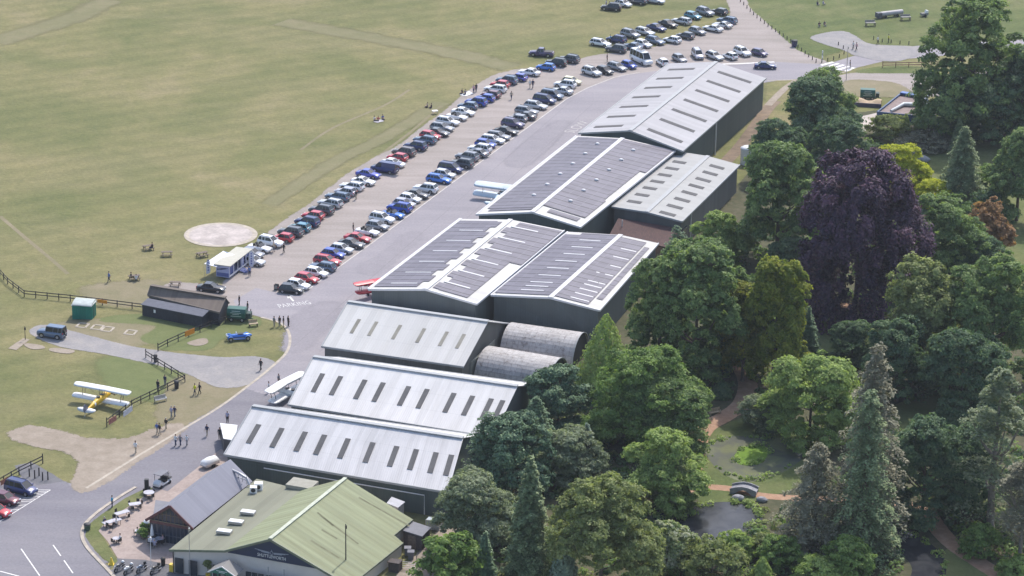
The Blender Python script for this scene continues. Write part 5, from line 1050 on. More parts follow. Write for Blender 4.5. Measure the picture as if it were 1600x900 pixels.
H, SH, ES, SA, SU, PC, CP, CV, VN, MBs, PU = 'hatchback', 'small hatchback', 'estate car', 'saloon', 'SUV', 'people carrier', 'coupe', 'convertible', 'van', 'minibus', 'pickup'
rowA = [(396, 407, H, 'silver', 1), (394.5, 395, H, 'grey', 1), (406, 386, CV, 'white', 1), (423, 377.5, SU, 'white', 1), (442.5, 370.6, SH, 'red', 0), (454, 362, SU, 'dark grey', 0), (468, 354.5, H, 'teal', 0), (480, 346, SU, 'navy', 0), (489, 335.8, H, 'red', 0), (502, 327.5, SU, 'dark grey', 0), (516, 316.3, ES, 'silver', 0), (527.5, 306, ES, 'slate blue', 0), (540, 298.5, H, 'lilac', 0), (550, 290, ES, 'white', 0), (568, 282, CP, 'white', 1), (576, 270.8, SA, 'violet blue', 1), (601, 263, VN, 'navy', 0), (614, 254, SA, 'white', 1), (621, 245, H, 'red', 0), (631, 237, SU, 'bronze', 0), (649, 227.8, SU, 'navy', 0), (664, 217.5, ES, 'slate blue', 0), (672.5, 211, H, 'red', 1), (684, 206, SA, 'dark grey', 1), (691, 198.3, ES, 'grey', 1), (700, 189, ES, 'white', 1), (714, 181.3, CV, 'white', 1), (724, 174, SA, 'white', 1), (731, 164.5, H, 'slate blue', 0), (744, 159, SU, 'blue', 0), (758, 152.5, H, 'blue', 0), (767, 147, H, 'maroon', 0), (774, 137.8, ES, 'white', 0), (781, 131, H, 'red', 0), (792, 125, SU, 'slate blue', 0), (809, 120, H, 'violet blue', 0), (827, 112, SA, 'white', 0), (853, 104, H, 'bright blue', 0), (869, 97.5, SU, 'black', 0), (889, 92, SU, 'dark grey', 0)]
rowB = [(455, 450.6, H, 'black', 2), (466, 444, H, 'white', 1), (480, 434, H, 'red', 1), (494.5, 425, H, 'white', 1), (504, 415.5, ES, 'slate blue', 0), (511.5, 406, ES, 'red', 1), (521, 395.6, H, 'blue', 1), (534, 388, H, 'silver', 1), (549.5, 379.5, SA, 'dark grey', 1), (559, 370.8, SA, 'red', 1), (574, 360.8, CV, 'white', 1), (590, 352, H, 'grey', 1), (597, 341, SU, 'white', 1), (614, 333.5, CV, 'bright blue', 1), (624, 324, SU, 'blue', 0), (632, 317, H, 'lilac', 1), (641, 309.3, H, 'white', 1), (651, 302.5, SA, 'dark grey', 1), (665, 294, SU, 'white', 0), (686, 279, ES, 'bright blue', 1), (695, 271.3, H, 'silver', 1), (704, 262.8, PC, 'navy', 1), (721.5, 255, SU, 'dark grey', 0), (730, 244.3, SU, 'grey', 0), (745, 238, SA, 'grey', 0), (749.5, 232, SU, 'white', 0), (759, 224, H, 'blue', 1), (770, 217.5, ES, 'white', 1), (779, 211.8, ES, 'grey', 1), (791, 204, SA, 'black', 1), (801.5, 193, SU, 'purple', 1), (808, 184.5, H, 'grey', 0), (820, 180, SA, 'dark grey', 0), (823, 172.5, ES, 'grey', 1), (837.5, 164, ES, 'silver', 1), (851, 155.6, PC, 'navy', 1), (862.5, 148.3, PC, 'slate blue', 1), (878, 141, SA, 'silver', 0), (883, 131.5, SU, 'white', 0), (893.5, 126, H, 'cream', 1)]
rowC = [(924.5, 112, SU, 'silver', -45), (945, 109.5, H, 'black', -45), (964.5, 104, ES, 'grey', -45), (983, 101, SH, 'blue', -46), (1002, 93, MBs, 'white', -60), (1035, 96.5, SH, 'white', 112), (1062, 91, H, 'grey', -62), (1090, 85, PC, 'lilac', -80), (1117, 87, ES, 'silver', -55), (1141, 87, SH, 'white', 128), (1160, 81, SU, 'white', -58), (1187, 82, SH, 'purple', -40)]
rowD = [(938.5, 66.5, ES, 'white', -30), (963, 61.5, SU, 'navy', 145), (963, 76, SU, 'dark grey', 155), (988, 71.5, SA, 'slate blue', 150), (985, 53, SU, 'grey', -42), (1005, 68, H, 'white', -42), (1008, 49, ES, 'silver', -42), (1024, 63, ES, 'slate blue', -45), (1026, 42.5, SA, 'navy', -42), (1050.5, 61.5, H, 'white', 145), (1044, 36.5, SA, 'black', -45), (1065, 32, ES, 'silver', 143), (1071, 55, H, 'dark grey', 145), (1090, 48, H, 'grey', -45), (1083, 24, H, 'teal', -42), (1102, 18.5, SU, 'grey', -48), (1124, 17.5, H, 'black', 140), (1114, 43.5, SA, 'white', 145), (1129, 38, CP, 'silver', 147), (1136, 31, ES, 'slate blue', 147)]
def art(s): return ('an ' if s[0] in 'aeiou' else 'a ')+s
def name_of(c): return c[3]+' '+c[2]
def fill(row, where, grp, ends):
    n = len(row)
    for i, c in enumerate(row):
        hd = c[4]
        if hd in (0, 1, 2): hd = {1: -25+random.uniform(-3, 3), 0: 155+random.uniform(-3, 3), 2: -14}[hd]
        a = name_of(row[i-1]) if i else ends[0]; b = name_of(row[i+1]) if i < n-1 else ends[1]
        lab = f'{name_of(c)} {where} between {art(a) if i else a} and {art(b) if i < n-1 else b}'
        if len(lab.split()) > 16: lab = f'{name_of(c)} {where} between {a} and {b}'
        place_car(c[0], c[1], c[2], c[3], hd, lab, grp)
fill(rowA, 'in grass row', 'cars in the row along the grass', ('the display trailer', 'the open doored pickup'))
fill(rowB, 'in apron row', 'cars in the row along the apron line', ('the PARKING arrow', 'the silver SUV'))
fill(rowC, 'by the hangar end', 'cars parked behind the far hangar end', ('the cream hatchback', 'the road junction'))
fill(rowD, 'in far double row', 'cars in far double row', ('the field', 'the gravel fan'))
place_car(846, 82.5, PU, 'purple', 168, 'dark purple pickup on the grass with an open door above the grass-side row', None)
place_car(955, 11, SU, 'black', 165, 'black SUV on the top edge of the field with people beside its open back', None)
place_car(974, 5, H, 'white', -40, 'white hatchback at the top edge next to the black SUV with people', None)
place_car(996, 1, SU, 'dark grey', 150, 'dark grey SUV cut by the top frame edge', None)
place_car(1023, 0, SA, 'silver', -25, 'silver saloon cut by the top frame edge at the right of its row', None)
place_car(1196, 102, SA, 'navy', -3, 'dark blue saloon driving on the road behind the far grey hangar', None)
place_car(33, 762, PC, 'navy', -28, 'dark blue people carrier in the marked bay beside the fence', 'cars in the marked bays')
place_car(9, 778, H, 'maroon', -26, 'dark red hatchback in the marked bay next to the blue people carrier', 'cars in the marked bays')
place_car(-5, 797, H, 'red', -26, 'bright red hatchback cut by the left frame edge in the marked bays', 'cars in the marked bays')
place_car(330, 448.5, SA, 'black', -12, 'black saloon parked behind the tiled dark shed near the display trailer', None)
uc = place_car(81, 520, 'utility car', 'slate blue', 162, 'blue boxy off-road car with spare wheel on its back door on the side path', None)
mb = MB(); mb.tube([(-2.22, .1, 1.05), (-2.42, .1, 1.05)], .37, 0, 14); mb.tube([(-2.42, .1, 1.05), (-2.44, .1, 1.05)], .2, 1, 10); mb.build('spare_wheel', [M_tyre, M_rim], uc)
# open tailgate of the navy van, and doors
for t in [o for o in COL.objects if o.parent is None and o.get('label', '').startswith('navy van')]:
    mb = MB(); mb.box((-2.75, 0, 2.0), (.9, 1.7, .06), ry=R(-8)); mb.build('tailgate', PM['navy'], t)
for t in [o for o in COL.objects if o.parent is None and o.get('label', '').startswith('dark purple pickup')]:
    mb = MB(); mb.box((.6, 1.2, .8), (.95, .06, .8), rz=R(60)); mb.build('open_door', PM['purple'], t)
# vintage blue racer
def racer(label, x, y, hd):
    p = at(x, y, .5); t = thing('vintage_car', label, 'vintage car', flat(p), R(hd)); bl = PM['bright blue']; mb = MB()
    st = [(-2.0, .12, .45, .75), (-1.6, .34, .4, .92), (-1.0, .46, .35, 1.0), (-.2, .5, .32, .98), (.3, .48, .32, 1.02), (1.2, .36, .34, .96), (1.75, .3, .38, .9), (1.85, .27, .42, .85)]
    mb.loft([[(x_, w_*math.cos(a), zl+(zt-zl)*(.5+.5*math.sin(a))) for a in np.linspace(0, 2*math.pi, 12, endpoint=False)] for x_, w_, zl, zt in st]); mb.build('body', bl, t)
    mb = MB(); mb.box((-.25, 0, .98), (.9, .62, .1)); mb.build('cockpit', M_blackp, t); mb = MB(); mb.box((.38, 0, 1.14), (.04, .75, .26), ry=R(-15)); mb.build('windscreen', M_lamp, t)
    mb = MB()
    for x_ in (1.35, -1.3):
        for s_ in (-1, 1):
            pts_ = [(x_+math.cos(a)*.47, s_*.72, .38+math.sin(a)*.45) for a in np.linspace(.2, math.pi-.1, 8)]
            for i in range(7): mb.bar(pts_[i], pts_[i+1], .26, .04)
    for s_ in (-1, 1): mb.bar((.9, s_*.7, .42), (-.9, s_*.7, .36), .24, .05)
    mb.build('mudguards', bl, t)
    for x_ in (1.35, -1.3):
        for s_ in (-1, 1): mb = MB(); mb.tube([(0, -.07, 0), (0, .07, 0)], .36, 0, 14); mb.tube([(0, -.09, 0), (0, .09, 0)], .2, 1, 10); o = mb.build('wheel', [M_tyre, M_rim], t); o.location = (x_, s_*.72, .36)
    for s_ in (-1, 1): mb = MB(); mb.ball((1.8, s_*.42, .85), .15); mb.build('headlight', M_lamp, t)
    mb = MB(); mb.box((1.87, 0, .68), (.05, .42, .46)); mb.build('radiator', M_steel, t); return t
racer('blue vintage open sports car with separate mudguards on the grass', 373, 526, 196)
# golf buggy
p = at(253, 752, .6); t = thing('golf_buggy', 'grey roofed white buggy standing on the road by the patio corner', 'buggy', flat(p), R(242)); mb = MB()
mb.loft([[(x_, w_*s_, z_) for s_, z_ in ((-1, .35), (-1, zt*.8), (-.8, zt), (.8, zt), (1, zt*.8), (1, .35))] for x_, w_, zt in ((1.4, .5, .7), (1.2, .58, .95), (.7, .6, 1.05), (.55, .6, .55), (-1.4, .6, .55))], smooth=False); mb.build('body', M_whitep, t)
mb = MB(); mb.box((-.2, 0, .72), (.6, 1.1, .3)); mb.box((-.5, 0, 1.05), (.14, 1.1, .5)); mb.box((-1.2, 0, .8), (.7, 1.15, .12)); mb.build('seat', M_blackp, t)
mb = MB(); mb.box((.1, 0, 1.9), (1.9, 1.25, .08)); mb.build('canopy', M_felt, t); mb = MB()
for x_ in (.9, -.75):
    for s_ in (-.55, .55): mb.bar((x_, s_, .9), (x_*.95, s_, 1.86), .05, .05)
    mb.bar((x_*.95, -.58, 1.85), (x_*.95, .58, 1.85), .06, .06)
for s_ in (-.55, .55): mb.bar((.9, s_, 1.85), (-.76, s_, 1.85), .06, .06)
mb.build('frame', M_blackp, t)
for x_ in (1.0, -1.0):
    for s_ in (-1, 1): mb = MB(); mb.tube([(0, -.1, 0), (0, .1, 0)], .25, 0, 12); o = mb.build('wheel', [M_tyre, M_rim], t); o.location = (x_, s_*.55, .25)
mb = MB()
for k in range(3): mb.tube([(-1.2-.15*k+math.cos(a)*.32, .3-.3*k, 1.25+math.sin(a)*.32) for a in np.linspace(0, 6.28, 12)], .03, 0, 5)
mb.build('cargo_hoops', M_steel, t)
# motorbikes
def bike(px, py, hd, col, label, first=[None]):
    p = at(px, py, .4); t = thing('motorbike', label, 'motorbike', flat(p, .02), R(hd), 'motorbikes parked by the verge'); mb = MB()
    mb.loft([[(x_, w_*math.cos(a), z0+h_*math.sin(a)) for a in np.linspace(0, 6.28, 9)[:-1]] for x_, w_, z0, h_ in ((-.95, .07, .86, .05), (-.5, .14, .82, .09), (-.05, .16, .8, .14), (.3, .2, .9, .2), (.62, .17, .85, .16), (.85, .1, .86, .12))]); mb.build('body', col, t)
    mb = MB(); mb.box((.15, 0, .45), (.55, .34, .42)); mb.bar((-.1, .16, .35), (-.9, .2, .42), .1, .1); mb.bar((.62, .1, 1.0), (.78, .08, .32), .05, .05); mb.bar((.62, -.1, 1.0), (.78, -.08, .32), .05, .05); mb.build('engine', M_steel, t)
    mb = MB(); mb.bar((.5, -.38, 1.08), (.55, 0, 1.02), .04, .04); mb.bar((.5, .38, 1.08), (.55, 0, 1.02), .04, .04); mb.build('handlebar', M_blackp, t); mb = MB(); mb.box((-.42, 0, .9), (.75, .28, .09)); mb.build('seat', M_blackp, t)
    for x_ in (.76, -.72): mb = MB(); mb.tube([(0, -.06, 0), (0, .06, 0)], .31, 0, 14); mb.tube([(0, -.07, 0), (0, .07, 0)], .17, 1, 8); o = mb.build('wheel', [M_tyre, M_rim], t); o.location = (x_, 0, .31)
    mb = MB(); mb.ball((.88, 0, .92), .09); mb.build('headlight', M_lamp, t); mb = MB(); mb.ball((-.62, 0, 1.05), (.2, .2, .17)); mb.build('helmet_box', M_whitep if px < 205 else M_blackp, t)
bike(187, 887.5, 236, PM['dark grey'], 'grey motorbike with white top box nearest the yellow cone'); bike(201, 891, 240, M_whitep, 'white motorbike, second along from the yellow cone')
bike(221.5, 889, 236, PM['slate blue'], 'blue and white motorbike, third along from the yellow cone'); bike(243, 891, 236, PM['black'], 'black touring motorbike nearest the cafe wall')
# aircraft
def biplane(label, x, y, zc, hd, fus, wing, tailm, span=8.9, trimc=None, gap=1.6, name='biplane', ch=1.4, tilt=.18):
    p = at(x, y, zc); t = thing(name, label, 'aircraft', flat(p, .0), R(hd)); mb = MB(); k = 12
    st = [(2.3, .22, 1.15, .25), (2.1, .36, 1.2, .38), (1.2, .40, 1.25, .45), (0, .42, 1.22, .5), (-1.2, .38, 1.1, .46), (-3.0, .2, .85, .28), (-4.4, .07, .7, .13)]
    mb.loft([[(x_, w_*abs(math.cos(a))**.7*(1 if math.cos(a) > 0 else -1), zc_+h_*abs(math.sin(a))**.7*(1 if math.sin(a) > 0 else -1)) for a in np.linspace(0, 2*math.pi, k, endpoint=False)] for x_, w_, zc_, h_ in st]); fo = mb.build('fuselage', fus, t)
    mb = MB()
    for x_ in (.15, -.75): mb.tube([(x_, 0, 1.66), (x_, 0, 1.76)], .3, 0, 12)
    mb.build('cockpit', M_blackp, fo)
    def wing_mesh(z, xc, ch, dih, sweep, cut):
        m_ = MB()
        for s_ in (-1, 1):
            rings = []
            for f, cf in ((cut, 1.0), (.35, 1.0), (.8, 1.0), (.94, .92), (1.0, .55)):
                y = s_*f*span/2; c_ = ch*cf; x0 = xc-sweep*f+ch*.5-(ch-c_)*.4; zz = z+dih*f
                rings.append([(x0-c_*q, y, zz+hh+c_*tilt*(.5-q)) for q, hh in ((0, 0), (.12, .08), (.35, .11), (.7, .06), (1, 0), (.6, -.03), (.2, -.035))])
            m_.loft(rings)
        return m_
    wing_mesh(2.35, .95, ch, .2, .55, 0.0).build('upper_wing', wing, t); wing_mesh(2.35-gap+.05, .35, ch, .3, .55, 0.04).build('lower_wing', wing, t)
    mb = MB()
    for s_ in (-1, 1):
        for dx in (.25, -.45): mb.bar((.5+dx, s_*span*.34, 1.05), (.85+dx, s_*span*.35, 2.5), .05, .08); mb.bar((.6+dx, s_*.35, 1.5), (.85+dx, s_*.45, 2.38), .04, .05)
        mb.bar((.6, s_*.4, 1.0), (.75, s_*span*.35, 2.45), .02, .02)
    mb.build('strut', M_wood, t)
    mb = MB(); mb.loft([[(-4.05+c_*.5-c_*q*1.0, y, .98+hh-c_*q*tilt) for q, hh in ((0, 0), (.3, .05), (1, 0), (.3, -.03))] for y, c_ in ((-1.45, .35), (-1.2, .9), (-.5, 1.25), (.5, 1.25), (1.2, .9), (1.45, .35))]); mb.build('tailplane', wing, t)
    mb = MB(); q = [(-3.5, .9), (-4.0, 1.55), (-4.35, 1.9), (-4.75, 1.75), (-4.85, 1.2), (-4.6, .6), (-4.3, .6)]; mb.poly([(a, .05, b) for a, b in q]); mb.poly([(a, -.05, b) for a, b in q][::-1])
    for i in range(len(q)): a, b = q[i], q[(i+1) % len(q)]; mb.poly([(a[0], .05, a[1]), (a[0], -.05, a[1]), (b[0], -.05, b[1]), (b[0], .05, b[1])])
    mb.build('fin', tailm, t)
    mb = MB(); mb.bar((2.38, -.95, 1.0), (2.38, .95, 1.3), .05, .16); mb.ball((2.4, 0, 1.15), .13); mb.build('propeller', M_wood, t)
    for s_ in (-1, 1):
        mb = MB(); mb.tube([(0, -.07, 0), (0, .07, 0)], .28, 0, 12); o = mb.build('wheel', M_tyre, t); o.location = (1.2, s_*.85, .28)
    mb = MB()
    for s_ in (-1, 1): mb.bar((1.2, s_*.8, .3), (1.4, s_*.25, .9), .05, .05); mb.bar((1.2, s_*.8, .3), (.6, s_*.25, .85), .05, .05)
    mb.bar((-4.2, 0, .65), (-4.6, 0, .05), .05, .08); mb.build('undercarriage', M_steel, t)
    if trimc:
        mb = MB(); mb.tube([(-2.2, 0, .98), (-1.85, 0, 1.03)], [.33, .375], 0, 12); mb.build('fuselage_band', trimc, t)
    return t
M_yel = mat('yellow_dope', (0.72, 0.44, 0.02), 0.45, var=0.05)
b1_ = biplane('yellow biplane with white wings and a dark grey fin on the grass', 158, 622, 1.2, 67, M_yel, M_whitep, mat('dark_fin', (.13, .13, .17), .5), trimc=M_whitep, span=9.2)
biplane('white biplane parked on the apron beside the silver roofed hangar', 451, 612, 1.2, 150, M_whitep, M_whitep, M_whitep, span=9.2, ch=1.8, tilt=.1)
biplane('pale blue and silver biplane half hidden beside the vented solar hangar', 782, 306, 1.0, 70, mat('pale_blue_dope', (.45, .6, .72), .4, var=.03), mat('silver_dope', (.62, .7, .76), .35, var=.04), M_whitep, span=10, ch=1.9, tilt=.3)
M_redp = mat('red_dope', (0.55, 0.02, 0.045), 0.35, var=.05)
biplane('small red racing aircraft partly hidden by the corner of the wide ridged hangar', 588, 455, 1.0, 120, M_redp, M_redp, M_redp, span=7.4, gap=1.3, ch=1.5)
# ---------------------------------------------------------------- sheds, kiosks, trailers
M_shedtile = sheet_mat('brown_shed_tiles', (0.17, 0.14, 0.12), 0.1, 1.0, rough=.9, dirt=(.24, .2, .16), dirt_amt=.5, bumpk=.3)
M_shedwall = mat('black_boarding', (0.032, 0.034, 0.045), 0.75, var=0.2, scale=3)
A0, A1 = at(231, 461, 2.3), at(343, 488, 2.3); B0, B1 = at(236, 446, 3.5), at(353, 465, 3.5)
d0 = (B0-A0); d0.z = 0; C0, C1 = B0+d0, B1+d0; C0.z = C1.z = 2.3
ts, s1, s2 = gable('shed', 'long black boarded shed with brown tiled roof beside the fence', A0, B0, C0, C1, B1, A1, (M_shedtile, M_shedwall), M_shedtile, .15, cat='shed')
L0, L1 = at(231, 466, 2.25), at(327, 485, 2.25); ld = (L1-L0); ld.z = 0; ld.normalize(); fr = Vector((ld.y, -ld.x, 0)); F0, F1 = L0+fr*2.0-Z*.35, L1+fr*2.0-Z*.35
mb = MB(); mb.poly([F0, F1, L1+Z*.03, L0+Z*.03]); mb.poly([F0-Z*.1, F1-Z*.1, F1, F0]); mb.poly([F1-Z*.1, L1-Z*.1, L1+Z*.03, F1]); mb.build('lean_to_roof', mat('grey_blue_felt', (.13, .135, .165), .85), ts, True)
i0, i1 = F0-fr*.12+ld*.15, F1-fr*.12-ld*.15; mb = MB(); mb.poly([flat(i0), flat(i1), flat(i1, 1.8), flat(i0, 1.8)]); mb.poly([flat(i1), flat(L1-ld*.15), flat(L1-ld*.15, 2.1), flat(i1, 1.8)]); mb.poly([flat(L0+ld*.15), flat(i0), flat(i0, 1.8), flat(L0+ld*.15, 2.1)]); mb.build('lean_to_wall', M_shedwall, ts, True)
p_ = i0.lerp(i1, .21); mb = MB(); mb.box(flat(p_+fr*.04, 1.15), (.34, .05, .5), rz=math.atan2(ld.y, ld.x)); mb.build('notice', M_whitep, ts, True)
p_ = i0.lerp(i1, .64); mb = MB(); mb.box(flat(p_+fr*.04, .9), (.9, .05, 1.75), rz=math.atan2(ld.y, ld.x)); mb.build('door', mat('black_door', (.02, .02, .03), .6), ts, True)
# green shed
t, q = hut_box('green_shed', 'small green painted timber shed with curved pale grey roof', 'shed', [(111, 477), (144, 477.5), (151, 470), (119, 465)], (2.35,)*4, sheet_mat('green_boards', (0.02, 0.17, 0.125), .12, 3.0, dirt=(.04, .2, .15)), mat('pale_shed_roof', (.42, .46, .45), .7))
c = sum(q, Vector())/4; mb = MB(); a, b = (q[0]+q[3])/2, (q[1]+q[2])/2; hw = (q[3]-q[0]).length/2+.08; dn = (q[3]-q[0]).normalized(); prof = [(math.cos(a_)*hw, math.sin(a_)*.32) for a_ in np.linspace(0, math.pi, 9)]
mb.loft([[P+dn*y+Z*(z-.02) for y, z in prof] for P in (a, b)], cap=True); mb.build('barrel_roof', mat('pale_shed_roof', (.42, .46, .45)), t, True)
mb = MB(); d = (q[1]-q[0]); cpt = q[1].lerp(q[2], .5); dd = (q[2]-q[1]); mb.box(flat(cpt, 1.0), (.8, .12, 1.8), rz=math.atan2(dd.y, dd.x)); mb.build('door', mat('deep_green_door', (.015, .12, .09), .6), t, True)
# green fuel bowser / kiosk trailer with lettering bars
def green_trailer(label, x, y, hd, people=True):
    p = at(x, y, 1.0); t = thing('green_trailer', label, 'trailer', flat(p), R(hd)); mb = MB(); mb.loft([[(x_, y_, z_) for y_, z_ in ((-.85, .65), (-.95, 1.5), (-.7, 2.1), (.7, 2.1), (.95, 1.5), (.85, .65))] for x_ in (-1.6, 1.3)], smooth=False); mb.build('body', mat('bottle_green', (0.016, 0.10, 0.075), .4, var=.06), t)
    mb = MB()
    for z_, w_ in ((1.78, .95), (1.52, 1.2), (1.3, .75), (1.0, 1.25)): mb.box((-.15, -.965 if z_ < 1.5 else -.965+(z_-1.5)*.42, z_), (w_*1.4, .03, .07))
    mb.build('side_lettering', mat('faded_lettering', (.5, .58, .52), .6, var=0), t); mb = MB(); mb.box((0, 0, .5), (3.2, 1.5, .2)); mb.bar((1.4, 0, .5), (2.4, 0, .4), .12, .12); mb.box((1.75, 0, 1.0), (.7, 1.2, .9)); mb.build('chassis', mat('green_black', (.015, .045, .04), .6), t)
    for x_ in (-.9, .8):
        for s_ in (-1, 1): m_ = MB(); m_.tube([(0, -.1, 0), (0, .1, 0)], .36, 0, 12); m_.tube([(0, -.11, 0), (0, .11, 0)], .2, 1, 8); o = m_.build('wheel', [M_tyre, M_rim], t); o.location = (x_, s_*.78, .36)
green_trailer('dark green lettered trailer standing by the end of the tiled shed', 372, 491, -8); green_trailer('dark green lettered trailer in the timber yard beyond the trees', 1357, 147.5, -6)
# exhibition trailer with awning and flags
q0, q1, q2, q3 = at(339, 435), at(357, 438), at(390, 412), at(373, 407)
tc = (q0+q1+q2+q3)/4; hd = math.atan2((q2-q1).y, (q2-q1).x); LL = (q2-q1).length; WW = (q1-q0).length+.2
t = thing('display_trailer', 'white and blue display trailer with steps and a picture on its end', 'trailer', flat(tc), hd); t.scale = (1, 1, .74); M_dblue = mat('display_blue', (.10, .13, .33), .45, var=.1); M_dpale = mat('display_pale', (.40, .42, .62), .5, var=.1)
mb = MB(); mb.box((0, 0, 3.25), (LL+.5, WW+.6, .16)); mb.build('roof', mat('trailer_roof', (.46, .44, .37), .6, var=.06), t)
mb = MB(); mb.box((-LL/2+.05, 0, 1.85), (.1, WW, 2.6)); mb.box((LL/2-.05, 0, 1.85), (.1, WW, 2.6)); mb.box((0, WW/2-.05, 1.85), (LL-.2, .1, 2.6)); mb.box((0, 0, .5), (LL, WW, .12)); mb.build('body', M_dpale, t)
mb = MB(); mb.box((-LL/2-.02, 0, 1.05), (.04, WW*.9, .8)); mb.build('end_panel', M_dblue, t); mb = MB(); mb.loft([[(-LL/2-.03, y-.0, 2.35+s_*w_-.25*y) for s_ in (-1, 1)] for y, w_ in ((-.95, .05), (-.4, .14), (.2, .2), (.7, .1), (.95, .22))], cap=False, closed=False); mb.build('end_picture', mat('picture_navy', (.035, .045, .12), .5, var=0), t)
mb = MB()
for x_ in np.linspace(-LL/2+.1, LL/2-.1, 6): mb.bar((x_, -WW/2, .55), (x_, -WW/2, 3.2), .1, .08)
mb.bar((-LL/2, -WW/2, .75), (LL/2, -WW/2, .75), .06, .3); mb.build('side_posts', M_whitep, t); 
for x0, x1, m_ in ((-.46, -.2, 0), (.1, .25, 1), (.3, .46, 0)): mb = MB(); mb.box(((x0+x1)/2*LL, -WW/2+.25, 1.8), ((x1-x0)*LL, .06, 2.2)); mb.build('inner_panel', (M_dblue, M_dpale)[m_], t)
mb = MB()
for k in range(4): mb.box((LL*.02, -WW/2-.3-.3*k, .5-.13*k), (1.6, .3, .06))
for s_ in (-.8, .8): mb.bar((LL*.02+s_, -WW/2, 1.3), (LL*.02+s_, -WW/2-1.3, .75), .05, .05); mb.bar((LL*.02+s_, -WW/2-1.3, .75), (LL*.02+s_, -WW/2-1.3, 0), .05, .05)
mb.build('steps', M_dblue, t)
for x_ in (-.8, .8): mb = MB(); mb.tube([(x_, -WW/2+.2, .35), (x_, -WW/2, .35)], .34, 0, 12); mb.build('wheel', M_tyre, t)
aw = thing('canopy_awning', 'white and pale blue side canopy stretched behind the display trailer', 'awning', flat(at(345, 412))); mb = MB(); P = [at(319, 412, 2.2), at(349, 392, 2.7), at(368, 398, 2.45), at(338, 417, 2.2)]; mb.poly(P[::-1], 0); mb.poly([p-Z*.04 for p in P], 0); P2 = [at(349, 392, 2.7), at(356, 395, 2.65), at(356, 402, 1.8), at(347, 400, 1.8)]; mb.poly(P2, 1); mb.poly([p+Vector((.04, .03, 0)) for p in P2][::-1], 1); mb.build('canvas', [mat('white_canvas', (.70, .70, .76), .6, var=.08), mat('pale_blue_canvas', (.32, .48, .62), .6)], aw, True)
mb = MB()
for p in P[:2]: mb.bar(flat(p), p, .06, .06)
mb.build('pole', M_steel, aw, True)
def feather_flag(label, x, y, h, col, ang, wd=.75):
    p = at(x, y); t = thing('feather_flag', label, 'flag', p, ang); mb = MB(); mb.tube([(0, 0, 0), (0, 0, h*.7), (.15, 0, h*.93), (.5, 0, h)], .025, 0, 5); mb.build('pole', M_steel, t); mb = MB(); pr = [(.05, .55), (wd*.75, .62), (wd, h*.2+.5), (wd*1.0, h*.8), (.55, h), (.15, h*.95), (.05, h*.7)]; mb.poly([(a, .012, b) for a, b in pr]); mb.poly([(a, -.012, b) for a, b in pr][::-1]); mb.build('banner', col, t); mb = MB()
    for k in range(5): mb.box((wd*.5, -.02, 1.2+k*.42), (.24, .015, .26))
    mb.build('banner_lettering', mat('flag_blue', (.16, .17, .42), .5, var=0), t)
M_flag = mat('flag_white', (.68, .69, .76), .6, var=.05); feather_flag('white feather flag on the grass left of the display trailer', 322, 433, 2.9, M_flag, R(10)); feather_flag('white feather flag at the right end of the display trailer', 389, 422, 3.4, M_flag, R(-15), .9)
# white kiosk by the zinc hangar, white canopy, silo
t, q = hut_box('catering_kiosk', 'white flat roofed serving kiosk on the apron by the zinc hangar end', 'kiosk', [(349, 685), (367, 688), (371, 664), (344, 661)], (2.5, 2.6, 2.6, 2.5), mat('kiosk_dark_side', (.06, .06, .07), .6), M_whitep, over=.12)
p = at(328, 729); t = thing('covered_trailer', 'small white tarpaulined trailer on the paving behind the slate wing', 'trailer', p, R(52)); mb = MB(); mb.loft([[(x_, w_*math.cos(a), .6+h_*math.sin(a)) for a in np.linspace(0, math.pi, 8)] for x_, w_, h_ in ((-1.35, .5, .5), (-1.1, .72, .75), (0, .8, .85), (1.1, .72, .7), (1.35, .5, .45))]); mb.build('cover', M_whitep, t); mb = MB(); mb.box((0, 0, .48), (2.5, 1.3, .2)); mb.bar((1.2, 0, .45), (2.1, 0, .35), .1, .1); mb.build('chassis', M_steel, t)
for s_ in (-1, 1): m_ = MB(); m_.tube([(0, s_*.62, .3), (0, s_*.76, .3)], .3, 0, 12); m_.build('wheel', M_tyre, t)
p = at(1168, 256); t = thing('white_silo', 'white cylindrical tank with domed top beside the far hangar wall', 'tank', p); mb = MB(); mb.tube([(0, 0, 0), (0, 0, 3.0)], 1.35, 0, 20); mb.build('shell', M_whitep, t); mb = MB(); mb.loft([[(r_*math.cos(a), r_*math.sin(a), z_) for a in np.linspace(0, 6.2832, 20, endpoint=False)] for r_, z_ in ((1.45, 2.98), (1.45, 3.06), (.9, 3.35), (.25, 3.5))]); mb.build('lid', M_whitep, t)
# timber yard beyond the trees
M_blue = mat('blue_tarpaulin', (.05, .14, .42), .5, var=.2); M_lining = mat('pale_tarpaulin', (.50, .54, .58), .5, var=.2, scale=1)
q = [at(x, y, z) for x, y, z in ((1371, 174, 1.6), (1462, 183, 1.6), (1448, 152, 1.6), (1408, 145, 1.6))]; c = sum(q, Vector())/4
t = thing('open_tank', 'large square open topped yard enclosure with blue rim and pale lining', 'enclosure', flat(c)); mb = MB()
for i in range(4): a, b = q[i], q[(i+1) % 4]; mb.bar(flat(a, .8), flat(b, .8), .25, 1.6)
mb.build('wall', mat('tank_blue_wall', (.04, .09, .2), .6, var=.2), t, True); mb = MB(); mb.poly([flat(p, 1.2) for p in q]); mb.build('floor', mat('brown_fill', (.26, .2, .19), .9, var=.2), t, True); mb = MB(); a, b = q[2], q[3]; mb.bar(flat(a, 1.7), flat(b, 1.7), 1.2, .25); mb.build('blue_cover', M_blue, t, True)
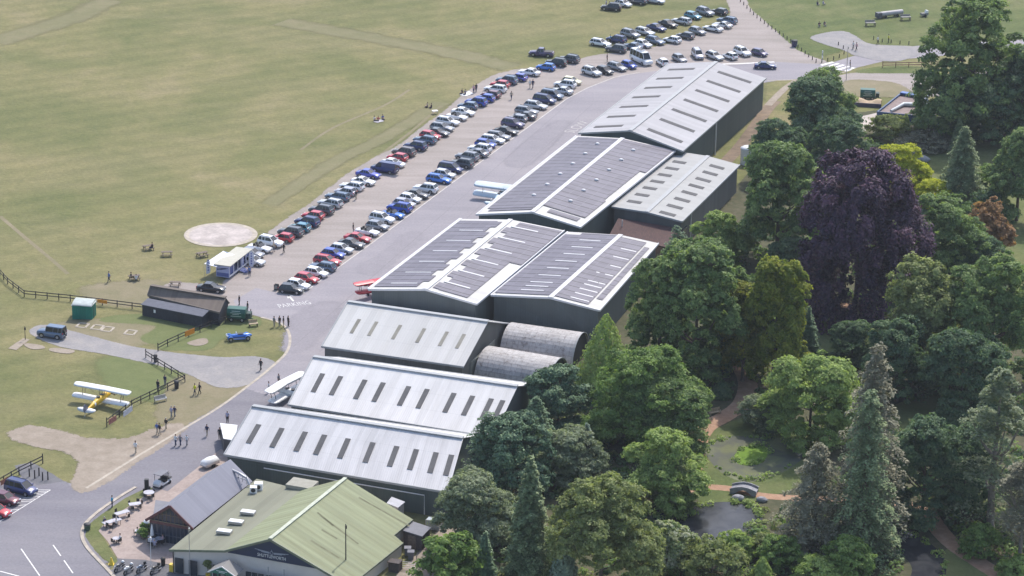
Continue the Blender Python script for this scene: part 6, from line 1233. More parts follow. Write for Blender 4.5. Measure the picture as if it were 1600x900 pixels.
mb = MB(); pp = [at(x, y, 1.6) for x, y in ((1392, 173), (1402, 168), (1412, 163), (1440, 164), (1458, 163))]; mb.tube(pp, [.25, .3, .45, .4, .5], 0, 7); w1, w2 = at(1436, 157, 1.9), at(1450, 150, 1.9); mb.tube([w1, w2], [.6, .3], 0, 7); mb.build('folded_sheet', M_lining, t, True)
p0, p1 = at(1333, 166), at(1377, 169); t = thing('sand_bay', 'low timber sided bay heaped with tan sand in the yard', 'bay', flat(p0.lerp(p1, .5))); mb = MB(); mb.bar(flat(p0, .4), flat(p1, .4), .15, .8); mb.build('side_boards', mat('purple_brown_boards', (.1, .085, .13), .7), t, True); d = (p1-p0); bk = Vector((-d.y, d.x, 0)).normalized(); mb = MB(); rings = []
for f in np.linspace(0.02, .98, 9): o_ = flat(p0.lerp(p1, f)); hh = 1.0+.3*math.sin(f*9); rings.append([o_+bk*.2+Z*.6, o_+bk*1.2+Z*(hh), o_+bk*2.4+Z*(hh*.9), o_+bk*3.6+Z*.1])
mb.loft(rings, cap=False, closed=False); mb.build('sand_heap', mat('tan_sand', (.44, .33, .22), .9, var=.15), t, True)
p = at(1350, 196); area('yard_slab', [(1338, 185), (1375, 176), (1372, 190), (1348, 208)], Z3, M_conc, smooth=False, feather=.5)
# ---------------------------------------------------------------- fences
M_post = mat('dark_fence_timber', (.036, .032, .034), .85, var=.25, scale=3); M_redf = mat('red_brown_fence', (.20, .09, .075), .8, var=.2, scale=3)
def fence(label, px, h=1.15, m=M_post, rails=2, sp=2.4, thick=.13, seg=0, gates=()):
    pp = smooth_line(px, seg) if seg else [Vector(p) for p in px]; W = [at(p.x, p.y) for p in pp]; t = thing('rail_fence', label, 'fence', W[0]); pos = []
    for i in range(len(W)-1):
        a, b = W[i], W[i+1]; n_ = max(1, round((b-a).length/sp)); pos += [a.lerp(b, k/n_) for k in range(n_)]
    pos.append(W[-1])
    for i, p in enumerate(pos):
        m_ = MB(); hh = h*(1.2 if i in (0, len(pos)-1) else 1.0); m_.bar(p, p+Z*hh, thick*(1.3 if i in (0, len(pos)-1) else 1), thick); m_.build('post', m, t, True)
    if rails:
        m_ = MB()
        for i in range(len(pos)-1):
            for k in range(rails): z_ = h*(.9-.4*k); m_.bar(pos[i]+Z*z_, pos[i+1]+Z*z_, .06, .13)
        m_.build('rail', m, t, True)
    return t, pos
fence('dark post and rail fence curving from the left frame edge to the tiled shed', [(-6, 424), (12, 444), (38, 464), (110, 471), (160, 477), (230, 486)], sp=2.2)
fence('dark post and rail fence from the shed end down to the path gate', [(392, 496), (352, 505), (330, 512), (295, 526), (262, 541), (247, 549)], sp=2.2)
fence('dark post and rail fence around the yellow biplane paddock', [(228, 559), (247, 571), (289, 597), (262, 610), (206, 637), (167, 667)], sp=2.1, h=1.2)
fence('dark post and rail fence above the marked car bays', [(-6, 763), (30, 742), (67, 724)], sp=2.0, h=1.2)
fence('reddish post and rail fence beside the far road', [(1379, 106), (1440, 105), (1470, 104)], sp=2.4, m=M_redf)
def bollards(label, px, n, h=.8, lean=0):
    L_ = smooth_line(px, 8); acc = [0]
    for i in range(len(L_)-1): acc.append(acc[-1]+(L_[i+1]-L_[i]).length)
    first = None
    for k in range(n):
        s_ = acc[-1]*k/max(1, n-1); i = max(j for j in range(len(acc)-1) if acc[j] <= s_+1e-6); f = (s_-acc[i])/max(1e-6, acc[i+1]-acc[i]); q_ = L_[i].lerp(L_[i+1], f); p = at(q_.x, q_.y)
        if first is None: mb = MB(); mb.tube([(0, 0, 0), (0, 0, h)], [.1, .085], 0, 8); first = tag(mb.build('wooden_bollard', M_post), label, 'bollard', label); o = first
        else: o = dup(first)
        o.location = p
bollards('short wooden post in the line along the gravel fan edge', [(1157, 3), (1180, 26), (1205, 45), (1235, 66), (1262, 88), (1275, 98)], 22); bollards('short wooden post around the grass island by the crossing', [(1284, 98), (1297, 95), (1310, 91), (1320, 83), (1318, 77), (1310, 71)], 7); bollards('short wooden post along the far grass edge of the spur road', [(1365, 62), (1378, 66), (1390, 67), (1405, 69), (1420, 70)], 5)
bollards('thin black marker post on the paved corner by the bays', [(46, 745), (54, 748), (60, 743), (68, 752), (75, 750)], 5, 1.25)
# banners on fences
def banner(label, a, b, h0, h1, m, name='banner'):
    P, Q = at(*a), at(*b); d = (Q-P).normalized(); o_ = Vector((d.y, -d.x, 0))*.12; mb = MB(); mb.bar(P+o_+Z*(h0+h1)/2, Q+o_+Z*(h0+h1)/2, .03, h1-h0); o = mb.build(name, m); tag(o, label, 'banner'); return o
banner('orange mesh banner on the fence near the path gate', (305, 523), (290, 529), .25, 1.1, M_orange); banner('orange banner on the fence behind the green shed', (153, 477), (168, 479), .5, 1.05, M_orange); banner('white printed banner on the paddock fence', (192, 654), (206, 644), .25, 1.1, mat('banner_white', (.55, .55, .66), .6, var=.2, scale=3)); banner('red lettered banner on the paddock fence end post', (169, 666), (181, 659), .25, 1.05, mat('banner_red', (.36, .14, .13), .6, var=.35, scale=4)); banner('brown banner board beside the marked bays', (0, 762), (11, 755), .3, 1.0, mat('banner_brown', (.3, .12, .07), .6))
# bench seats, bins, posts
def bench(label, x, y, rz, m=M_wood, L_=1.9):
    t = thing('garden_bench', label, 'bench', at(x, y), rz); mb = MB(); mb.box((0, 0, .45), (L_, .5, .06)); mb.build('seat', m, t); mb = MB(); mb.box((0, .25, .75), (L_, .05, .45)); mb.build('backrest', m, t)
    for sx_ in (-1, 1):
        mb = MB(); mb.box((sx_*L_*.45, -.2, .22), (.08, .08, .44)); mb.box((sx_*L_*.45, .22, .3), (.08, .08, .6)); mb.box((sx_*L_*.45, 0, .62), (.08, .5, .05)); mb.build('leg', m, t)
bench('pale wooden bench beside the red garden path', 1117, 648, R(30), M_palewood); bench('dark bench seat against the cafe front wall by the yellow box', 283, 893, R(-20), M_ctrim); bench('grey bench with backrest facing the paddock fence', 251, 628, R(35), M_steel); 
t = thing('dog_kennel_bench', 'low wooden seat with slats on the grass by the green trailer', 'seat', at(396, 510), R(20)); t.name = 'slatted_bench'; mb = MB(); mb.box((0, 0, .5), (1.4, .7, .1)); mb.box((0, .35, .8), (1.4, .06, .4)); mb.build('seat', M_palewood, t); mb = MB(); [mb.box((x_, y_, .22), (.1, .1, .44)) for x_ in (-.6, .6) for y_ in (-.25, .25)]; mb.build('legs', M_wood, t)
def picnic(label, x, y, rz, m=M_wood, grp=None, first=[None], dark=False):
    if first[0] is None:
        t = thing('picnic_table', label, 'picnic table', at(x, y), rz, grp); mb = MB(); mb.box((0, 0, .74), (1.8, .75, .05)); mb.build('table_top', m, t)
        for s_ in (-1, 1): mb = MB(); mb.box((0, s_*.72, .45), (1.8, .26, .05)); mb.build('seat', m, t)
        for s_ in (-1, 1): mb = MB(); [mb.bar((s_*.65, q_*.8, 0), (s_*.65, q_*.28, .72), .09, .09) for q_ in (-1, 1)]; mb.bar((s_*.65, -.8, .4), (s_*.65, .8, .4), .06, .09); mb.build('leg_frame', m, t)
        first[0] = t; return t
    return dup(first[0], at(x, y), rz, label, grp)
gp_ = 'picnic tables on the field'; picnic('picnic table with a person seated, farthest left on the field by the concrete circle', 232, 390, R(25), grp=gp_); picnic('picnic table in the middle of the three near the concrete circle', 261, 400, R(10), grp=gp_); picnic('picnic table closest to the concrete circle', 316, 401, R(35), grp=gp_); picnic('picnic table with people, alone on the field left of the tiled shed', 210, 437, R(20), grp=gp_); picnic('picnic table just behind the tiled shed roof', 274, 447, R(-5), grp=gp_)
M_gwood = mat('silver_wood', (.26, .25, .23), .85, var=.2, scale=3)
for i, (x, y, l_) in enumerate(((1360, 41, 'grey picnic bench set below the long pale trailer'), (1415, 32, 'grey picnic bench set at the right end of the long pale trailer'))):
    t = thing('bench_set', l_, 'bench', at(x, y), R(10)); mb = MB(); mb.box((0, 0, .8), (2.2, .9, .12)); mb.box((0, .6, 1.0), (2.2, .1, .5)); mb.build('table_top', M_gwood, t); mb = MB(); [mb.box((sx_, sy_, .38), (.14, .14, .76)) for sx_ in (-.95, .95) for sy_ in (-.4, .4)]; mb.build('legs', M_wood, t)
p = at(1389, 27); t = thing('farm_trailer', 'long pale grey trailer with a dark front standing on the far green field', 'trailer', p, R(27)); mb = MB(); mb.loft([[(x_, w_*math.cos(a), .9+.55*math.sin(a)) for a in np.linspace(0, 2*math.pi, 10, endpoint=False)] for x_, w_ in ((-2.2, .5), (-1.9, .62), (3.0, .62), (3.4, .5))]); mb.build('body', mat('pale_grey_hull', (.38, .36, .37), .6), t); mb = MB(); mb.box((-2.7, 0, .8), (1.1, 1.2, 1.1)); mb.build('front_box', mat('slate_box', (.08, .085, .11), .6), t)
for x_ in (-1.2, 1.8): mb = MB(); mb.tube([(x_, -.6, .35), (x_, -.45, .35)], .35, 0, 12); mb.tube([(x_, .45, .35), (x_, .6, .35)], .35, 0, 12); mb.build('wheel', M_tyre, t)
p = at(1444, 26); t = thing('white_cart', 'small white and grey cart near the oak on the far field', 'cart', p, R(20)); mb = MB(); mb.box((0, 0, .6), (1.6, .9, .5)); mb.build('body', M_gwood, t); mb = MB(); mb.box((.5, 0, 1.1), (.5, .8, .6), ry=R(15)); mb.build('white_box', M_whitep, t)
for s_ in (-1, 1): mb = MB(); mb.tube([(0, s_*.45, .3), (0, s_*.55, .3)], .3, 0, 10); mb.build('wheel', M_tyre, t)
def pole(label, x, y, h, m=M_post, r=.09, name='wooden_pole', arms=False):
    t = thing(name, label, 'pole', at(x, y)); mb = MB(); mb.tube([(0, 0, 0), (0, 0, h)], [r, r*.7], 0, 8); mb.build('shaft', m, t); mb = MB(); mb.box((.05, -.1, h-.35), (.22, .22, .4)); mb.build('lamp_box', m, t)
pole('tall dark pole standing in front of the mossy green cafe roof', 540.5, 912, 8.2); pole('tall thin lamp post by the zebra crossing', 1322, 126, 7.2, M_steel, .08, 'lamp_post'); pole('thin white flagpole on the patio corner near the motorbikes', 236, 884, 4.2, M_whitep, .04, 'flagpole'); pole('thin pale pole before the cafe front windows', 297, 902, 7.0, M_steel, .05, 'flagpole'); pole('short dark pole left of the blue boxy car', 39.5, 531, 2.2, M_post, .06)
t = thing('beacon_post', 'white banded crossing post on the grass island', 'post', at(1284.5, 97.5)); mb = MB()
for k in range(5): mb.tube([(0, 0, k*.5), (0, 0, k*.5+.5)], .11, k % 2, 8)
mb.build('shaft', [M_whitep, mat('grey_band', (.35, .35, .36), .6)], t)
t = thing('parking_sign', 'small black framed A board sign on the gravel near the black hatchback', 'sign', at(432, 453), R(-20)); mb = MB(); mb.box((0, -.2, .5), (.7, .05, .95), 0); mb.box((0, .2, .5), (.7, .05, .95), 0); mb.build('board', M_blackp, t); mb = MB(); mb.box((0, -.235, .55), (.5, .02, .6)); mb.build('face', M_gwood, t)
def bin_(label, x, y, h, w_, m, name='litter_bin', cat='bin'):
    t = thing(name, label, cat, at(x, y)); mb = MB(); mb.loft([[(math.cos(a)*r_, math.sin(a)*r_, z_) for a in np.linspace(0, 6.2832, 10, endpoint=False)] for r_, z_ in ((w_*.42, 0), (w_*.5, h*.85))]); mb.build('body', m, t); mb = MB(); mb.loft([[(math.cos(a)*r_, math.sin(a)*r_, z_) for a in np.linspace(0, 6.2832, 10, endpoint=False)] for r_, z_ in ((w_*.55, h*.85), (w_*.5, h), (w_*.2, h*1.05))]); mb.build('lid', M_ctrim, t)
bin_('round green bin on the verge tip by the kerb', 136.5, 828, .9, .9, mat('bin_green', (.06, .10, .07), .6)); bin_('black litter bin by the path gate post', 243, 566, 1.2, .6, M_post); bin_('black litter bin on the paddock fence corner', 276, 607, 1.2, .7, M_post); bin_('dark litter bins against the gravel fan posts', 1241, 73, 1.4, 1.3, mat('bin_navy', (.06, .055, .12), .6)); bin_('tall black bin at the patio edge beside the cafe corner', 255, 884, 1.1, .6, M_blackp)
t = thing('menu_stand', 'tall black menu board stand on the patio by the road', 'stand', at(229.5, 768)); mb = MB(); mb.box((0, 0, 1.05), (.55, .5, 1.5)); mb.build('board', M_blackp, t); mb = MB(); mb.box((0, 0, .15), (.6, .6, .3)); mb.build('base', M_ctrim, t)
t = thing('yellow_cone', 'yellow wet floor style cone sign on the verge by the motorbikes', 'cone', at(174, 882)); mb = MB(); mb.loft([[(sx_*w_, sy_*w_, z_) for sx_, sy_ in ((-1, -1), (1, -1), (1, 1), (-1, 1))] for w_, z_ in ((.3, 0), (.06, .95))], smooth=False); mb.build('body', M_yellow, t); mb = MB(); mb.box((0, 0, .03), (.7, .7, .05)); mb.build('base', M_yellow, t)
t = thing('yellow_box', 'yellow newspaper style box beside the cafe front window', 'box', at(270, 893), R(-20)); mb = MB(); mb.box((0, 0, .45), (.75, .55, .9)); mb.build('body', M_yellow, t); mb = MB(); mb.box((0, 0, .95), (.8, .6, .1), ry=R(8)); mb.build('lid', M_yellow, t)
t = thing('closed_parasol', 'closed white parasol among the patio tables by the glazed gable', 'parasol', at(238, 846)); mb = MB(); mb.tube([(0, 0, 0), (0, 0, 2.5)], .03, 0, 6); mb.build('pole', M_steel, t); mb = MB(); mb.tube([(0, 0, .9), (0, 0, 1.6), (0, 0, 2.45)], [.26, .2, .04], 0, 8); mb.build('canopy', M_whitep, t)
t = thing('open_parasol', 'small round white parasol at the corner of the glazed gable', 'parasol', at(231, 835)); mb = MB(); mb.tube([(0, 0, 0), (0, 0, 2.0)], .03, 0, 6); mb.build('pole', M_steel, t); mb = MB(); mb.loft([[(math.cos(a)*r_, math.sin(a)*r_, z_) for a in np.linspace(0, 6.2832, 10, endpoint=False)] for r_, z_ in ((.55, 1.8), (.45, 2.0), (.1, 2.15))]); mb.build('canopy', M_whitep, t)
def planter(label, x, y):
    t = thing('planter', label, 'planter', at(x, y)); mb = MB(); mb.loft([[(math.cos(a)*r_, math.sin(a)*r_, z_) for a in np.linspace(0, 6.2832, 10, endpoint=False)] for r_, z_ in ((.3, 0), (.42, .5))]); mb.build('pot', M_wood, t)
    P, N, T, lf = crown_proto('bush1'); sel = rng.random(len(P)) < .12; o = bpy.data.objects.new('plant', leaf_mesh('plant', P[sel]*np.array([1.3, 1.3, 1.0]), N[sel], .16, T[sel], LM['mid'])); COL.objects.link(o); o.parent = t; o.location = (0, 0, .45)
planter('leafy planter between the patio chairs and the glazed gable', 224, 842); planter('leafy planter behind the first, nearer the slate wing', 228, 833); 
t = thing('potted_tree', 'small round headed potted tree against the cream cafe wall', 'plant', at(325, 902)); mb = MB(); mb.tube([(0, 0, .3), (0, 0, 1.5)], .05, 0, 6); mb.build('stem', M_bark, t); mb = MB(); mb.tube([(0, 0, 0), (0, 0, .5)], [.25, .32], 0, 10); mb.build('pot', M_yellow, t)
P, N, T, lf = crown_proto('bush1'); sel = rng.random(len(P)) < .12; o = bpy.data.objects.new('crown', leaf_mesh('crown', P[sel]*np.array([1.0, 1.0, .95]), N[sel], .14, T[sel], LM['olive'])); COL.objects.link(o); o.parent = t; o.location = (0, 0, 1.35)
# patio furniture
M_ttop = mat('zinc_table_top', (.46, .45, .5), .45, var=.12)
def patio_table(label, x, y, rz, L_=1.8, W_=.8, round_=False):
    t = thing('patio_table', label, 'table', at(x, y), rz, 'tables on the patio'); mb = MB()
    if round_: mb.tube([(0, 0, .72), (0, 0, .76)], L_/2, 0, 14)
    else: mb.box((0, 0, .74), (L_, W_, .05))
    mb.build('table_top', M_ttop, t)
    for sx_ in (-1, 1):
        for sy_ in (-1, 1):
            k = .25 if round_ else .42; mb = MB(); mb.box((sx_*L_*k, sy_*(W_ if not round_ else L_)*k*.9, .36), (.05, .05, .72)); mb.build('leg', M_blackp, t)
CH = [None]
def chair(label, x, y, rz):
    if CH[0] is None:
        t = thing('patio_chair', label, 'chair', at(x, y), rz, 'chairs on the patio'); mb = MB(); mb.box((0, 0, .45), (.44, .44, .04)); mb.build('seat', M_ctrim, t); mb = MB(); mb.box((-.21, 0, .72), (.03, .42, .45)); mb.build('backrest', M_ctrim, t)
        for sx_ in (-1, 1):
            for sy_ in (-1, 1): mb = MB(); mb.bar((sx_*.2, sy_*.2, 0), (sx_*.19, sy_*.19, .45), .03, .03); mb.build('leg', M_steel, t)
        CH[0] = t
    else: dup(CH[0], at(x, y), rz, label)
patio_table('long pale patio table with a seated person at its end, nearest the kerb bin', 175, 822, R(38), 2.6, .9); patio_table('rectangular pale patio table with nobody seated', 191, 808.5, R(38), 2.0, .85); patio_table('square patio table with thin legs and chairs around it', 211, 795, R(20), 1.6, .9); patio_table('round patio table crowded with chairs below the black menu board', 233, 777, R(0), 1.5, round_=True); patio_table('round patio table with people by the closed parasol', 239, 852, 0, 1.3, round_=True); patio_table('round patio table right of the closed parasol', 250, 849, 0, 1.2, round_=True); patio_table('small round patio table with a seated customer near the planters', 217, 837, 0, 1.0, round_=True); patio_table('small round table in the middle of the patio beside the seated person in white', 182, 849, 0, 1.0, round_=True)
spots = [('long pale patio table', 175, 822, [(-6, 4), (3, -7), (8, -4), (-1, 8)]), ('empty pale table', 191, 808.5, [(-8, -3), (9, 4)]), ('square thin legged table', 211, 795, [(-7, -2), (7, 2), (-3, 5), (4, -5), (9, -3)]), ('crowded round table', 233, 777, [(-6, -3), (6, -2), (-5, 4), (5, 4), (0, 7), (0, -6)]), ('parasol side table', 239, 852, [(-6, 0), (5, 3), (-2, 5), (2, -5)]), ('round table right of parasol', 250, 849, [(6, -1), (4, 4), (1, -5)]), ('small table near the planters', 217, 837, [(-5, 0), (5, 2)]), ('middle patio table', 182, 849, [(-5, 2), (5, 1)])]
SIDE = ['left', 'right', 'near left', 'near right', 'near', 'far']
for nm, x, y, offs in spots:
    for k, (dx, dy) in enumerate(offs):
        side = ('near ' if dy > 2.5 else 'far ' if dy < -2.5 else '')+('left' if dx < -2 else 'right' if dx > 2 else 'middle'); P0, P1 = at(x+dx, y+dy), at(x, y); d = P1-P0
        chair(f'dark patio chair on the {side} side of the {nm}', x+dx, y+dy, math.atan2(d.y, d.x))
# stone bridge, garden stones
p0, p1 = at(1142, 768), at(1183, 773); c = p0.lerp(p1, .5); t = thing('stone_bridge', 'small grey arched stone footbridge between the two ponds', 'bridge', flat(c), math.atan2((p1-p0).y, (p1-p0).x)); L_ = (p1-p0).length; M_stone = mat('grey_stone', (.27, .27, .29), .9, var=.25, scale=1.5); mb = MB(); n_ = 12; top = [(-L_/2+L_*i/n_, .55+.45*math.sin(math.pi*i/n_)) for i in range(n_+1)]; bot = [(-L_/2+L_*i/n_, max(-.1, .75*math.sin(math.pi*(i/n_-.12)/.76) if .12 < i/n_ < .88 else -.1)) for i in range(n_+1)]
for i in range(n_):
    for y_ in (-.9, .9): q = [(top[i][0], y_, top[i][1]), (top[i+1][0], y_, top[i+1][1]), (bot[i+1][0], y_, min(bot[i+1][1], top[i+1][1]-.15)), (bot[i][0], y_, min(bot[i][1], top[i][1]-.15))]; mb.poly(q if y_ > 0 else q[::-1])
    mb.poly([(top[i][0], -.9, top[i][1]), (top[i+1][0], -.9, top[i+1][1]), (top[i+1][0], .9, top[i+1][1]), (top[i][0], .9, top[i][1])])
mb.build('arch', M_stone, t)
for y_ in (-.85, .85):
    mb = MB()
    for i in range(n_): mb.bar((top[i][0], y_, top[i][1]+.12), (top[i+1][0], y_, top[i+1][1]+.12), .18, .3)
    mb.build('parapet', M_stone, t)
def rock(label, x, y, s_, grp='boulders in the garden'):
    mb = MB(); rings = []
    for i in range(1, 6):
        th = math.pi*i/6; rings.append([(s_*1.2*math.sin(th)*math.cos(a)*random.uniform(.8, 1.15), s_*.9*math.sin(th)*math.sin(a)*random.uniform(.8, 1.15), s_*.45-s_*.6*math.cos(th)) for a in np.linspace(0, 6.2832, 9, endpoint=False)])
    mb.loft(rings); o = mb.build('boulder', M_stone); o.location = at(x, y); tag(o, label, 'boulder', grp)
rock('large pale boulder at the lime tree end of the rock garden', 1440, 253, 1.2); rock('grey boulder above the large pale boulder', 1434, 242, .9); rock('small grey boulder farthest up the rock garden', 1428, 233, .7); rock('dark boulder on the near side of the bridge', 1152, 782, .8); rock('pale stone on the bank right of the bridge', 1190, 784, .7)
# a garden hut glimpsed between the trees
t = thing('garden_hut', 'small dark garden hut with arched roof glimpsed between the pines', 'hut', at(1050, 556), R(-20)); mb = MB(); mb.box((0, 0, 1.1), (2.4, 2.2, 2.2)); mb.build('wall', M_timber, t); mb = MB(); pr = [(math.cos(a)*1.4, 2.2+math.sin(a)*.9) for a in np.linspace(0, math.pi, 9)]; mb.loft([[(y_, x_, z_) for y_, z_ in pr] for x_ in (-1.3, 1.3)]); mb.build('roof', M_wood, t)
# ---------------------------------------------------------------- people
M_skin = mat('skin', (.5, .3, .22), .6, var=0); M_hair = mat('brown_hair', (.06, .04, .03), .8, var=0); M_ghair = mat('grey_hair', (.4, .39, .37), .8, var=0); M_shoe = mat('dark_shoes', (.03, .03, .03), .6, var=0)
def cloth(n_, c): return mat('cloth_'+n_, c, .85, var=.08, scale=8)
CL = {k: cloth(k.replace(' ', '_'), v) for k, v in {'white': (.68, .68, .68), 'black': (.022, .022, .026), 'navy': (.03, .04, .09), 'blue': (.09, .16, .40), 'light blue': (.28, .42, .62), 'turquoise': (.03, .33, .50), 'yellow': (.66, .66, .03), 'red': (.48, .04, .05), 'grey': (.22, .22, .24), 'beige': (.45, .38, .29), 'green': (.08, .17, .09), 'pink': (.6, .38, .4), 'lilac': (.42, .40, .52)}.items()}
PP = {}
def person_proto(pose):
    if pose in PP: return PP[pose]
    V, E_, Rr = [], [], []
    def v(p, r, parent=None):
        V.append(p); Rr.append(r); i = len(V)-1
        if parent is not None: E_.append((parent, i))
        return i
    sit = pose == 'sit'; hz = .46 if sit else .95; st = .18 if pose == 'walk' else 0.0
    pel = v((0, 0, hz), (.15, .12)); wa = v((0, 0, hz+.2), (.135, .105), pel); ch = v((0.01, 0, hz+.40), (.165, .115), wa); nk = v((0, 0, hz+.56), (.06, .06), ch); hd0 = v((.015, 0, hz+.66), (.085, .075), nk); v((.02, 0, hz+.79), (.08, .075), hd0)
    for s_ in (-1, 1):
        if sit: kn = (.44, s_*.13, hz+.02); an = (.46, s_*.13, .09); toe = (.64, s_*.14, .04)
        else: f = st*s_; kn = (f*.6+.03, s_*.10, .50); an = (f*1.3-.02, s_*.10, .09); toe = (f*1.3+.16, s_*.12, .04)
        h_ = v((0, s_*.095, hz-.05), (.10, .10), pel); k_ = v(kn, (.062, .062), h_); a_ = v(an, (.042, .042), k_); v(toe, (.045, .035), a_)
        sh = v((0, s_*.19, hz+.48), (.062, .062), ch)
        if pose == 'stand': el, wr_ = (-.02, s_*.25, hz+.20), (.07, s_*.25, hz-.04)
        elif pose == 'walk': el, wr_ = (-.06-st*s_*.6, s_*.25, hz+.21), (.02-st*s_*1.2, s_*.24, hz-.02)
        else: el, wr_ = (.06, s_*.26, hz+.22), (.3, s_*.18, hz+.26)
        e_ = v(el, (.043, .043), sh); w_ = v(wr_, (.03, .03), e_); d = (Vector(wr_)-Vector(el)).normalized(); pm = Vector(wr_)+d*.08; p_ = v(tuple(pm), (.036, .02), w_)
        side = Vector((1, 0, 0)) if not sit else Vector((0, -s_, 0))
        for k, L_ in enumerate((.075, .088, .083, .065)):
            o_ = side*(.028-.019*k); b_ = v(tuple(pm+o_+d*L_*.5), (.009, .009), p_); v(tuple(pm+o_+d*L_*.95+Vector((.012, 0, -.01))), (.008, .008), b_)
        t1 = v(tuple(Vector(wr_)+d*.04+side*.04), (.011, .011), w_); v(tuple(Vector(wr_)+d*.085+side*.058), (.009, .009), t1)
    me = bpy.data.meshes.new('body'); me.from_pydata(V, E_, []); o = bpy.data.objects.new('person', me); COL.objects.link(o)
    md = o.modifiers.new('skin', 'SKIN'); md.use_smooth_shade = True
    for i, sv in enumerate(me.skin_vertices[0].data): sv.radius = (Rr[i][0]*(1.3 if Rr[i][0] > .03 else 1), Rr[i][1]*(1.3 if Rr[i][0] > .03 else 1)); sv.use_root = (i == 0)
    sb = o.modifiers.new('sub', 'SUBSURF'); sb.levels = 1
    bpy.context.view_layer.update(); m2 = bpy.data.meshes.new_from_object(o.evaluated_get(bpy.context.evaluated_depsgraph_get())); bpy.data.objects.remove(o); m2.name = 'person'
    m2.materials.clear()
    for m_ in (M_skin, CL['white'], CL['navy'], M_shoe): m2.materials.append(m_)
    for f in m2.polygons:
        c = f.center; r_ = math.hypot(c.x, c.y)
        if c.z > hz+.56: k = 0
        elif c.z < .085: k = 3
        elif (not sit and c.z < hz+.03 and abs(c.y) < .215) or (sit and c.z < hz+.07 and (c.x > .1 or c.z < hz+.05)): k = 2
        elif abs(c.y) > .215 and c.z < hz+.24 or (sit and c.x > .12): k = 0
        else: k = 1
        f.material_index = k; f.use_smooth = True
    t = bpy.data.objects.new('person', m2); COL.objects.link(t)
    mb = MB(); mb.ball((-.005, 0, hz+.775), (.105, .092, .10), 0, 10, 6); h_ = mb.build('hair', M_hair, t)
    PP[pose] = t; PP[pose+'_used'] = False; return t
PLAB = set()
def person(x, y, pose, top, legs, face, label, hair=M_hair, grp=None, z=0.02, bare=False):
    pr = person_proto(pose)
    if PP[pose+'_used']: t = dup(pr)
    else: t = pr; PP[pose+'_used'] = True
    p = at(x, y); t.location = (p.x, p.y, z); t.rotation_euler = (0, 0, R(face)); s_ = random.uniform(.97, 1.06); t.scale = (s_, s_, s_); tag(t, label, 'person', grp); assert label not in PLAB, label; PLAB.add(label)
    for i, m_ in ((1, CL[top]), (2, CL[legs])): t.material_slots[i].link = 'OBJECT'; t.material_slots[i].material = m_
    for c in t.children: c.material_slots[0].link = 'OBJECT'; c.material_slots[0].material = hair
    return t
W_, S_, T__ = 'walk', 'stand', 'sit'
person(170.5, 441, W_, 'blue', 'navy', 200, 'person in blue jacket walking alone on the field left of the picnic table')
person(407.5, 579, W_, 'black', 'black', 230, 'person dressed all in black walking at the road edge by the path')
for x, y, tp, lg, l_ in ((428.5, 511, 'grey', 'beige', 'leftmost of the four people standing at the grass corner, in grey'), (437, 510, 'black', 'grey', 'person in black top at the left of the close pair on the grass corner'), (443, 511, 'black', 'beige', 'person in black top and beige trousers at the right of the close pair'), (450.5, 510.5, 'black', 'black', 'person in black standing alone at the right end of the corner group')): person(x, y, S_, tp, lg, random.uniform(0, 360), l_, grp='people on the grass corner')
person(304.5, 617, W_, 'yellow', 'navy', 210, 'person in bright yellow vest walking beside the paddock'); person(312, 616, W_, 'black', 'black', 205, 'person in black walking beside the yellow vest')
person(268, 653, W_, 'lilac', 'grey', 230, 'person in lilac top walking in the pair by the paddock fence', M_ghair); person(273, 652, W_, 'navy', 'grey', 230, 'person in navy top walking in the pair by the paddock fence', M_ghair)
person(245.5, 679, W_, 'blue', 'beige', 40, 'person in blue shirt walking near the road edge', M_ghair); person(249.5, 680, W_, 'black', 'beige', 40, 'person in black top close behind the blue shirt'); person(259.5, 671, W_, 'black', 'beige', 230, 'person in black vest with pale hair walking by the road edge', M_ghair)
person(212, 708.5, W_, 'white', 'beige', 60, 'person in white top walking off the gravel track onto the road')
for x, tp, l_ in ((274.5, 'white', 'left one of three people abreast on the road, in white'), (282, 'grey', 'middle one of three people abreast on the road, in grey'), (292, 'white', 'right one of three people abreast on the road, with white hair')): person(x, 697, W_, tp, 'navy' if x < 290 else 'grey', 235, l_, M_ghair if x > 280 else M_hair, 'three people walking abreast on the road')
person(323.5, 682, W_, 'navy', 'beige', 240, 'person in navy walking alone on the road near the white kiosk'); person(355.5, 661, S_, 'lilac', 'black', 250, 'person in lilac top behind the white kiosk roof', M_ghair); person(343.5, 687, S_, 'black', 'black', 90, 'person in black standing in front of the white kiosk')
person(435.5, 602, S_, 'grey', 'black', -30, 'person in grey standing by the white biplane upper wing'); person(420, 614, S_, 'white', 'navy', 0, 'person in white crouched shade beside the white biplane nose', M_hair)
person(175.5, 793, S_, 'turquoise', 'navy', 200, 'person in turquoise top standing on the patio verge'); person(163.5, 822, T__, 'navy', 'navy', -40, 'person in navy sitting at the left end of the long patio table', M_ghair, z=.0); person(182, 823, T__, 'white', 'black', 170, 'person in white leaning at the right end of the long patio table', M_ghair)
person(188, 848, T__, 'white', 'black', 190, 'person in white shirt sitting in the middle of the patio'); person(215, 838.5, T__, 'white', 'grey', 10, 'person in white sitting by the patio planters'); person(232.5, 852, T__, 'white', 'navy', 0, 'person in white left of the closed parasol table', M_ghair); person(241.5, 857, T__, 'lilac', 'grey', 90, 'person in lilac at the near side of the parasol table', M_ghair); person(254.5, 849, T__, 'pink', 'black', 180, 'person in pink right of the closed parasol'); person(261.5, 846, T__, 'light blue', 'navy', 180, 'person in light blue by the glazed gable wall', M_ghair)
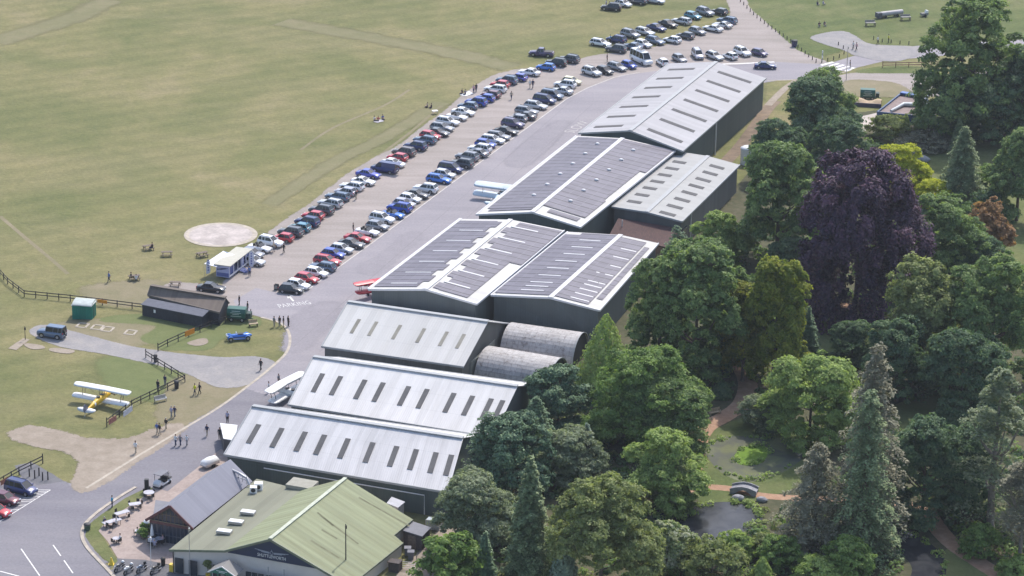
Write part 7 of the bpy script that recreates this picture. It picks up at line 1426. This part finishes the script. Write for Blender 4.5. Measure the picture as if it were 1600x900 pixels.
person(428, 394, W_, 'beige', 'grey', 210, 'person in beige walking on the gravel beside the white convertible'); person(443.5, 395.5, W_, 'black', 'black', 215, 'person in black walking on the gravel right of the white SUV'); person(479.5, 361, S_, 'turquoise', 'grey', 150, 'person in turquoise at the open boot of the teal hatchback'); person(556.5, 312, W_, 'black', 'beige', 220, 'person in black walking past the white estate car on the gravel')
person(799, 156, W_, 'beige', 'navy', 240, 'person in beige walking alone between the two car rows'); person(828, 138, W_, 'white', 'beige', 235, 'person in white walking beside a dark dressed companion between the rows', M_ghair); person(832.5, 138, W_, 'navy', 'navy', 235, 'person in navy walking beside a white dressed companion between the rows')
person(552, 363.5, S_, 'black', 'navy', 0, 'person in black behind the white convertible in the apron-side row'); person(952, 15, S_, 'pink', 'beige', 0, 'person in pink beside the black SUV at the top edge'); person(947, 13, S_, 'lilac', 'grey', 0, 'person in lilac behind the black SUV at the top edge'); person(953.5, 67, S_, 'turquoise', 'black', 0, 'person in turquoise at the open navy SUV in the far row'); person(948.5, 97, S_, 'black', 'black', 0, 'person in black behind the grey estate by the hangar end')
for x, y, tp, l_ in ((722, 147, 'black', 'person in black sitting on the white picnic blanket'), (727, 148, 'grey', 'person in grey sitting on the white picnic blanket'), (740, 146, 'pink', 'person in pink standing near the white picnic blanket'), (744, 144, 'black', 'person in black bending near the red cars and picnic blanket')): person(x, y, T__ if x < 735 else S_, tp, 'navy', random.uniform(0, 360), l_, z=-.25 if x < 735 else .02)
for x, y, tp, l_ in ((585, 189, 'white', 'person in white in the picnic trio on the open field'), (591, 189, 'red', 'person in red in the picnic trio on the open field'), (598, 187, 'blue', 'person in blue in the picnic trio on the open field'), (668, 168, 'beige', 'person in beige lying on the field behind the white cars'), (674, 169, 'black', 'person in black sitting on the field behind the white cars')): person(x, y, T__, tp, 'navy', random.uniform(0, 360), l_, z=-.3)
for x, y, tp, l_ in ((1277, 9, 'navy', 'person in navy in the upper pair on the far green field'), (1286, 8, 'lilac', 'person in lilac in the upper pair on the far green field'), (1280, 42, 'black', 'person in black in the lower pair on the far green field'), (1288, 41, 'navy', 'person in navy in the lower pair on the far green field')): person(x, y, T__, tp, 'grey', random.uniform(0, 360), l_, z=-.15)
person(1333, 77, W_, 'white', 'black', 200, 'left one of the pair walking on the gravel spur, in white'); person(1338, 79.5, W_, 'pink', 'black', 200, 'right one of the pair walking on the gravel spur, in pink'); person(1371.5, 69, W_, 'white', 'black', 0, 'person in white walking at the spur road edge below the farm trailer'); person(1388, 67, S_, 'yellow', 'black', 0, 'person in yellow standing by the posts of the spur road'); person(1328, 107.5, S_, 'grey', 'grey', 0, 'person in grey at the zebra crossing end')
person(374, 477, S_, 'black', 'black', 200, 'person in black with white cap behind the green lettered trailer', M_whitep); person(387, 488, S_, 'black', 'navy', 200, 'person in black at the front end of the green lettered trailer'); person(247, 612, S_, 'black', 'navy', 60, 'person in black at the paddock fence, the taller of two'); person(258, 603, S_, 'navy', 'grey', 60, 'person in navy at the paddock fence nearer the corner'); person(238, 391, T__, 'black', 'navy', 160, 'person in black sitting at the leftmost picnic table'); person(213, 440, T__, 'white', 'navy', 100, 'person in white sitting at the lone picnic table', z=0.0); person(390, 432, S_, 'blue', 'navy', 90, 'person in blue standing by the display trailer steps')
person(205, 437, T__, 'black', 'black', 20, 'person in black sitting at the lone picnic table')
o = area('picnic_blanket', [(718, 149), (727, 151), (740, 147), (733, 143)], Z3, M_whitep, smooth=False); del o['kind']; tag(o, 'white picnic blanket on the grass beside the parked cars', 'blanket')
o = area('picnic_blanket', [(583, 191), (590, 192.5), (600, 190), (596, 187)], Z3, mat('grey_blanket', (.45, .43, .45), .9), smooth=False); del o['kind']; tag(o, 'pale grey blanket under the picnic trio on the open field', 'blanket')
p = at(679.5, 178); t = thing('cool_box', 'small white folding table on the grass behind the white cars', 'table', p, R(20)); t.name = 'camp_table'; mb = MB(); mb.box((0, 0, .65), (1.1, .8, .08)); mb.build('table_top', M_whitep, t); mb = MB(); [mb.box((a, b, .3), (.05, .05, .6)) for a in (-.45, .45) for b in (-.3, .3)]; mb.build('legs', M_steel, t)
# ---------------------------------------------------------------- clean up prototypes and air
for o in list(COL.objects):
    if o.parent is None and o.type == 'EMPTY' and not o.get('label'): print('unlabelled', o.name)
# ---------------------------------------------------------------- air
def haze(density, colour, aniso=0.3):
    mb = MB(); mb.box((0, 1060, (CAM_H+8-1.0)/2), (1840, 2240, CAM_H+8+1.0)); m = bpy.data.materials.new('haze_air'); m.use_nodes = True; n = m.node_tree.nodes; n.remove(n['Principled BSDF'])
    v = n.new('ShaderNodeVolumePrincipled'); v.inputs['Color'].default_value = (*colour, 1); v.inputs['Density'].default_value = density; v.inputs['Anisotropy'].default_value = aniso
    m.node_tree.links.new(v.outputs[0], n['Material Output'].inputs['Volume']); o = mb.build('haze', m); o['kind'] = 'stuff'; return o
haze(0.00008, (0.82, 0.88, 1.0))
